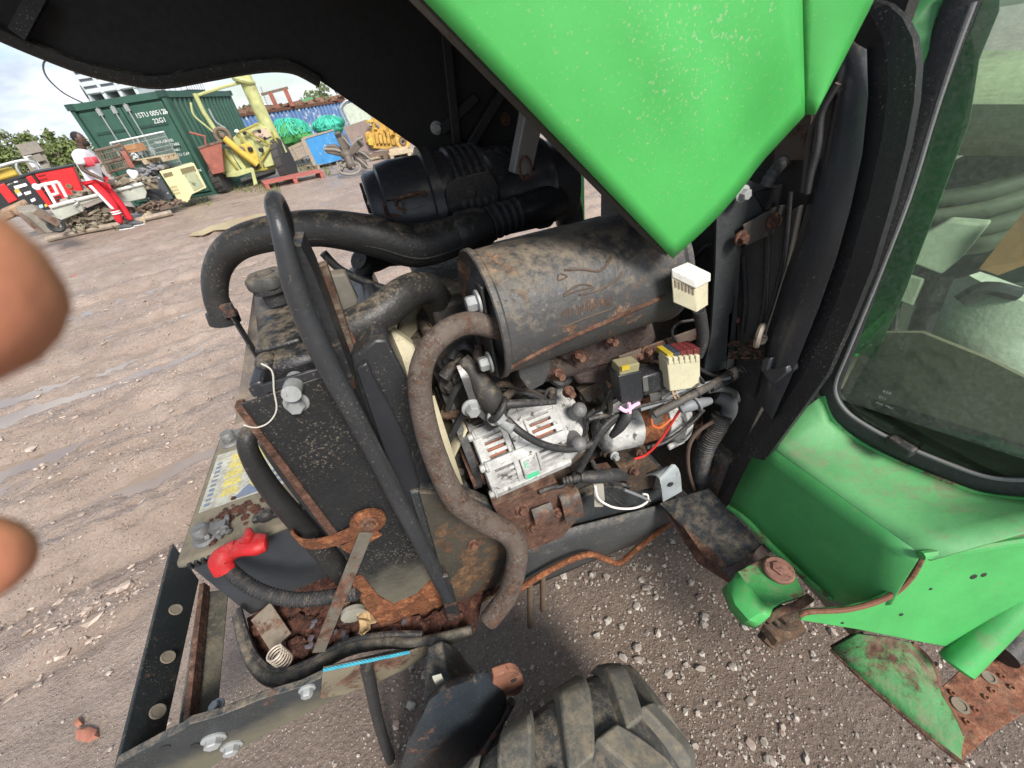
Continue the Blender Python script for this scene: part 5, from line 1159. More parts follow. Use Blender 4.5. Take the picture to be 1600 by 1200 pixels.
# beige shroud seen between the hose and the exhaust
bsb = B(); rws = []
for k in range(9):
    a = math.radians(60+k*19); rws.append([V((x, .82-.255*math.sin(a)*.95, .90+.30*math.cos(a)*-1*-1)) for x in (-.06, -.03, .012)])
bsb.grid(rws); obj('fan_cowl', bsb, beige, TR, solid=.005)
bgp = B(); bgp.pbox(P(592, 500, Y=.70), P(640, 640, Y=.62)-P(592, 500, Y=.70), P(655, 560, Y=.66)-P(600, 520, Y=.68), V((0, .03, 0))); obj('cowl_flange', bgp, beige, TR, bevel=.004)
# brown side bracket of the radiator
bk = B(); bk.prism(PL([(487, 420), (510, 412), (530, 470), (552, 540), (556, 610), (540, 600), (505, 505), (492, 455)], Y=.60), (0, .02, 0)); obj('radiator_strip', bk, M('brown_grimy_strip', (.11, .085, .06), .8, rust=.45, dust=.5, scale=20, bump=.6), TR, bevel=.002)
bk = B(); bk.prism(PL([(514, 430), (540, 428), (560, 470), (556, 490), (535, 500), (520, 468)], Y=.68), (0, .03, 0)); obj('tank_shoulder', bk, M('dusty_grey_casting', (.13, .12, .10), .8, dust=.5, scale=20), TR, bevel=.004)
# upper hose with clamp
uh = B(); pts = [P(505, 535, Y=.66), P(535, 520, Y=.655), P(590, 492, Y=.66), P(635, 458, Y=.69), P(668, 452, Y=.73), P(688, 480, Y=.77), P(692, 505, Y=.78)]
uh.tube(pts, [RW(60, pts[1]), RW(60, pts[1]), RW(58, pts[2]), RW(54, pts[3]), RW(50, pts[4]), RW(46, pts[5]), RW(44, pts[6])], 20, 7); uho = obj('radiator_hose', uh, hoserub, TR)
for t_, rr2 in ((0, 62), (1, 62)):
    cl = B(); a = pts[1].lerp(pts[2], -.25+.45*t_); d = (pts[2]-pts[1]).normalized(); cl.lathe(a-d*.005, d, [(0, RW(rr2, a)*.99), (0, RW(rr2, a)*1.06), (.009, RW(rr2, a)*1.06), (.009, RW(rr2, a)*.99)], 28); obj('hose_clamp', cl, rustbright if t_ else rusty, uho)
cl = B(); a = pts[6]; d = (pts[6]-pts[5]).normalized(); cl.lathe(a-d*.012, d, [(0, .029), (0, .032), (.008, .032), (.008, .029)], 24); obj('hose_clamp', cl, rusty, uho)
cl = B(); a = pts[1]+V((.005, -.038, .0)); cl.box(a, .03, .012, .03); cl.bolt(a+V((0, -.006, 0)), TOV, .008); obj('clamp_screw', cl, rusty, uho, bevel=.001)
th = B(); th.cyl(P(692, 498, Y=.79), P(690, 560, Y=.79), .034, .04); th.box(P(680, 540, Y=.80), .10, .09, .07); obj('thermostat_housing', th, iron, TR, bevel=.006)
# hoses behind
for pl_, r_ in (([P(505, 395, Y=.84), P(530, 420, Y=.84), P(570, 440, Y=.84), P(608, 452, Y=.84), P(660, 455, Y=.86)], .008), ([P(640, 520, Y=.9), P(628, 512, Y=.9), P(640, 500, Y=.9), P(700, 495, Y=.9)], .012)):
    hb = B(); hb.tube(pl_, r_, 10, 6); obj('small_hose', hb, rubber, TR)
# frame hoop
fh_ = B(); pts = [P(452, 395, Y=.66), P(446, 345, Y=.64), P(432, 312, Y=.58), P(427, 322, Y=.53), P(436, 352, Y=.505), P(448, 400, Y=.50), P(463, 455, Y=.50), P(500, 545, Y=.50), P(570, 680, Y=.50), P(640, 815, Y=.50), P(700, 932, Y=.50)]
fh_.tube(pts, [RW(w_, p) for w_, p in zip((18, 22, 24, 25, 27, 31, 36, 36, 29, 25, 20), pts)], 16, 6, caps=True)
fho = obj('frame_hoop', fh_, M('worn_black_tube', (.03, .032, .035), .38, dust=.3, rust=.10, scale=12, bump=.25), TR)
ft = B(); ft.prism(PL([(682, 905), (702, 900), (720, 962), (712, 968), (700, 972)], Y=.488), (0, .012, 0)); obj('flattened_foot', ft, blackrust, fho, bevel=.003)
fl = B(); fl.prism(PL([(455, 385), (470, 420), (505, 510), (545, 600), (552, 592), (520, 505), (490, 425), (470, 385)], Y=.515), (0, .07, 0)); obj('hoop_web', fl, blackdusty, TR)
# lower hose, strap, arms
lh = B(); pts = [P(402, 672, Y=.66), P(388, 680, Y=.635), P(390, 708, Y=.625), P(420, 760, Y=.62), P(470, 820, Y=.62), P(530, 890, Y=.62), P(556, 925, Y=.62)]
lh.tube(pts, [RW(w_, p) for w_, p in zip((24, 27, 29, 31, 32, 32, 30), pts)], 16, 7); obj('lower_hose', lh, hoserub, TR)
q = B(); q.tube([P(x, y, Y=.60) for x, y in ((412, 690), (430, 720), (470, 775), (520, 835), (556, 880))], .009, 10, 5); obj('overflow_hose', q, rubber, TR)
stb = B()
def strip(b, pts, w_, th_, up, k=6):
    pts = spline([V(p) for p in pts], k) if k else [V(p) for p in pts]; up = V(up); rings = []
    for a, p in enumerate(pts):
        tn = (pts[min(a+1, len(pts)-1)]-pts[max(a-1, 0)]).normalized(); wv_ = (up-tn*up.dot(tn)).normalized(); nv = tn.cross(wv_)
        rings.append([p+wv_*w_/2+nv*th_/2, p-wv_*w_/2+nv*th_/2, p-wv_*w_/2-nv*th_/2, p+wv_*w_/2-nv*th_/2])
    b.ring_loft(rings)
strip(stb, [P(468, 826, Y=.64), P(462, 838, Y=.585), P(480, 850, Y=.56), P(520, 845, Y=.545), P(560, 828, Y=.535), P(590, 815, Y=.532)], .030, .006, ZP)
stb.lathe(P(575, 812, Y=.545), TOV, [(0, .034), (.008, .034), (.012, .022), (.012, .001)], 20); strap = obj('hose_strap', stb, rustbright, TR, bevel=.001)
bb = B(); bb.bolt(P(577, 818, Y=.532), TOV, .012, .01); obj('bolt', bb, rusty, strap)
ar = B(); ar.bar(P(572, 832, Y=.528), P(498, 1018, Y=.50), .026, .005, XP); obj('stay_arm', ar, M('stay_steel', (.10, .09, .07), .7, rust=.4, dust=.5, scale=16), TR, bevel=.001)
ar = B(); ar.bar(P(540, 860, Y=.535), P(590, 830, Y=.535), .03, .004, ZP); obj('stay_arm', ar, rustbright, TR)

# --- battery
BT = .70
bx0, bx1, by0, by1 = -.684, -.392, .758, 1.235
bb_ = B(); bb_.prism([(bx0+.012, by0+.012, .385), (bx1-.006, by0+.012, .385), (bx1-.006, by1-.012, .385), (bx0+.012, by1-.012, .385)], (0, 0, BT-.025-.385)); bat = obj('battery', bb_, batside, TR, bevel=.006)
bb_ = B(); bb_.box(((bx0+bx1)/2, (by0+by1)/2, BT-.0125), bx1-bx0, by1-by0, .025); lid = obj('battery_lid', bb_, battop, bat, bevel=.012)
for k in range(9):
    n_ = B(); n_.box((bx0+.03+k*.0145, by0-.001, BT-.016), .008, .012, .016); obj('lid_rib', n_, plastic, bat, bevel=.001) if False else obj('lid_rib', n_, plastic, bat)
stx = B(); stx.prism([(bx0+.02, by0+.15, BT+.0005), (bx1-.02, by0+.15, BT+.0005), (bx1-.02, by1-.10, BT+.0005), (bx0+.02, by1-.10, BT+.0005)], (0, 0, .0006)); obj('battery_label', stx, sticker, bat)
yb = B(); rr_ = random.Random(2)
for r in range(5):
    for c in range(2):
        x0 = bx0+.06+c*.075; y0 = by0+.185+r*.036
        if (r, c) == (2, 1): continue
        for l in range(4): yb.box((x0+.028, y0+l*.0075, BT+.0014), .052*rr_.uniform(.75, 1), .0050, .0005)
obj('label_print', yb, stickery, bat)['kind'] = 'stuff'
yb = B()
for l in range(10): yb.box((bx0+.036, by0+.17+l*.018, BT+.0014), .014, .011*rr_.uniform(.5, 1), .0005)
for l in range(7): yb.box((bx0+.215, by0+.17+l*.024, BT+.0014), .03, .014*rr_.uniform(.5, 1), .0005)
yb.prism([(bx0+.10, by0+.155, BT+.0014), (bx0+.17, by0+.155, BT+.0014), (bx0+.14, by0+.20, BT+.0014)], (0, 0, .0005))
obj('label_print', yb, stickerb, bat)['kind'] = 'stuff'
for (x, y, big_) in ((bx0+.052, by1-.05, 0), (bx0+.062, by0+.055, 1)):
    tb = B(); tb.lathe((x, y, BT-.002), ZP, [(0, .032), (.006, .032), (.012, .026), (.012, .018)], 24); tb.lathe((x, y, BT+.008), ZP, [(0, .020), (.008, .021), (.03, .018), (.033, .015), (.033, .001)], 20)
    tb.box((x+.03, y+.012-.01*big_, BT+.018), .05, .022, .018); tb.bolt((x+.052, y-.012, BT+.018), (.2, -1, .1), .007, .012); tb.cyl((x+.05, y+.03, BT+.018), (x+.05, y-.02, BT+.018), .005)
    for k in range(14): tb.chunk((x+rr_.uniform(-.01, .06), y+rr_.uniform(-.03, .03), BT+.012+rr_.uniform(0, .01)), .008)
    obj('terminal', tb, lead, bat, bevel=.001)
rc = B()
a0 = P(347, 884, Z=.725); a1 = P(362, 862, Z=.735); a2 = P(386, 850, Z=.738); a3 = P(414, 846, Z=.735)
rc.tube([P(352, 893, Z=.70), P(345, 876, Z=.725), P(356, 864, Z=.733), P(372, 856, Z=.737)], [.023, .025, .022, .020], 14, 5, flat=(ZP, .75))
rc.tube([P(362, 862, Z=.735), P(384, 852, Z=.74), P(404, 850, Z=.738), P(417, 847, Z=.735)], [.019, .026, .027, .019], 14, 5, flat=(ZP, .7)); rc.tube([P(386, 850, Z=.75), P(389, 838, Z=.755), P(388, 828, Z=.75)], [.016, .012, .007], 12, 4)
obj('terminal_cover', rc, redpl, bat, smooth=60)
bc = B(); bc.rib([P(352, 884, Z=.70), P(375, 905, Z=.685), P(410, 925, Z=.66), P(460, 937, Z=.64), P(520, 932, Z=.635), P(560, 925, Z=.64)], .0165, .0085, .14, 16); obj('battery_cable_conduit', bc, rubber, TR)
bbt = B()
for k in range(30): bbt.chunk((bx0+.13+rr_.gauss(0, .035), by0+.09+rr_.gauss(0, .025), BT+.003), rr_.uniform(.005, .016), (1, 1, .35), rr_)
o_ = obj('dirt_flakes', bbt, flake, bat); o_['kind'] = 'stuff'
hk = B(); hk.ball(P(415, 806, Z=.71), .022, .016, .018); hk.bar(P(396, 812, Z=.705), P(470, 792, Z=.705), .014, .02, ZP); obj('hold_down_clamp', hk, rubber, bat, bevel=.002)

# --- battery tray and front frame
tz = .43
tr = B(); rim = [P(372, 962, Z=tz+.03), P(382, 1000, Z=tz+.02), P(400, 1040, Z=tz+.015), P(432, 1062, Z=tz+.015), P(480, 1048, Z=tz+.02), P(540, 1016, Z=tz+.025), P(600, 1004, Z=tz+.03), P(660, 1003, Z=tz+.03), P(738, 984, Z=tz+.035)]
fl_ = [V((p.x, p.y+.01, tz-.01)) for p in rim]+[V((.02, .62, tz-.01)), V((-.05, .82, tz-.01)), V((-.40, .80, tz-.01))]
tr.prism(fl_, (0, 0, -.012)); tray = obj('front_tray', tr, flake, TR)
rmb = B(); rmb.tube(rim, [.013, .015, .0165, .017, .0165, .015, .014, .013, .011], 12, 7, flat=(ZP, 1.25)); obj('tray_rim', rmb, M('rim_rubber', (.045, .043, .038), .6, dust=.55, scale=14), tray)
r2 = B(); r2.tube([p+V((.006, .012, .010)) for p in rim[:-1]], [.008]*(len(rim)-1), 8, 7); obj('rim_bead', r2, rubber, tray)
fb = B(); rr_ = random.Random(11)
for k in range(260):
    t_ = rr_.random(); base = fl_[int(rr_.uniform(1, 7))]
    p = P(rr_.uniform(400, 700), 0, Z=tz) if False else None
    px = rr_.uniform(395, 715); yl = 1045-(px-430)*.20 if px > 430 else 1000; yu = (985-(px-395)*.62 if px < 450 else 948) if px < 600 else 962
    q = P(px, rr_.uniform(yu, yl-12), Z=tz)
    fb.chunk(q+V((0, 0, rr_.uniform(-.004, .012))), rr_.choice((.006, .008, .012, .018, .024)), (1, rr_.uniform(.6, 1), rr_.uniform(.2, .5)), rr_)
o_ = obj('rust_flakes', fb, flake, tray, smooth=20); o_['kind'] = 'stuff'
pf = B()
for k in range(26):
    px = rr_.uniform(400, 690); q = P(px, rr_.uniform(950, 1000)+max(0, 40-(px-400)*.3), Z=tz+.014)
    pf.chunk(q, rr_.uniform(.006, .014), (1, .7, .25), rr_)
o_ = obj('grey_paint_flakes', pf, M('grey_paint_flake', (.09, .085, .10), .6, rust=.3, scale=40), tray, smooth=20); o_['kind'] = 'stuff'
tbk = B(); tbk.bar(P(408, 955, Z=tz+.05), P(440, 1004, Z=tz+.02), .055, .006, XP); obj('tray_tab', tbk, M('tab_steel', (.16, .13, .10), .7, rust=.4, dust=.4, scale=18), tray, bevel=.001)
ns = B(); ns.lathe(P(552, 955, Y=.60), TOV, [(0, .03), (.012, .03), (.014, .012), (.014, .001)], 24); obj('tray_boss', ns, M('pale_boss', (.25, .24, .20), .6, rust=.2, dust=.3, scale=20), tray)
# near rail
NR = .458
nr = B(); top = [(180, 1196), (250, 1158), (283, 1142), (296, 1132), (345, 1118), (410, 1092), (470, 1074), (520, 1050), (600, 1030), (665, 1016), (738, 992)]
bot = [(735, 994), (660, 1030), (628, 1050), (560, 1075), (500, 1105), (420, 1145), (345, 1190), (270, 1235), (150, 1290)]
nr.prism(PL(top+bot, Y=NR), (0, .016, 0)); nro = obj('front_rail', nr, chassm, TR, bevel=.003)
for px, s in (((334, 1155), .016), ((362, 1166), .015), ((480, 1077), .012)):
    bb = B(); p = P(*px, Y=NR-.002); bb.bolt(p, TOV, s, .014); obj('bolt', bb, zinc, nro)
for px in ((258, 1168), (305, 1165)):
    bb = B(); p = P(*px, Y=NR-.001); bb.cyl(p, p+V((0, -.001, 0)), .009, n=16); obj('hole', bb, M('dark_hole', (.02, .02, .02), .9) if 'dark_hole' not in MATS else MATS['dark_hole'], nro)
bk2 = B(); bk2.prism(PL([(505, 1046), (640, 1020), (700, 1000), (640, 1040), (600, 1062), (540, 1085), (500, 1092)], Y=NR-.008), (0, .006, 0)); obj('rail_gusset', bk2, M('muddy_gusset', (.15, .13, .09), .8, rust=.45, dust=.5, scale=10), nro, bevel=.001)
# cross members
cm = B(); A0, A1 = P(180, 1200, Z=.47), P(268, 850, Z=.47); B1, B0 = P(309, 908, Z=.40), P(252, 1165, Z=.38)
Anear = A0-(A1-A0)*.15
cm.add([Anear, A1, B1, B0+(B0-B1)*.05], [(0, 1, 2, 3)]); cmo = obj('front_cross_plate', cm, M('cross_plate', (.014, .017, .018), .5, rust=.06, dust=.22, scale=9), TR, solid=.014, bevel=.003)
nrm = (A1-Anear).cross(B1-A1).normalized(); nrm = nrm if nrm.z > 0 else -nrm
for px in ((275, 952), (263, 1026), (247, 1111)):
    hb = B(); p = P(*px, pl=(A1+nrm*.0075, nrm)); hb.lathe(p-nrm*.001, nrm, [(0, .017), (.0015, .016), (.0015, .0125), (.0006, .012), (.0006, .001)], 20)
    obj('bolt_hole', hb, M('muddy_hole', (.17, .145, .11), .8, dust=.5) if 'muddy_hole' not in MATS else MATS['muddy_hole'], cmo)
cm = B(); a, b = P(334, 925, Z=.44), P(310, 1125, Z=.44)
cm.bar(a, b, .07, .012, XP+ZP*-.75); cmo2 = obj('second_cross_bar', cm, chassm, TR, bevel=.002)
cm = B(); cm.bar(P(320, 915, Z=.47), P(297, 1130, Z=.47), .012, .03, XP); obj('bar_edge', cm, rusty, cmo2)
bb = B(); bb.bolt(P(338, 1105, Z=.47), ZP, .012, .012); obj('bolt', bb, zinc, cmo2)

# --- chassis
CH = .555
ch = B(); ch.prism(PL([(640, 770), (700, 760), (770, 790), (860, 800), (950, 760), (1050, 770), (1075, 800), (1050, 822), (980, 845), (820, 912), (715, 960), (690, 930)], Y=CH), (0, .03, 0)); cho = obj('chassis_rail', ch, chassm, TR, bevel=.004)
ca = B(); rows = []
for a in range(8):
    t_ = a/7
    top_, bot_ = P(800+t_*250, 848-t_*64, Y=CH-.018), P(780+t_*276, 936-t_*114, Y=CH-.008)
    rows.append([top_.lerp(bot_, k/6)+TOV*(.020*math.sin(k/6*math.pi)*(1 if k else 0)) for k in range(7)])
ca.grid(rows); obj('chassis_web', ca, M('oily_chassis', (.045, .048, .05), .45, rust=.24, dust=.5, scale=8, bump=.35), cho, solid=.006)
af = B(); af.prism(PL([(655, 770), (720, 772), (790, 840), (820, 905), (720, 962), (695, 925), (680, 860)], Y=CH-.012), (0, .012, 0)); obj('front_casting', af, M('greasy_casting', (.05, .045, .035), .6, rust=.42, dust=.4, scale=9, bump=.4, rustc=((.03, .018, .012), (.10, .055, .028), (.20, .11, .05))), cho, bevel=.003)
ro = B()
for k in range(60):
    t_ = rr_.random(); p = P(705+t_*120, 955-t_*52, Y=CH-.02); ro.chunk(p+V((0, 0, rr_.uniform(0, .015))), rr_.uniform(.005, .013), (1, .6, .5), rr_)
o_ = obj('scale_rust', ro, flake, cho, smooth=20); o_['kind'] = 'stuff'
mb_ = B(); mb_.prism(PL([(770, 790), (870, 752), (905, 770), (905, 808), (880, 840), (830, 860), (790, 830)], Y=CH-.028), (0, .05, 0)); mo = obj('engine_mount', mb_, M('mount_rust', (.10, .055, .038), .8, rust=.55, dust=.3, scale=14, bump=.6), TR, bevel=.003)
for px in ((816, 796), (832, 822)):
    bb = B(); bb.bolt(P(*px, Y=CH-.03), V((0, -1, .4)), .011, .012); obj('bolt', bb, rustbolt, mo)
ub = B(); strip(ub, [P(845, 790, Y=.52), P(850, 805, Y=.505), P(852, 815, Y=.505)], .05, .004, XP, 4)
strip(ub, [P(868, 775, Y=.56), P(885, 768, Y=.53), P(893, 785, Y=.508), P(898, 812, Y=.505)], .05, .005, XP, 5); obj('saddle_bracket', ub, M('worn_saddle', (.055, .05, .048), .55, rust=.5, dust=.5, scale=16), mo, bevel=.001)
ub = B(); strip(ub, [P(1010, 745, Y=.56), P(1030, 735, Y=.525), P(1045, 742, Y=.50), P(1050, 775, Y=.495)], .06, .005, XP, 5); sbk = obj('pale_bracket', ub, M('pale_steel_bracket', (.26, .29, .30), .5, rust=.2, dust=.25, scale=20), TR, bevel=.001)
bb = B(); bb.lathe(P(1048, 757, Y=.4905), TOV, [(0, .008), (.001, .008), (.001, .001)], 14); obj('hole', bb, MATS['dark_hole'], sbk)
sp3 = B(); sp3.prism(PL([(970, 735), (1010, 712), (1030, 730), (1022, 762), (985, 770)], Y=.535), (0, .06, 0)); obj('starter_bracket', sp3, brownirn, TR, bevel=.003)
bp_ = B(); pts = [P(805, 925, Y=.49), P(835, 905, Y=.49), P(880, 880, Y=.49), P(920, 866, Y=.49), P(945, 873, Y=.49), P(968, 880, Y=.49), P(990, 862, Y=.495), P(1045, 818, Y=.52)]
bp_.tube(pts, .0085, 10, 5); obj('brake_pipe', bp_, rustbright, TR)
for x_, y0_, y1_ in ((828, 900, 978), (848, 892, 952)):
    db_ = B(); a, b = P(x_, y0_, Y=.53), P(x_, y1_, Y=.53); db_.tube([a, a.lerp(b, .7), b], [.0085, .0085, .010], 10); obj('drain_tube', db_, M('brown_tube', (.12, .085, .06), .7, dust=.4) if 'brown_tube' not in MATS else MATS['brown_tube'], TR)
# --- engine block and dark mass behind
eb_ = B(); eb_.box((.34, .90, .80), .62, .42, .62); eb_.box((.34, .88, 1.12), .56, .30, .10); eng = obj('engine_block', eb_, iron, TR, bevel=.01)
rr_ = random.Random(21)
for k in range(16):
    q = B(); p = V((rr_.uniform(.02, .62), rr_.uniform(.66, .70), rr_.uniform(.5, 1.1)))
    q.cyl(p, p+V((rr_.uniform(-.02, .02), -rr_.uniform(.02, .06), 0)), rr_.uniform(.018, .05), None, 14); q.bolt(p+V((0, -.05, 0)), TOV, .01, .01); obj('core_plug', q, rr_.choice((iron, brownirn, blackrust)), eng, bevel=.002)
for k in range(14):
    q = B(); a = V((rr_.uniform(.0, .5), rr_.uniform(.60, .68), rr_.uniform(.55, 1.08))); b_ = a+V((rr_.uniform(.1, .3), rr_.uniform(-.03, .03), rr_.uniform(-.14, .12)))
    q.tube([a, a.lerp(b_, .35)+V((0, -.03, rr_.uniform(-.05, .03))), a.lerp(b_, .7)+V((0, -.015, rr_.uniform(-.04, .04))), b_], rr_.uniform(.004, .011), 8, 6); obj('pipe', q, rr_.choice((rubber, iron, brownirn, rubber)), eng)
q = B(); q.prism(PL([(690, 560), (720, 545), (750, 600), (770, 640), (740, 660), (700, 640)], Y=.64), (0, .06, 0)); obj('front_cover', q, iron, eng, bevel=.004)
for px, r_ in (((708, 558), .022), ((705, 600), .016), ((745, 655), .014)):
    q = B(); p = P(*px, Y=.625); q.bolt(p, TOV, r_, .014); obj('bolt', q, iron, eng)
# head side casting run
q = B(); a, b = P(880, 660, Y=.66), P(985, 600, Y=.68); q.bar(a, b, .045, .06, ZP); q.bar(P(870, 640, Y=.66), P(960, 585, Y=.68), .02, .05, ZP); obj('fuel_rail', q, iron, eng, bevel=.006)
# exhaust manifold
mfb = B(); A_, B_ = P(800, 585, Y=.60), P(1010, 530, Y=.62)
mfb.tube([A_, A_.lerp(B_, .3), A_.lerp(B_, .7), B_], [.030, .040, .040, .032], 12, 4, flat=(ZP, .8))
mfb.prism(PL([(866, 548), (955, 508), (1020, 500), (1028, 530), (1005, 555), (945, 600), (905, 602)], Y=.575), (0, .06, 0)); mf = obj('exhaust_manifold', mfb, M('manifold_rust', (.050, .036, .031), .85, rust=.4, dust=.5, scale=16, bump=.8, rustc=((.03, .02, .017), (.075, .045, .036), (.15, .095, .075))), TR, bevel=.008)
q = B(); q.prism(PL([(870, 552), (960, 512), (985, 540), (962, 566), (905, 580)], Y=.568), (0, .012, 0)); obj('flange', q, MATS['manifold_rust'], mf, bevel=.003)
for px in ((903, 556), (953, 532), (872, 585), (888, 612)):
    q = B(); q.bolt(P(*px, Y=.566), V((0, -1, .25)), .009, .02); q.cyl(P(*px, Y=.566), P(*px, Y=.54), .0055); obj('bolt', q, rustbolt, mf)
q = B(); q.prism(PL([(808, 568), (862, 548), (860, 580), (850, 600), (828, 612), (812, 590)], Y=.545), (0, .012, 0)); obj('support_tab', q, muffm, mf, bevel=.002)
q = B(); q.tube([P(745, 540, Y=.60), P(750, 560, Y=.585), P(764, 575, Y=.57), P(785, 580, Y=.565)], .012, 10, 5); obj('manifold_pipe', q, MATS['manifold_rust'], mf)
# --- muffler
MC0 = V((.125, .577, 1.200)); MC1 = V((.462, .588, 1.200)); md = (MC1-MC0).normalized(); ML = (MC1-MC0).length; MR = .1045
mb2 = B(); mb2.lathe(MC0, md, [(.012, .001), (.012, MR*.80), (.008, MR*.9), (0, MR*.99), (-.004, MR*1.02), (-.002, MR*1.045), (.006, MR*1.045), (.010, MR), (ML*.5, MR*1.003), (ML-.012, MR), (ML-.008, MR*1.04), (ML+.002, MR*1.04), (ML+.004, MR), (ML-.006, MR*.9), (ML-.006, .001)], 56)
mu = obj('muffler', mb2, muffm, TR)
q = B(); q.lathe(MC0+md*.004, md, [(-.012, .001), (-.012, MR*.52), (.002, MR*.70), (.010, MR*.76)], 36); obj('end_dish', q, M('muffler_end', (.024, .024, .025), .5, rust=.25, dust=.3, scale=14), mu)
for dz, dy, mt in ((.048, -.045, zinc), (-.062, -.045, zinc)):
    q = B(); q.bolt(MC0+V((-.012, dy, dz)), -XP, .0125, .016); obj('bolt', q, mt, mu)
q = B(); q.bar(MC0+V((-.006, -.045, .075)), MC0+V((-.006, -.045, -.085)), .035, .004, YP); obj('hanger_plate', q, MATS['muffler_end'], mu, bevel=.001)
# raised stamping of the maker's mark, worn away
def onmuf(px, py, lift=.0):
    r = ray(px, py).normalized(); o = EYE-MC0; dd = r-md*r.dot(md); oo = o-md*o.dot(md); R_ = MR*1.003+lift
    a = dd.dot(dd); b = 2*dd.dot(oo); c = oo.dot(oo)-R_*R_; D_ = b*b-4*a*c
    return EYE+r*((-b-math.sqrt(max(D_, 0)))/(2*a))
q = B()
for pl_, r_ in ((((882, 422), (910, 421), (938, 423), (955, 402), (948, 410)), .0022), (((873, 428), (872, 438), (886, 432), (876, 428)), .0014), (((880, 460), (905, 445), (925, 448), (900, 455), (880, 463)), .0016), (((905, 461), (940, 452), (965, 435), (972, 425)), .0016), (((880, 511), (915, 497), (957, 482)), .0014)):
    q.tube([onmuf(*p) for p in pl_], r_, 6, 4)
for k in range(22):
    x = 878+k*3.6; q.tube([onmuf(x, 498-k*1.05+rr_.uniform(-3, 2)), onmuf(x+rr_.uniform(0, 3), 488-k*1.05-rr_.uniform(0, 6))], .0011, 5)
obj('embossing', q, M('embossing_rust', (.085, .06, .045), .85, rust=.3, scale=40), mu)
q = B(); q.tube([onmuf(790, 578), onmuf(850, 546), onmuf(930, 510), onmuf(1040, 462)], .004, 8, 4); obj('seam', q, rusty, mu)
# exhaust pipe coming forward and down
ep = B(); pts = [MC0+V((.02, -.055, -.005)), P(735, 505, Y=.515), P(695, 520, Y=.495), P(665, 556, Y=.485), P(656, 610, Y=.48), P(672, 690, Y=.48), P(700, 760, Y=.48), P(722, 790, Y=.48), P(760, 815, Y=.485), P(797, 836, Y=.485), P(808, 868, Y=.478), P(795, 925, Y=.465), P(765, 968, Y=.455)]
ws = [37, 37, 37, 37, 37, 38, 38, 38, 37, 36, 34, 33, 31]
ep.tube(pts, [RW(w_, p) for w_, p in zip(ws, pts)], 20, 7); obj('exhaust_pipe', ep, exhaust, TR)
# --- alternator
AC0, AC1 = P(745, 715, Y=.60), P(868, 655, Y=.60)
ad = V((1, 0, .06)).normalized(); AR = .094; AC0 = P(752, 712, Y=.612)
alt = B(); alt.lathe(AC0, ad, [(0, .001), (0, AR*.86), (.20, AR*.86), (.2, .001)], 36); al = obj('alternator', alt, copper, TR)
def altp(t_, ang, r_):
    u_ = TOV; v_ = ad.cross(u_).normalized(); v_ = v_ if v_.z > 0 else -v_
    return AC0+ad*t_+(u_*math.cos(ang)+v_*math.sin(ang))*r_
q = B()
for a_, b_, r_ in ((-.008, .012, 1.0), (.052, .064, 1.03), (.066, .102, 1.05), (.104, .112, 1.0), (.160, .178, 1.0)):
    q.lathe(AC0+ad*a_, ad, [(0, AR*.80), (0, AR*r_), (b_-a_, AR*r_), (b_-a_, AR*.80)], 48)
q.lathe(AC0-ad*.010, ad, [(0, .001), (0, AR*.9), (.01, AR)], 40); q.lathe(AC0+ad*.176, ad, [(0, AR), (.012, AR*.93), (.05, AR*.86), (.056, AR*.78), (.056, .001)], 40)
obj('housing', q, alu, al, bevel=.002)
for k in range(40):
    ang = k*2*math.pi/40
    if math.cos(ang) < -.35: continue
    for a_, b_ in ((.008, .056), (.108, .166)):
        q = B(); q.pbox(altp(a_, ang-.045, AR*.84), ad*(b_-a_), altp(a_, ang+.045, AR*.84)-altp(a_, ang-.045, AR*.84), altp(a_, ang, AR*1.0)-altp(a_, ang, AR*.84)); obj('cooling_fin', q, alu, al)
for ang in (-1.2, -.3, .55, 1.3):
    q = B(); q.pbox(altp(.0, ang-.13, AR*.9), ad*.175, altp(0, ang+.13, AR*.9)-altp(0, ang-.13, AR*.9), altp(0, ang, AR*1.08)-altp(0, ang, AR*.9)); q.bolt(altp(-.002, ang, AR*.98), -ad, .009, .012); obj('lug', q, alu, al, bevel=.003)
for ang, t_ in ((.35, .19), (.9, .215)):
    q = B(); p = altp(t_, ang, AR*.9); q.cyl(p, p+(p-(AC0+ad*t_))*.35, .017, .015); q.ball(p+(p-(AC0+ad*t_))*.4, .017); obj('output_stud', q, lead, al)
q = B(); q.cyl(AC0-ad*.034, AC0-ad*.012, .052); q.lathe(AC0-ad*.04, ad, [(0, .02), (0, .062), (.006, .062), (.014, .05), (.022, .062), (.028, .062), (.028, .02)], 36); obj('pulley', q, rusty, al)
q = B(); rows = []
for k in range(8):
    ang = -.40+k*.034*1.6; rows.append([altp(.070, ang, AR*1.056), altp(.098, ang, AR*1.056)])
q.grid(rows); obj('green_label', q, lab_green, al)
Mx = frame(altp(.070, .20, AR*1.068), ad, altp(.07, .5, AR)-altp(.07, .15, AR)); text('E', .022, M('faded_green_letter', (.10, .42, .24), .6), al, Mx)
# belt
q = B(); c_ = AC0-ad*.026; strip(q, [c_+V((0, -.055, .0)), c_+V((-.005, -.04, -.045)), c_+V((-.02, .10, -.13)), c_+V((-.02, .2, -.12))], .016, .006, XP)
strip(q, [c_+V((0, -.055, 0)), c_+V((-.002, -.05, .06)), c_+V((-.01, .06, .2)), c_+V((-.01, .16, .22))], .016, .006, XP); obj('fan_belt', q, rubber, TR)
q = B(); q.lathe(V((.0, .80, .72)), XP, [(0, .02), (0, .10), (.03, .10), (.03, .02)], 32); obj('crank_pulley', q, iron, TR)
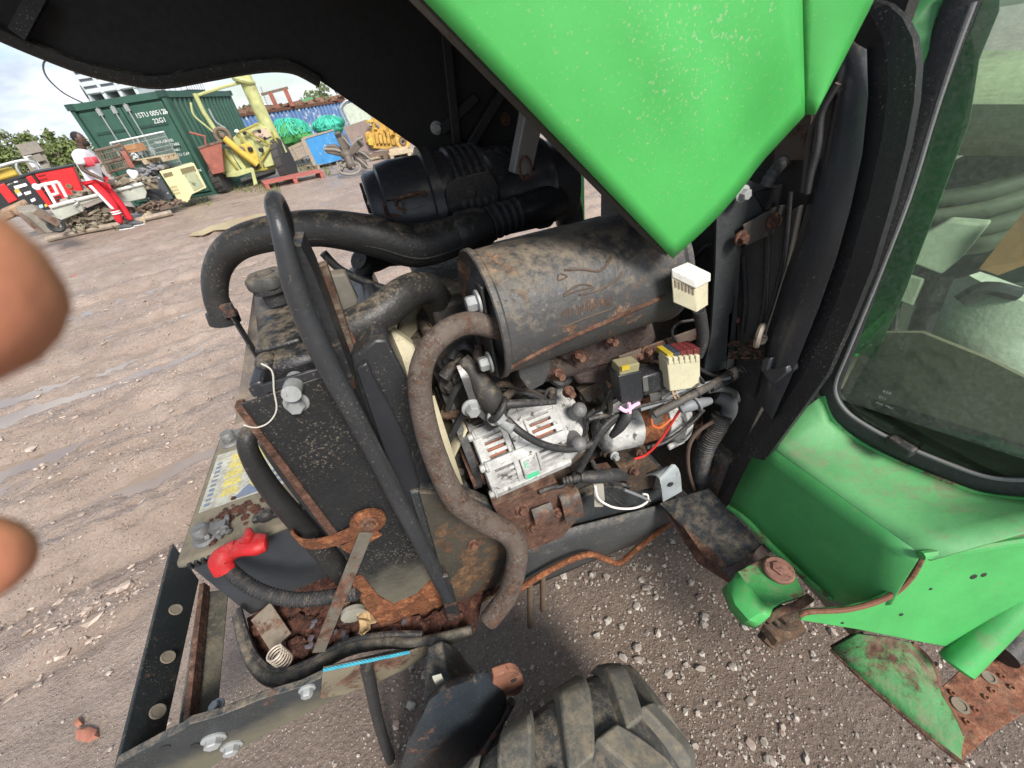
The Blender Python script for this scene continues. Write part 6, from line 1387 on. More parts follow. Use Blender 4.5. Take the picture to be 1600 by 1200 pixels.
# --- starter motor
q = B(); S0, S1 = P(930, 690, Y=.60), P(1066, 682, Y=.60); sdv = V((1, 0, -.12)).normalized(); S0 = P(934, 678, Y=.61)
def starter_ring(a_, b_, r0, r1): return [(a_, .001), (a_, r0), (b_, r1), (b_, .001)]
q.lathe(S0, sdv, [(0, .001), (0, .035), (.012, .052), (.10, .060), (.102, .05), (.11, .001)], 36); stt = obj('starter_motor', q, alu, TR, bevel=.002)
q = B(); q.lathe(S0+sdv*.10, sdv, [(0, .001), (0, .057), (.075, .057), (.075, .001)], 32); obj('field_band', q, rustbright, stt)
q = B(); q.lathe(S0+sdv*.172, sdv, [(0, .001), (0, .064), (.03, .066), (.034, .082), (.052, .082), (.056, .03), (.07, .02)], 36); obj('drive_housing', q, alu, stt, bevel=.002)
q = B()
for k in range(5):
    a = S0+sdv*.175+V((0, -.03-.03*math.cos(k*.8), .06*math.sin(k*.8-1.4))); q.bar(a, a+sdv*.05+V((0, .0, .012)), .012, .014, YP)
obj('housing_rib', q, alu, stt, bevel=.003)
q = B(); q.cyl(S0+V((.03, .03, .075)), S0+V((.12, .03, .068)), .036); q.cyl(S0+V((.015, .01, .06)), S0+V((.0, .0, .062)), .012); obj('solenoid', q, alu, stt, bevel=.004)
# big dark cable parts
def cable(name, pts, r_, mt, par=TR, k=6, ribbed=0, n=10):
    b_ = B(); (b_.rib(pts, r_, ribbed) if ribbed else b_.tube(pts, r_, n, k)); return obj(name, b_, mt, par)
cable('cable', [P(792, 655, Y=.52), P(815, 676, Y=.50), P(850, 695, Y=.495), P(890, 702, Y=.495), P(925, 692, Y=.50), P(955, 660, Y=.51), P(975, 645, Y=.515)], .0075, rubber)
cable('cable', [P(905, 735, Y=.51), P(918, 712, Y=.505), P(935, 680, Y=.50), P(960, 655, Y=.51), P(978, 650, Y=.515)], .008, rubber, ribbed=.006)
cable('cable', [P(910, 725, Y=.50), P(925, 700, Y=.495), P(942, 668, Y=.50), P(965, 648, Y=.51)], .006, rubber)
q = B(); q.tube([P(905, 745, Y=.50), P(930, 745, Y=.495), P(965, 742, Y=.495), P(976, 745, Y=.50)], [.012, .0155, .0155, .010], 14, 5); obj('starter_terminal_boot', q, rubber, TR)
cable('cable', [P(880, 752, Y=.51), P(900, 748, Y=.50), P(918, 746, Y=.498)], .010, rubber, ribbed=.007)
q = B(); q.tube([P(955, 682, Y=.50), P(968, 668, Y=.495), P(980, 650, Y=.495), P(985, 640, Y=.50)], [.006, .011, .012, .005], 12, 4); obj('rubber_boot', q, rubber, TR)
q = B(); q.tube([P(967, 636, Y=.50), P(978, 642, Y=.493), P(990, 634, Y=.495), P(998, 630, Y=.50)], .0042, 6, 4); q.tube([P(983, 630, Y=.495), P(984, 645, Y=.492)], .004, 6); obj('pink_tie', q, pink, TR)
q = B(); a, b = P(715, 548, Y=.58), P(788, 650, Y=.535)
q.tube([P(722, 560, Y=.58), P(745, 590, Y=.56), P(765, 620, Y=.545), P(780, 645, Y=.54)], [.013, .018, .024, .02], 14, 4); ajs = obj('adjuster_sleeve', q, M('grimy_sleeve', (.03, .028, .026), .6, dust=.5), TR)
q = B(); strip(q, [P(720, 570, Y=.57), P(728, 590, Y=.555), P(735, 610, Y=.55), P(748, 640, Y=.545), P(775, 660, Y=.54)], .016, .006, XP); obj('adjuster_arm', q, M('shiny_arm', (.10, .10, .10), .4, metal=.5, dust=.3), TR)
q = B(); q.bolt(P(737, 637, Y=.545), TOV, .013, .016); q.bolt(P(775, 650, Y=.53), V((.3, -1, .2)), .013, .016); q.lathe(P(782, 655, Y=.53), V((.6, -1, -.5)), [(0, .012), (.03, .012), (.032, .008)], 14); obj('adjuster_bolt', q, zinc, TR)
q = B(); q.tube([P(785, 632, Y=.52), P(820, 630, Y=.515), P(868, 628, Y=.52)], [.009, .008, .005], 10, 4); q.torus(P(778, 640, Y=.525), V((.6, -.3, -.6)), .022, .006); obj('cable_lug', q, rubber, TR)
cable('cable', [P(740, 575, Y=.60), P(760, 600, Y=.575), P(772, 625, Y=.56), P(790, 655, Y=.525)], .007, rubber)
cable('red_wire', [P(1063, 640, Y=.50), P(1050, 660, Y=.505), P(1030, 690, Y=.51), P(1010, 710, Y=.52), P(992, 717, Y=.53)], .0032, redw, n=8)
cable('red_wire', [P(1018, 655, Y=.50), P(1020, 665, Y=.498), P(1032, 668, Y=.50), P(1048, 655, Y=.505)], .0026, M('orange_wire', (.6, .12, .03), .45), n=8)
cable('white_wire', [P(930, 760, Y=.49), P(936, 780, Y=.488), P(960, 793, Y=.485), P(990, 794, Y=.485), P(1010, 785, Y=.488), P(1012, 774, Y=.49), P(1005, 772, Y=.49)], .0028, whitew, n=8)
q = B(); q.prism(PL([(928, 758), (943, 757), (945, 780), (942, 792), (929, 792)], Y=.50), (0, .005, 0)); obj('tag_plate', q, M('dusty_tag', (.30, .28, .24), .6, rust=.2), TR)
cable('cable', [P(975, 765, Y=.50), P(1000, 775, Y=.49), P(1015, 782, Y=.49)], .004, greyw)
rr_ = random.Random(77)
for pl_, r_, y_, mt in (
    ([(700, 640), (712, 610), (735, 590), (760, 588)], .006, .585, rubber), ([(694, 590), (705, 575), (722, 566)], .012, .60, iron), ([(700, 690), (716, 660), (730, 630)], .007, .60, rubber),
    ([(705, 560), (712, 545), (728, 540), (742, 552)], .008, .595, rubber), ([(868, 640), (900, 648), (935, 640), (965, 622)], .007, .60, rubber), ([(880, 668), (905, 660), (930, 640)], .006, .575, rubber),
    ([(940, 640), (955, 610), (972, 600)], .005, .55, iron), ([(1010, 700), (1040, 690), (1075, 665), (1100, 640)], .005, .53, rubber), ([(1000, 640), (1030, 630), (1060, 612), (1100, 600), (1140, 590)], .004, .505, greyw),
    ([(985, 640), (1010, 632), (1050, 622), (1092, 600)], .0035, .498, rubber), ([(900, 740), (880, 758), (860, 762), (842, 770)], .006, .52, rubber), ([(950, 770), (975, 790), (1005, 792)], .004, .50, rubber),
    ([(1080, 560), (1092, 575), (1110, 585), (1128, 590)], .004, .525, rubber), ([(1062, 545), (1050, 520), (1060, 505), (1085, 500)], .003, .54, rubber), ([(1100, 700), (1112, 720), (1110, 750), (1118, 775)], .006, .56, rubber),
    ([(760, 610), (790, 600), (830, 612), (862, 630)], .007, .60, brownirn), ([(935, 590), (948, 612), (952, 640), (942, 660)], .009, .60, iron), ([(1120, 560), (1140, 548), (1170, 540)], .006, .57, rubber),
    ([(925, 720), (935, 735), (955, 752), (985, 760)], .005, .51, rubber), ([(690, 745), (705, 735), (722, 738)], .01, .6, iron), ([(880, 700), (900, 690), (915, 672), (912, 650)], .006, .53, rubber), ([(920, 655), (945, 650), (970, 655)], .005, .52, rubber)):
    q = B(); q.tube([P(x, y, Y=y_+rr_.uniform(-.006, .006)) for x, y in pl_], r_, 9, 6); obj('wire', q, mt, TR)
for px, y_, r_, mt in (((1000, 708), .54, .008, rustbolt), ((960, 712), .54, .008, zinc), ((1085, 662), .55, .009, rustbolt), ((915, 618), .6, .010, iron), ((935, 600), .6, .010, iron), ((722, 590), .6, .013, iron), ((860, 615), .6, .010, iron), ((1010, 548), .55, .008, rustbolt), ((990, 735), .53, .009, rustbolt), ((870, 800), .52, .009, rustbolt), ((905, 860), .535, .010, rustbolt), ((1030, 805), .54, .010, iron), ((740, 850), .54, .010, rustbolt)):
    q = B(); q.bolt(P(*px, Y=y_), V((0, -1, .2)), r_, .012); obj('bolt', q, mt, TR)
for pl_, y_, mt in (([(750, 650), (780, 640), (790, 660), (765, 675)], .565, iron), ([(905, 612), (945, 592), (958, 604), (920, 630)], .59, brownirn), ([(1075, 640), (1100, 650), (1095, 690), (1072, 680)], .56, brownirn), ([(930, 735), (955, 730), (960, 748), (938, 755)], .54, rusty), ([(1120, 690), (1135, 660), (1150, 670), (1130, 715)], .56, iron), ([(700, 700), (726, 690), (735, 740), (712, 752)], .61, iron), ([(850, 740), (885, 722), (892, 738), (860, 758)], .55, brownirn)):
    q = B(); q.prism(PL(pl_, Y=y_), (0, .02, 0)); obj('bracket', q, mt, TR, bevel=.002)
q = B(); q.prism(PL([(800, 500), (1000, 440), (1020, 480), (850, 560)], Y=.72), (0, .12, 0)); obj('rocker_cover', q, iron, TR, bevel=.01)
# --- relay rail, relays, fuse boxes
q = B(); a, b = P(966, 566, Y=.545), P(1140, 502, Y=.60); q.bar(a, b, .028, .005, ZP); rr0 = obj('relay_rail', q, M('rail_rusty', (.10, .075, .06), .7, rust=.4, dust=.45, scale=20), TR, bevel=.001)
for px in ((1000, 557), (1012, 553), (1150, 500)):
    q = B(); q.bolt(P(*px, Y=.55), TOV, .005, .005); obj('bolt', q, rustbolt, rr0)
def pxbox(b_, tl, tr_, bl, Y_, dep):
    o = P(*bl, Y=Y_); b_.pbox(o, P(*tr_, Y=Y_)-P(*tl, Y=Y_), P(*tl, Y=Y_)-o, V((0, dep, 0)))
q = B(); pxbox(q, (966, 588), (1002, 580), (972, 632), .50, .035); rly = obj('relay', q, plastic, TR, bevel=.002)
q = B(); pxbox(q, (969, 574), (1000, 567), (968, 588), .503, .03); obj('relay_cap', q, M('dusty_cap', (.22, .20, .11), .6, dust=.4, scale=30), rly, bevel=.002)
q = B(); pxbox(q, (972, 574), (984, 571), (972, 580), .4985, .004); obj('relay_mark', q, yellowf, rly)
q = B(); pxbox(q, (1004, 590), (1042, 578), (1006, 620), .515, .035); rly2 = obj('relay', q, plastic, TR, bevel=.004)
q = B(); pxbox(q, (1016, 618), (1034, 612), (1018, 665), .52, .006); pxbox(q, (1004, 592), (1012, 590), (1006, 612), .513, .004); obj('relay_bracket', q, M('relay_bracket_grey', (.09, .09, .085), .6, dust=.4), rly2)
FY = .495
q = B(); pxbox(q, (1043, 566), (1094, 560), (1047, 612), FY, .03); fx = obj('fuse_box', q, cream, TR, bevel=.002)
q = B()
for k in range(6): pxbox(q, (1045+k*8.5, 560-k*.8), (1051+k*8.5, 559-k*.8), (1045+k*8.5, 570-k*.8), FY-.002, .03)
obj('fuse_slot', q, cream, fx, bevel=.0008)
for k, mt in enumerate((yellowf, bluef, maroonf, maroonf, maroonf)):
    q = B(); x = 1043+k*10.3; y = 560-k*2.0; pxbox(q, (x, y-6), (x+9.5, y-8), (x, y+3), FY+.004, .034); obj('fuse', q, mt, fx, bevel=.0008)
def box3(b_, cpx, lpx, rpx, tpx, y0, dy): 
    c_ = P(*cpx, Y=y0); a_ = P(*lpx, Y=y0+dy)-c_; r_ = P(*rpx, Y=y0+dy*.8)-c_; u_ = P(*tpx, Y=y0)-c_; b_.pbox(c_, a_, r_, u_); return c_, a_, r_, u_
q = B(); fb_c, fb_a, fb_r, fb_u = box3(q, (1088, 489), (1051, 473), (1107, 477), (1087, 444), .440, .016)
ufb = obj('upper_fuse_box', q, cream, TR, bevel=.002)
q = B(); box3(q, (1087, 452), (1049, 434), (1111, 440), (1087, 438), .437, .018); obj('fuse_box_lid', q, white, ufb, bevel=.002)
for k in range(6):
    q = B(); t_ = .10+k*.14; q.pbox(fb_c+fb_a*t_+fb_u*.60+TOV*.0012, fb_a*.07, fb_u*.22, V((0, .002, 0))); obj('lid_tooth', q, M('dirty_tooth', (.20, .16, .12), .7) if 'dirty_tooth' not in MATS else MATS['dirty_tooth'], ufb)
cable('wire_conduit', [P(1092, 484, Y=.50), P(1096, 505, Y=.505), P(1098, 530, Y=.51), P(1090, 556, Y=.52)], .0115, rubber, ribbed=.007)
cable('wire', [P(1050, 610, Y=.50), P(1055, 622, Y=.50), P(1065, 625, Y=.505), P(1080, 615, Y=.51)], .0026, M('tan_wire', (.42, .28, .16), .5), n=6)
cable('wire', [P(1056, 610, Y=.50), P(1060, 620, Y=.50), P(1070, 622, Y=.505), P(1082, 613, Y=.51)], .0024, MATS['tan_wire'], n=6)
cable('harness', [P(1022, 648, Y=.50), P(1060, 628, Y=.495), P(1095, 610, Y=.50), P(1130, 590, Y=.52), P(1170, 565, Y=.56)], .0095, M('taped_harness', (.06, .055, .05), .6, dust=.45), n=10)
cable('harness_conduit', [P(1110, 606, Y=.505), P(1130, 597, Y=.515), P(1155, 582, Y=.54), P(1190, 570, Y=.57)], .011, rubber, ribbed=.008)
cable('harness', [P(1105, 610, Y=.51), P(1125, 607, Y=.505), P(1145, 612, Y=.505), P(1152, 625, Y=.51)], .008, greyrub)
q = B(); q.tube([P(1062, 640, Y=.49), P(1075, 634, Y=.488), P(1092, 630, Y=.488), P(1110, 626, Y=.49)], [.010, .014, .013, .008], 10, 2); q.torus(P(1087, 630, Y=.488), V((1, 0, .3)), .017, .0035, 18, 6); obj('connector', q, greyw, TR, bevel=.002)
for px in ((1062, 628), (1088, 614), (1093, 592), (1160, 578)):
    q = B(); q.torus(P(*px, Y=.50), V((1, 0, .5)), .0125, .0022, 16, 6); obj('cable_tie', q, rubber, TR)
cable('air_hose_conduit', [P(1128, 650, Y=.50), P(1120, 668, Y=.50), P(1102, 700, Y=.505), P(1095, 735, Y=.52), P(1100, 775, Y=.54)], .0235, rubber, ribbed=.0065)
cable('air_hose', [P(1120, 618, Y=.53), P(1138, 628, Y=.51), P(1138, 645, Y=.505), P(1124, 664, Y=.502)], .018, greyrub, n=14)
cable('thin_hose', [P(1120, 655, Y=.50), P(1090, 675, Y=.51), P(1076, 700, Y=.51), P(1076, 735, Y=.51), P(1085, 765, Y=.52)], .005, M('brown_hose', (.10, .065, .05), .6, dust=.3), n=8)
# --- post, firewall and its fittings
q = B(); p0_, p1_ = P(1160, 290, Y=.60), P(1120, 582, Y=.545)
q.prism(PL([(1140, 310), (1165, 280), (1222, 300), (1214, 330), (1168, 372), (1155, 380), (1146, 500), (1135, 575), (1112, 585), (1100, 580), (1112, 520), (1118, 420), (1120, 340)], Y=.545), (0, .006, 0)); post = obj('hinge_post', q, M('post_paint', (.040, .045, .047), .5, rust=.16, dust=.5, scale=16, bump=.35), TR, bevel=.001)
q = B(); q.prism(PL([(1146, 380), (1158, 378), (1146, 580), (1134, 577)], Y=.545), (0, .05, 0)); obj('post_side', q, MATS['post_paint'], post)
for px, mt in (((1160, 303), zinc), ((1208, 345), rustbolt), ((1158, 372), rustbolt)):
    q = B(); q.bolt(P(*px, Y=.526), TOV, .0095, .010); obj('bolt', q, mt, post)
q = B(); q.prism(PL([(1168, 350), (1218, 318), (1252, 318), (1250, 357), (1206, 364), (1170, 380)], Y=.552), (0, .005, 0)); obj('post_arm', q, MATS['post_paint'], post, bevel=.001)
q = B(); q.prism(PL([(1180, 302), (1224, 288), (1218, 318), (1196, 330)], Y=.54), (0, .02, 0)); obj('cable_bracket', q, black, post, bevel=.001)
cable('corrugated_cable', [P(1196, 292, Y=.545), P(1205, 275, Y=.545), P(1225, 252, Y=.55), P(1255, 236, Y=.565), P(1275, 232, Y=.58)], .0105, greyrub, ribbed=.009)
FX = .70
q = B(); q.prism([V((FX, .50, .35)), V((FX, 1.16, .35)), V((FX, 1.16, 1.60)), V((FX, .45, 1.60)), V((FX, .45, .9))], (.02, 0, 0)); fw_ = obj('firewall', q, M('firewall_mat', (.035, .034, .032), .75, dust=.5, scale=10, bump=.4), TR)
for pl_, r_ in (([(1200, 330), (1198, 420), (1190, 500), (1165, 545)], .005), ([(1235, 300), (1225, 400), (1205, 480), (1185, 530)], .004), ([(1160, 400), (1165, 470), (1160, 520)], .005), ([(1090, 400), (1110, 385), (1118, 420), (1112, 480)], .006)):
    q = B(); q.tube([P(x, y, X=FX-.02) for x, y in pl_], r_, 8, 5); obj('insulation_fold', q, rubber, fw_)
q = B(); q.prism(PL([(1150, 395), (1200, 350), (1250, 320), (1230, 420), (1195, 525), (1150, 555)], X=FX-.014), (.012, 0, 0)); obj('insulation_pad', q, M('dusty_pad', (.065, .062, .056), .85, dust=.5, scale=12), fw_, bevel=.003)
q = B(); q.prism(PL([(1215, 200), (1268, 175), (1262, 250), (1235, 250), (1205, 275)], X=FX-.016), (.012, 0, 0)); obj('rusty_panel', q, M('brown_panel', (.10, .08, .065), .7, rust=.25, dust=.4, scale=14), fw_)
q = B(); q.prism(PL([(1162, 352), (1216, 322), (1254, 316), (1252, 356), (1206, 366), (1166, 384)], Y=.530), (0, .004, 0)); obj('support_arm', q, M('support_arm_steel', (.07, .066, .058), .6, rust=.2, dust=.5, scale=14), TR, bevel=.001)
q = B(); q.torus(P(1187, 525, X=.64), V((.6, -1, 0)), .018, .006, 20, 8, 1.6); q.bolt(P(1189, 530, X=.645), V((-.6, -1, 0)), .008, .008); obj('seal_bracket', q, M('pale_bracket_rust', (.30, .25, .20), .6, rust=.3), fw_)
q = B(); rr_ = random.Random(8)
for k in range(40):
    p = P(rr_.uniform(1140, 1190), rr_.uniform(530, 560), X=.66); q.chunk(p, rr_.uniform(.006, .014), (1, .5, .2), rr_)
o_ = obj('leaf_litter', q, M('dead_leaf_litter', (.10, .055, .035), .85, var=.4, scale=40), fw_, smooth=20); o_['kind'] = 'stuff'
q = B(); q.bar(P(1120, 590, Y=.56), P(1190, 552, Y=.62), .03, .005, ZP); obj('support_rail', q, brownirn, TR)
q = B(); q.prism(PL([(1120, 640), (1160, 600), (1190, 600), (1160, 660), (1120, 700), (1115, 680)], Y=.58), (0, .06, 0)); obj('bell_housing', q, iron, TR, bevel=.01)
# --- arch: seal band and fairing at the back of the engine bay
AXX = .668
outer = [(1131, 797), (1150, 775), (1200, 712), (1250, 645), (1292, 585), (1330, 500), (1362, 420), (1392, 320), (1415, 230), (1428, 160), (1432, 105), (1426, 60), (1410, 28), (1388, 8), (1350, -6)]
inner = [(1100, 792), (1120, 760), (1165, 690), (1205, 620), (1240, 560), (1280, 470), (1305, 390), (1335, 280), (1352, 190), (1356, 110), (1350, 75), (1340, 52), (1330, 30), (1322, 10), (1315, -6)]
q = B(); rings = []
for a, b in zip(outer, inner):
    o1, i1 = P(*a, X=AXX), P(*b, X=AXX); rings.append([o1, o1.lerp(i1, .5)+V((-.004, 0, 0)), i1, i1+V((.012, 0, 0)), o1+V((.012, 0, 0))])
q.ring_loft(rings); arch = obj('arch_panel', q, black_cab, TR, smooth=12)
q = B(); rows = []
l0 = [(1305, 100), (1300, 140), (1288, 200), (1275, 270), (1255, 350), (1225, 440), (1200, 520), (1196, 560), (1180, 620)]
l1 = [(1330, 62), (1330, 130), (1318, 220), (1302, 300), (1282, 380), (1256, 460), (1230, 540), (1216, 580), (1195, 640)]
l2 = [(1352, 78), (1354, 150), (1345, 240), (1328, 320), (1306, 400), (1278, 480), (1246, 560), (1230, 600), (1205, 655)]
for a, b, c in zip(l0, l1, l2): rows.append([P(*a, X=.682), P(*a, X=.648).lerp(P(*b, X=.640), .35), P(*b, X=.640), P(*c, X=.645), P(*c, X=.672)])
q.grid([list(r) for r in rows]); obj('fairing', q, fairm, TR, solid=.004, smooth=60)
q = B(); q.tube([P(x, y, X=.635) for x, y in ((1310, 130), (1285, 175), (1278, 230), (1268, 270), (1262, 303))], [.004, .005, .0055, .005, .004], 10, 5); q.tube([P(x, y, X=.645) for x, y in ((1298, 150), (1270, 200), (1262, 250), (1255, 300))], .0045, 8, 5); obj('sealing_strip', q, M('scuffed_seal', (.05, .05, .05), .5, dust=.5, scale=20), TR)
q = B(); q.prism(PL([(1183, 570), (1205, 578), (1228, 572), (1230, 582), (1206, 602), (1196, 590)], X=.632), (.03, 0, 0)); q.prism(PL([(1190, 560), (1204, 560), (1198, 580), (1188, 582)], X=.628), (.02, 0, 0)); obj('seal_clip', q, fairm, TR, bevel=.003)
# --- cab: windscreen
wp0 = P(1320, 640, X=.80); we = V((.284, -.96, 0)).normalized(); wn = V((.96, .284, 0)).normalized()
WP = (wp0, wn)
wout = [(1512, -20), (1480, 60), (1440, 170), (1395, 310), (1350, 450), (1312, 560), (1297, 602), (1299, 625), (1315, 648), (1345, 670), (1400, 700), (1470, 730), (1530, 752), (1580, 760), (1640, 758), (1760, 740)]
w3 = PL(wout, pl=WP)
q = B(); q.tube(w3, [.019]*len(w3), 14, 4, flat=(wn, .32)); seal = obj('windscreen_seal', q, sealm, TR)
ctr = P(1700, 300, pl=WP)
winn = [p+(ctr-p).normalized()*.021 for p in w3]
q = B(); q.tube([p-wn*.010 for p in winn], .0035, 8, 4); obj('seal_lip', q, greylip, seal)
q = B(); q.box(P(1412, 690, pl=WP)-wn*.016, .02, .045, .02); obj('wiper_stop', q, rubber, seal, bevel=.004)
# glass sheet
q = B(); gpts = [p+wn*.002 for p in winn]; e1 = P(1900, 690, pl=WP)
top_pts = [gpts[-1]+V((.0, 0, .9)), gpts[0]+V((0, 0, .25))]
q.prism(gpts+top_pts, wn*.005); obj('windscreen', q, cabglass, TR, smooth=0)
q = B(); q.tube([p+wn*.03+we*.012 for p in w3[:6]], .009, 8, 4); obj('inner_frame', q, paint, TR)
Mx = frame(P(1372, 598, pl=WP)-wn*.0012, we*1.0+V((0, 0, .02)), ZP)
et = M('etched_print', (.40, .44, .38), .7)
for k, (s_, sz) in enumerate((('43R', .009), ('E11', .008), ('AS2  M67', .007))):
    text(s_, sz, et, TR, frame(P(1378, 612, pl=WP)-wn*.0012-ZP*(.014*k), we, ZP), 'glass_etching')
# green wall around the window
q = B(); rows = []
cl0 = [(1476, -20), (1475, 30), (1450, 100), (1440, 190), (1402, 310), (1356, 450), (1318, 545)]
cl1 = [(1424, -20), (1428, 40), (1436, 110), (1415, 232), (1390, 325), (1352, 445), (1296, 580)]
for a, b in zip(cl0, cl1): rows.append([P(*a, pl=(wp0+wn*.008, wn))+we*.05, P(*a, pl=(wp0+wn*.008, wn)), P(*b, pl=(wp0-wn*.01, wn)), P(*b, pl=(wp0-wn*.01, wn))+wn*.06])
q.grid(rows); obj('cab_pillar', q, paintold, TR, solid=.004)
# cowl box: sloped top, crease and undercut front
cxx = .68
A2, B2 = P(1190, 688, X=cxx), P(1440, 866, X=cxx)
Atop, Btop = wp0+V((-.012, .10, -.06)), None
ctop = spline(PL([(1285, 618), (1300, 655), (1340, 690), (1400, 721), (1470, 750), (1530, 772), (1585, 780), (1660, 784), (1780, 780)], pl=(wp0-wn*.004, wn)), 6); tl, trp = ctop[0], ctop[-1]
q = B(); rows = []
for k in range(9):
    t_ = k/8; a = ctop[round(t_*(len(ctop)-1))]; b = A2.lerp(B2+V((0, -.012, 0)), t_)
    rows.append([a.lerp(b, j/6) for j in range(7)])
q.grid(rows); obj('cowl_top', q, paintfade, TR, solid=.004)
q = B(); F2, E2 = P(1140, 792, X=.625), P(1372, 958, X=.65)
rows = []
lowl = [(1138, 792), (1165, 812), (1200, 848), (1250, 895), (1300, 938), (1345, 950), (1392, 945)]
for k, px in enumerate(lowl):
    t_ = k/6; a = A2.lerp(B2, t_); b = P(*px, X=.632+.014*t_); rows.append([a.lerp(b, j/6)+V((-.004*math.sin(j/6*math.pi), 0, 0)) for j in range(7)])
q.grid(rows); obj('cowl_front', q, paintold, TR, solid=.004)
q = B(); q.tube([P(x, y, X=.628+.014*i/6) for i, (x, y) in enumerate(lowl[:5])], [.006, .008, .009, .008, .006], 8, 5); obj('cowl_lower_hem', q, paintchip, TR)
q = B(); q.tube(ctop, .006, 8); obj('cowl_weld', q, paintchip, TR)
q = B(); q.prism([p+wn*.006 for p in ctop]+[trp+wn*.006-ZP*.06, tl+wn*.006-ZP*.06], wn*.04); obj('window_ledge', q, M('mossy_ledge', (.04, .06, .03), .8, dust=.4, scale=14), TR)
# gusset plate
gp = [B2, P(1600, 846, Z=.80), P(1490, 1014, Z=.53)]
gn_ = (gp[1]-gp[0]).cross(gp[2]-gp[0]).normalized(); GP = (gp[0], gn_)
if gn_.dot(EYE-gp[0]) < 0: gn_ = -gn_
q = B(); gpoly = [(1440, 868), (1520, 858), (1600, 847), (1700, 833), (1640, 925), (1560, 985), (1495, 1014), (1430, 1002), (1340, 984), (1252, 970), (1250, 962), (1265, 956), (1320, 953), (1365, 942), (1400, 925), (1425, 900)]
gpp = PL(gpoly, pl=GP); q.prism(gpp, -gn_*.008); gus = obj('gusset_plate', q, paintlow, TR, bevel=.002)
q = B(); q.tube([P(x, y, pl=GP) for x, y in ((1250, 962), (1265, 956), (1320, 953), (1365, 942), (1400, 925), (1425, 900), (1441, 870))], .0045, 8, 5); obj('rusty_edge', q, M('edge_rust', (.16, .07, .04), .85, rust=.4), gus)
q = B(); q.tube([P(x, y, pl=(gp[0]+gn_*.004, gn_)) for x, y in ((1440, 868), (1520, 857), (1610, 843))], .007, 8, 4); obj('top_bead', q, paintlow, gus)
for px, r_ in (((1521, 901), .006), ((1537, 898), .005), ((1408, 960), .004), ((1454, 920), .003), ((1316, 973), .003)):
    q = B(); p = P(*px, pl=GP)+gn_*.0006; q.lathe(p, gn_, [(0, r_), (.0004, r_*.8), (.0004, .0005)], 9); obj('paint_chip', q, M('bare_chip', (.02, .02, .02), .6) if 'bare_chip' not in MATS else MATS['bare_chip'], gus)
# pillar tube at the cab corner
q = B(); a, b = P(1494, 1040, Z=.52), P(1620, 905, Z=.66); q.tube([a-(b-a)*.02, a, b, b+(b-a)*.6], [.020, .026, .028, .030], 18); obj('sill_tube', q, paintlow, TR)
q = B(); a, b = P(1560, 1020, Z=.47), P(1625, 960, Z=.50); q.cyl(a, b, .03); obj('step_rubber', q, rubber, TR)
# step
stz = .44
q = B(); q.prism([P(1470, 1075, Z=stz), P(1660, 900, Z=stz), P(1760, 1010, Z=stz), P(1545, 1150, Z=stz), P(1500, 1192, Z=stz)], (0, 0, -.006)); stp = obj('step_tread', q, M('step_rust', (.20, .085, .05), .85, rust=.62, scale=10, bump=.6, dust=.2, rustc=((.05, .022, .016), (.20, .08, .045), (.36, .19, .12))), TR, bevel=.001)
for px, r_ in (((1545, 1058), .012), ((1500, 1102), .014), ((1590, 1018), .013)):
    q = B(); q.lathe(P(*px, Z=stz+.0005), ZP, [(0, r_), (.002, r_*.95), (.002, r_*.7), (.0003, r_*.65), (.0003, .001)], 18); obj('tread_hole', q, MATS['muddy_hole'], stp)
for px in ((1487, 1083), (1510, 1128), (1524, 1110), (1550, 1080), (1565, 1058), (1520, 1058), (1532, 1040), (1580, 1075), (1475, 1100), (1540, 1090)):
    q = B(); q.lathe(P(*px, Z=stz), ZP, [(0, .0065), (.004, .0045), (.004, .003), (.001, .002), (.001, .0005)], 12); obj('grip_stud', q, MATS['step_rust'], stp)
q = B(); sv = [P(1300, 1015, Z=.455), P(1345, 992, Z=.50), P(1440, 1010, Z=.50), P(1470, 1082, Z=.45), P(1505, 1140, Z=.45), P(1503, 1190, Z=.43)]
rows = []
tpl = [P(1340, 990, Z=.51), P(1385, 995, Z=.51), P(1425, 1005, Z=.51), P(1455, 1035, Z=.49), P(1472, 1085, Z=.465), P(1490, 1115, Z=.455), P(1506, 1150, Z=.447)]
btl = [P(1298, 1014, Z=.44), P(1335, 1050, Z=.44), P(1370, 1082, Z=.44), P(1405, 1112, Z=.44), P(1440, 1142, Z=.44), P(1472, 1168, Z=.44), P(1503, 1192, Z=.438)]
for a, b in zip(tpl, btl): rows.append([a.lerp(b, j/5)+V((-.006*math.sin(j/5*math.pi), 0, 0)) for j in range(6)])
q.grid(rows); stf = obj('step_side', q, M('muddy_step_paint', (.05, .20, .06), .65, rust=.4, var=.3, dust=.5, scale=7, bump=.4), TR, solid=.005)
q = B(); q.tube(tpl[2:], .004, 8, 4); obj('rusty_edge', q, MATS['edge_rust'], stf)
q = B(); q.tube(btl, .0045, 8, 4); obj('rusty_edge', q, rusty, stf)
q = B(); q.prism([P(1298, 1012, Z=.445), P(1330, 994, Z=.49), P(1350, 990, Z=.50), P(1352, 1000, Z=.50), P(1340, 1012, Z=.48), P(1312, 1018, Z=.45)], (.004, .004, -.004)); obj('torn_corner', q, M('dark_torn_rust', (.05, .03, .022), .9, rust=.5), stf)
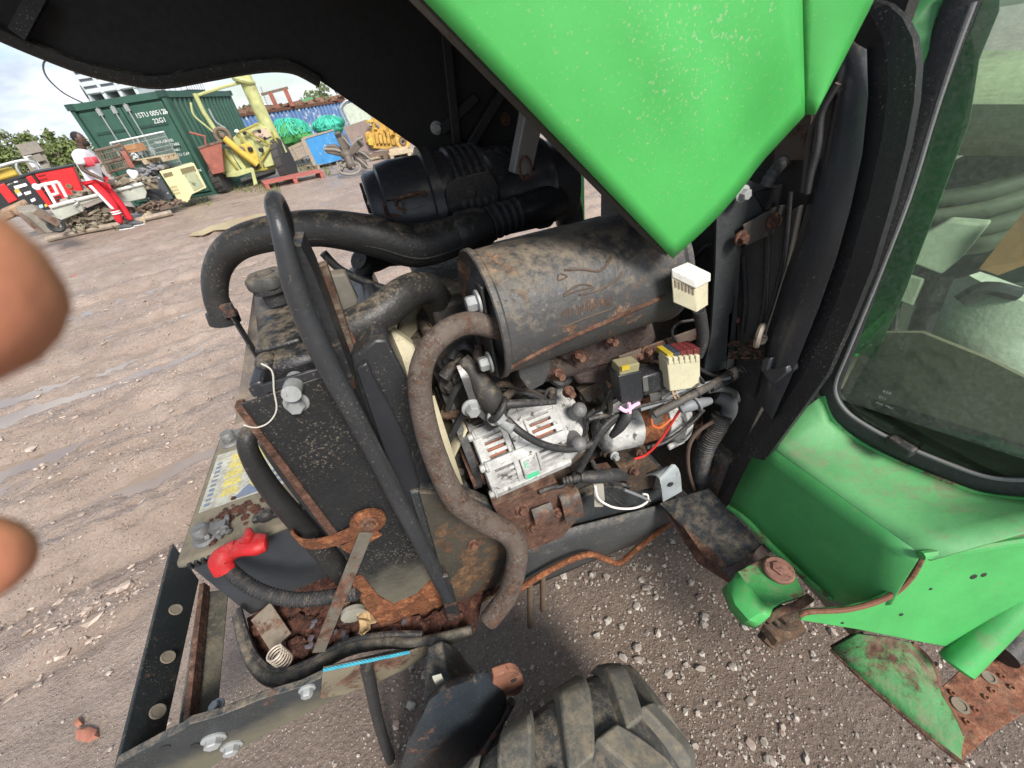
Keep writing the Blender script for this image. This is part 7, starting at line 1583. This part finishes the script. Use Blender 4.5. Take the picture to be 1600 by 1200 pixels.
# mounting bracket between chassis and cab
LX = [P(1030, 786, Z=.50), P(1108, 762, Z=.56), P(1198, 858, Z=.56), P(1145, 905, Z=.50)]
q = B(); q.prism(LX, (0, .0, -.010)); lbk = obj('cab_mount_plate', q, chassm, TR, bevel=.002)
q = B(); sd0 = [P(1032, 790, Z=.495), P(1062, 815, Z=.49), P(1145, 905, Z=.495), P(1140, 912, Z=.48), P(1090, 880, Z=.455), P(1062, 835, Z=.45)]
q.prism(sd0, (.008, .008, 0)); obj('mount_side', q, rusty, lbk)
q = B(); q.prism([P(1060, 812, Z=.502), P(1090, 830, Z=.504), P(1125, 858, Z=.508), P(1138, 890, Z=.505), P(1100, 870, Z=.501)], (0, 0, .0015)); obj('rust_patch', q, rusty, lbk)
q = B(); strip(q, [P(1137, 890, Z=.53), P(1165, 878, Z=.555), P(1200, 855, Z=.56)], .02, .012, XP); obj('mount_rubber', q, M('brown_rubber', (.05, .03, .028), .7, dust=.3), lbk)
MZ = .615
hb = B(); hp = [P(1137, 915, Z=.60), P(1152, 893, Z=MZ), P(1200, 866, Z=MZ), P(1240, 890, Z=MZ), P(1258, 930, Z=MZ), P(1225, 940, Z=MZ), P(1188, 962, Z=MZ-.01)]
hb.prism(hp, (0, 0, -.012)); hbo = obj('hinge_bracket', hb, paintchip, TR, bevel=.003)
hb = B(); rows = []
ed = [P(1137, 913, Z=.603), P(1150, 945, Z=.605), P(1170, 968, Z=.605), P(1188, 974, Z=.60)]
en = [P(1152, 893, Z=MZ+.001), P(1172, 920, Z=MZ+.001), P(1195, 945, Z=MZ+.001), P(1208, 950, Z=MZ+.001)]
for a, b in zip(en, ed): rows.append([a, a.lerp(b, .5)+V((0, -.004, .006)), b, b+V((0, .006, -.035))])
hb.grid(rows); obj('hinge_lip', hb, paintlow, hbo, solid=.004)
hb = B(); hc = P(1216, 892, Z=MZ+.002); hb.lathe(hc, ZP, [(0, .029), (.006, .029), (.009, .026), (.009, .001)], 32); hb.lathe(hc+ZP*.008, ZP, [(0, .015), (.006, .015), (.007, .012), (.007, .001)], 6); obj('pivot_bolt', hb, M('pivot_rust', (.20, .10, .075), .85, rust=.3, scale=30, bump=.6), hbo)
hb = B(); rows = []
for a, b in zip([P(1192, 966, Z=.60), P(1215, 950, Z=.612), P(1240, 942, Z=.612), P(1262, 928, Z=.61)], [P(1198, 975, Z=.575), P(1220, 962, Z=.585), P(1246, 955, Z=.588), P(1268, 940, Z=.59)]): rows.append([a, a.lerp(b, .5)+V((.003, -.005, .003)), b])
hb.grid(rows); obj('torn_lip', hb, M('torn_lip_rust', (.10, .075, .04), .8, rust=.5), hbo, solid=.004)
hb = B(); hb.prism([P(1193, 975, Z=.56), P(1240, 950, Z=.56), P(1262, 985, Z=.55), P(1216, 1002, Z=.54)], (0, 0, -.03)); hb.bolt(P(1226, 965, Z=.565), ZP, .018, .014); obj('hinge_block', hb, brownirn, hbo, bevel=.003)
hb = B(); a, b = P(1196, 985, Z=.52), P(1212, 1000, Z=.50); hb.bar(a, b, .04, .02, XP); obj('hinge_foot', hb, brownirn, hbo)
# hull below cab (dark, under the cowl)
q = B(); q.prism([V((.66, .46, .42)), V((.66, 1.14, .42)), V((.66, 1.14, .66)), V((.66, .46, .66))], (.5, 0, 0)); obj('gearbox', q, iron, TR, bevel=.02)
q = B(); q.pbox(V((.72, .10, .42)), V((1.2, -.15, 0)), V((.1, .95, 0)), V((0, 0, .03))); obj('cab_floor', q, matm, TR)
# rear of the cab, roof and far side, so the interior is closed
q = B(); q.pbox(V((1.75, -.02, .42)), V((.03, 0, 0)), V((0, 1.5, 0)), V((0, 0, .55))); q.pbox(V((.75, 1.45, .42)), V((1.0, 0, 0)), V((0, .03, 0)), V((0, 0, .45))); obj('cab_rear_wall', q, olive, TR)
q = B(); q.pbox(V((.72, -.02, 2.02)), V((1.1, 0, 0)), V((0, 1.5, 0)), V((0, 0, .06))); obj('cab_roof', q, black_cab, TR, bevel=.02)
for xx, yy in ((.76, 1.44), (1.74, 1.44), (1.74, .0)):
    q = B(); q.box((xx, yy, 1.24), .05, .05, 1.62); obj('cab_post', q, paint, TR, bevel=.006)
# cab interior
def PI(x, y, d): return P(x, y, pl=(wp0+wn*d, wn))
q = B(); q.prism([PI(1440, 520, .05), PI(1540, 560, .05), PI(1700, 640, .05), PI(1700, 780, .05), PI(1560, 740, .04), PI(1310, 620, .04), PI(1360, 520, .05)], wn*.01); obj('sill_mat', q, matm, TR)
q = B(); q.tube([PI(1600, 460, .24), PI(1530, 520, .22), PI(1470, 600, .20), PI(1450, 650, .18), PI(1620, 720, .16)], [.10, .11, .08, .05, .10], 14, 5); q.ball(PI(1590, 570, .30), .16, .14, .12); obj('seat_cushion', q, seatm, TR, smooth=60)
q = B()
for k, (x, y) in enumerate(((1480, 300), (1488, 325), (1492, 352), (1496, 376))):
    a = PI(x-40, y+15, .20); b = PI(x+60, y, .24); c = PI(x+170, y-40, .30); q.tube([a, b, c], [.014, .017, .017], 12, 6)
obj('column_bellows', q, M('olive_rubber', (.09, .105, .07), .6, dust=.3), TR)
q = B(); q.prism([PI(1385, 398, .10), PI(1480, 345, .14), PI(1545, 350, .16), PI(1500, 405, .14), PI(1470, 430, .12)], wn*.03); q.prism([PI(1365, 415, .10), PI(1445, 435, .12), PI(1425, 480, .11), PI(1350, 450, .09)], wn*.03); obj('pedal_panel', q, olive, TR, bevel=.004)
q = B(); q.tube([PI(1350, 390, .12), PI(1420, 415, .13), PI(1460, 430, .14), PI(1560, 400, .18), PI(1640, 340, .2)], .014, 10, 5); q.tube([PI(1430, 540, .12), PI(1450, 480, .13), PI(1470, 430, .14)], .018, 10, 4); obj('linkage', q, rubber, TR)
q = B(); q.tube([PI(1395, 520, .10), PI(1400, 480, .12), PI(1412, 440, .14)], .008, 8, 4); q.ball(PI(1413, 432, .14), .018); obj('control_lever', q, rubber, TR)
q = B(); q.tube([PI(1500, 470, .12), PI(1540, 450, .13), PI(1590, 460, .15)], .012, 8, 4); obj('seat_lever', q, plastic, TR)
q = B(); q.prism([PI(1530, 420, .12), PI(1600, 330, .14), PI(1640, 330, .14), PI(1640, 400, .14), PI(1560, 430, .12)], wn*.02); obj('cardboard', q, cardm, TR)
q = B(); rows = []
for k in range(7): rows.append([PI(1480+s*40, 90+k*24, .30-.10*math.sin(k/6*math.pi)) for s in range(0, 7)])
q.grid(rows); obj('seat_back', q, M('ribbed_cloth', (.42, .45, .30), .85, var=.2, scale=10, streak=(3, 3, 60), dust=.2), TR, solid=.02)
q = B(); q.prism([PI(1435, 260, .03), PI(1460, 190, .05), PI(1490, 255, .06)], wn*.004); obj('blue_paper', q, bluegl, TR)
q = B(); q.prism([PI(1390, 300, .35), PI(1700, 150, .35), PI(1750, 420, .42), PI(1380, 470, .40)], wn*.02); obj('dash_panel', q, M('dark_green_dash', (.03, .06, .04), .6, dust=.3, scale=12), TR)

# --- front axle, wheel
q = B(); q.ring_loft([[P(*px, Y=y_) for px in pl_] for pl_, y_ in (([(668, 1010), (690, 1000), (712, 1010), (730, 1035), (712, 1055), (668, 1050)], .42), ([(664, 1060), (700, 1050), (735, 1052), (752, 1060), (735, 1085), (664, 1100)], .36), ([(664, 1100), (712, 1072), (752, 1058), (778, 1080), (742, 1110), (660, 1140)], .325))])
axo = obj('front_axle', q, chassm, TR, bevel=.004, smooth=50)
q = B(); rings = []
for (cx_, cy_, w_, h_, y_) in ((705, 1085, 44, 22, .335), (725, 1085, 62, 30, .315), (720, 1110, 72, 42, .30), (705, 1160, 80, 50, .285), (690, 1215, 80, 55, .275), (680, 1290, 78, 60, .27)):
    rings.append([P(cx_+w_*math.cos(t_)*(1 if math.cos(t_) > 0 else .9), cy_+h_*math.sin(t_)-8*math.cos(t_)*2, Y=y_) for t_ in [k*2*math.pi/18 for k in range(18)]])
q.ring_loft(rings); kp = obj('hub_casting', q, M('hub_paint', (.022, .028, .034), .32, rust=.36, dust=.25, scale=10, bump=.35, spec=.5), TR, smooth=60)
q = B(); q.prism(PL([(772, 1058), (788, 1052)]+[(800+19*math.sin(a_*.26), 1068-20*math.cos(a_*.26)) for a_ in range(0, 14)]+[(786, 1092), (768, 1088)], Y=.30), (.0, .016, .006)); lug = obj('steering_lug', q, M('lug_rust', (.20, .085, .05), .85, rust=.35, scale=20), TR, bevel=.003)
q = B(); q.lathe(P(803, 1063, Y=.2985), TOV, [(0, .007), (.0012, .0065), (.0012, .0005)], 16); obj('hole', q, MATS['dark_hole'], lug)
q = B(); q.prism(PL([(676, 1060), (690, 1056), (694, 1064), (682, 1072)], Y=.33), (0, .004, 0)); obj('stud', q, M('pale_stud', (.40, .40, .34), .6), axo)
q = B(); q.tube([P(800, 1096, Y=.30), P(770, 1150, Y=.28), P(740, 1200, Y=.26)], .010, 10); obj('steering_rod', q, blackrust, TR)
hz_ = B(); hz_.tube([P(572, 1040, Y=.44), P(580, 1075, Y=.43), P(592, 1130, Y=.42), P(612, 1190, Y=.40), P(640, 1240, Y=.38)], .0135, 14, 6); obj('hydraulic_hose', hz_, rubber, TR)
# tyre with lugs: axle roughly along Y, steered a little
WR, WC, WW = .295, V((-.005, .115, .295)), .21
wrot = Matrix.Rotation(math.radians(10), 3, 'Z'); wax = wrot @ V((0, 1, 0))
def wheelp(ang, s, r): return WC+wax*s+(wrot @ V((math.sin(ang), 0, math.cos(ang))))*r
q = B(); prof = [(-WW/2+.01, .15), (-WW/2-.008, .20), (-WW/2, .24), (-WW/2+.016, .262), (-WW/4, .272), (0, .276), (WW/4, .272), (WW/2-.016, .262), (WW/2, .24), (WW/2+.008, .20), (WW/2-.01, .15)]
q.ring_loft([[wheelp(2*math.pi*k/72, s_, r_) for k in range(72)] for s_, r_ in prof], False); ty = obj('front_tyre', q, tyreg, TR)
def lugshape(ang0, side):
    b_ = B(); n_ = 7; rr0_, tops_ = [], []
    for k in range(n_):
        t_ = k/(n_-1); s_ = side*(.012+(WW/2-.004)*t_)-side*.02*(1-t_); an = ang0+(.30*t_-.04*t_*t_)
        hw = .118+.034*t_+.02*math.sin(t_*math.pi)
        drop = .0 if t_ < .8 else (t_-.8)*.16
        ro_ = WR-.004*t_-drop; ri_ = .262-drop*.8
        tops_.append([wheelp(an-hw, s_, ri_), wheelp(an-hw*.78, s_, ro_), wheelp(an+hw*.78, s_, ro_), wheelp(an+hw, s_, ri_)])
    b_.ring_loft(tops_); return b_
for k in range(13):
    for side in (1, -1):
        ang0 = 2*math.pi*(k+.5*(side < 0))/13-.3
        obj('tyre_lug', lugshape(ang0, side), tyrem, ty, bevel=.005)
q = B(); q.lathe(WC-wax*.06, wax, [(-.04, .16), (-.02, .15), (.0, .09), (.005, .04), (.005, .001)], 36); q.lathe(WC-wax*.08, wax, [(0, .145), (.16, .145), (.16, .16), (0, .16)], 36); obj('wheel_rim', q, M('pale_rim', (.35, .33, .28), .6, rust=.2, dust=.4), TR)

# ------------------------------------------------------------------ small loose things on the tractor
sp4 = B(); s0 = P(447, 1035, Z=tz+.004); sax = V((-.05, .10, 1)).normalized(); u_ = sax.orthogonal().normalized(); v_ = sax.cross(u_)
sp4.tube([s0+sax*(.058*k/100)+(u_*math.cos(k*.377)+v_*math.sin(k*.377))*.0185 for k in range(101)], .0022, 6); tag(obj('coil_spring', sp4, springm), 'short pale coil spring standing in the rusty front tray', 'spring')
rp_ = B(); a, b = P(505, 1047, Y=.44), P(640, 1019, Y=.44)
for ph in (0, 2.09, 4.19):
    L_ = (b-a).length; d_ = (b-a).normalized(); u_ = d_.orthogonal().normalized(); v_ = d_.cross(u_)
    rp_.tube([a+d_*L_*k/80+(u_*math.cos(k*.62+ph)+v_*math.sin(k*.62+ph))*.0019 for k in range(81)], .0020, 6)
tag(obj('rope', rp_, ropem), 'turquoise twisted rope lying along the front rail below the tray', 'rope')
rr_ = random.Random(4)
for k, (x, y, lab) in enumerate(((552, 935, 'large curled dry brown leaf in the tray, topmost of the leaves'), (562, 950, 'curled dry leaf in the tray just below the topmost leaf'), (580, 962, 'crumpled tan leaf beside the orange corroded plate corner'), (570, 975, 'lowest of the dry leaves in the tray'))):
    c_ = P(x, y, Z=tz+.035); lf = B(); rows = []; ya = rr_.uniform(0, 3)
    for i_ in range(6):
        t_ = i_/5; wdt = .018*math.sin(t_*math.pi*.9+.15)*(1+.3*rr_.uniform(-1, 1))
        rows.append([c_+Matrix.Rotation(ya, 3, 'Z') @ V(((t_-.5)*.06, s_*wdt, .010*abs(s_)*rr_.uniform(.5, 1.5)+.012*math.sin(t_*4+k))) for s_ in (-1, -.5, 0, .5, 1)])
    lf.grid(rows); tag(obj('dry_leaf', lf, leafm, solid=.0008), lab, 'leaf', 'dry leaves in the front tray')
# the photographer's hand: fingertips reach in from the left, close to the lens
skin = M('brown_skin', (.46, .18, .105), .55, var=.10, scale=60, bump=.12, fine=300)
def CS(x, y, z): return EYE+CI*x+CJ*y+FW*z
hm = bpy.data.meshes.new('hand'); hv = []; he = []; hr = []
def chain(pts, rs, root):
    prev = root
    for p, r in zip(pts, rs):
        hv.append(CS(*p)); hr.append(r); he.append((prev, len(hv)-1)); prev = len(hv)-1
hv.append(CS(-.150, .020, .050)); hr.append(.024)
hv.append(CS(-.128, .002, .050)); hr.append(.017); he.append((0, 1))
hv.append(CS(-.126, .024, .052)); hr.append(.017); he.append((0, 2))
chain([(-.105, -.0105, .048), (-.080, -.0112, .046), (-.0568, -.0108, .0452)], [.0150, .0148, .0136], 1)
chain([(-.104, .026, .063), (-.094, .0300, .066), (-.0830, .0306, .0655)], [.0092, .0084, .0074], 2)
chain([(-.132, .045, .060), (-.118, .050, .074), (-.108, .052, .066)], [.010, .0085, .007], 2)
chain([(-.138, .060, .054), (-.128, .066, .066), (-.120, .068, .060)], [.009, .008, .006], 0)
chain([(-.140, -.028, .030), (-.118, -.040, .018), (-.098, -.044, .008)], [.012, .0105, .008], 0)
chain([(-.20, .05, .05), (-.27, .09, .03), (-.42, .20, -.04), (-.52, .30, -.12)], [.026, .03, .042, .048], 0)
hm.from_pydata(hv, he, []); hm.materials.append(skin)
ho = bpy.data.objects.new('hand', hm); COL.objects.link(ho)
md_ = ho.modifiers.new('skin', 'SKIN'); md_.use_smooth_shade = True
sub = ho.modifiers.new('sub', 'SUBSURF'); sub.levels = 2; sub.render_levels = 2
hm.attributes.new if False else None
bm = bmesh.new(); bm.from_mesh(hm); lay = bm.verts.layers.skin.verify()
bm.verts.ensure_lookup_table()
for v_, r in zip(bm.verts, hr): v_[lay].radius = (r, r); v_[lay].use_root = (v_.index == 0)
bm.to_mesh(hm); bm.free()
tag(ho, 'blurred brown hand with two fingertips reaching in at the left edge', 'hand')
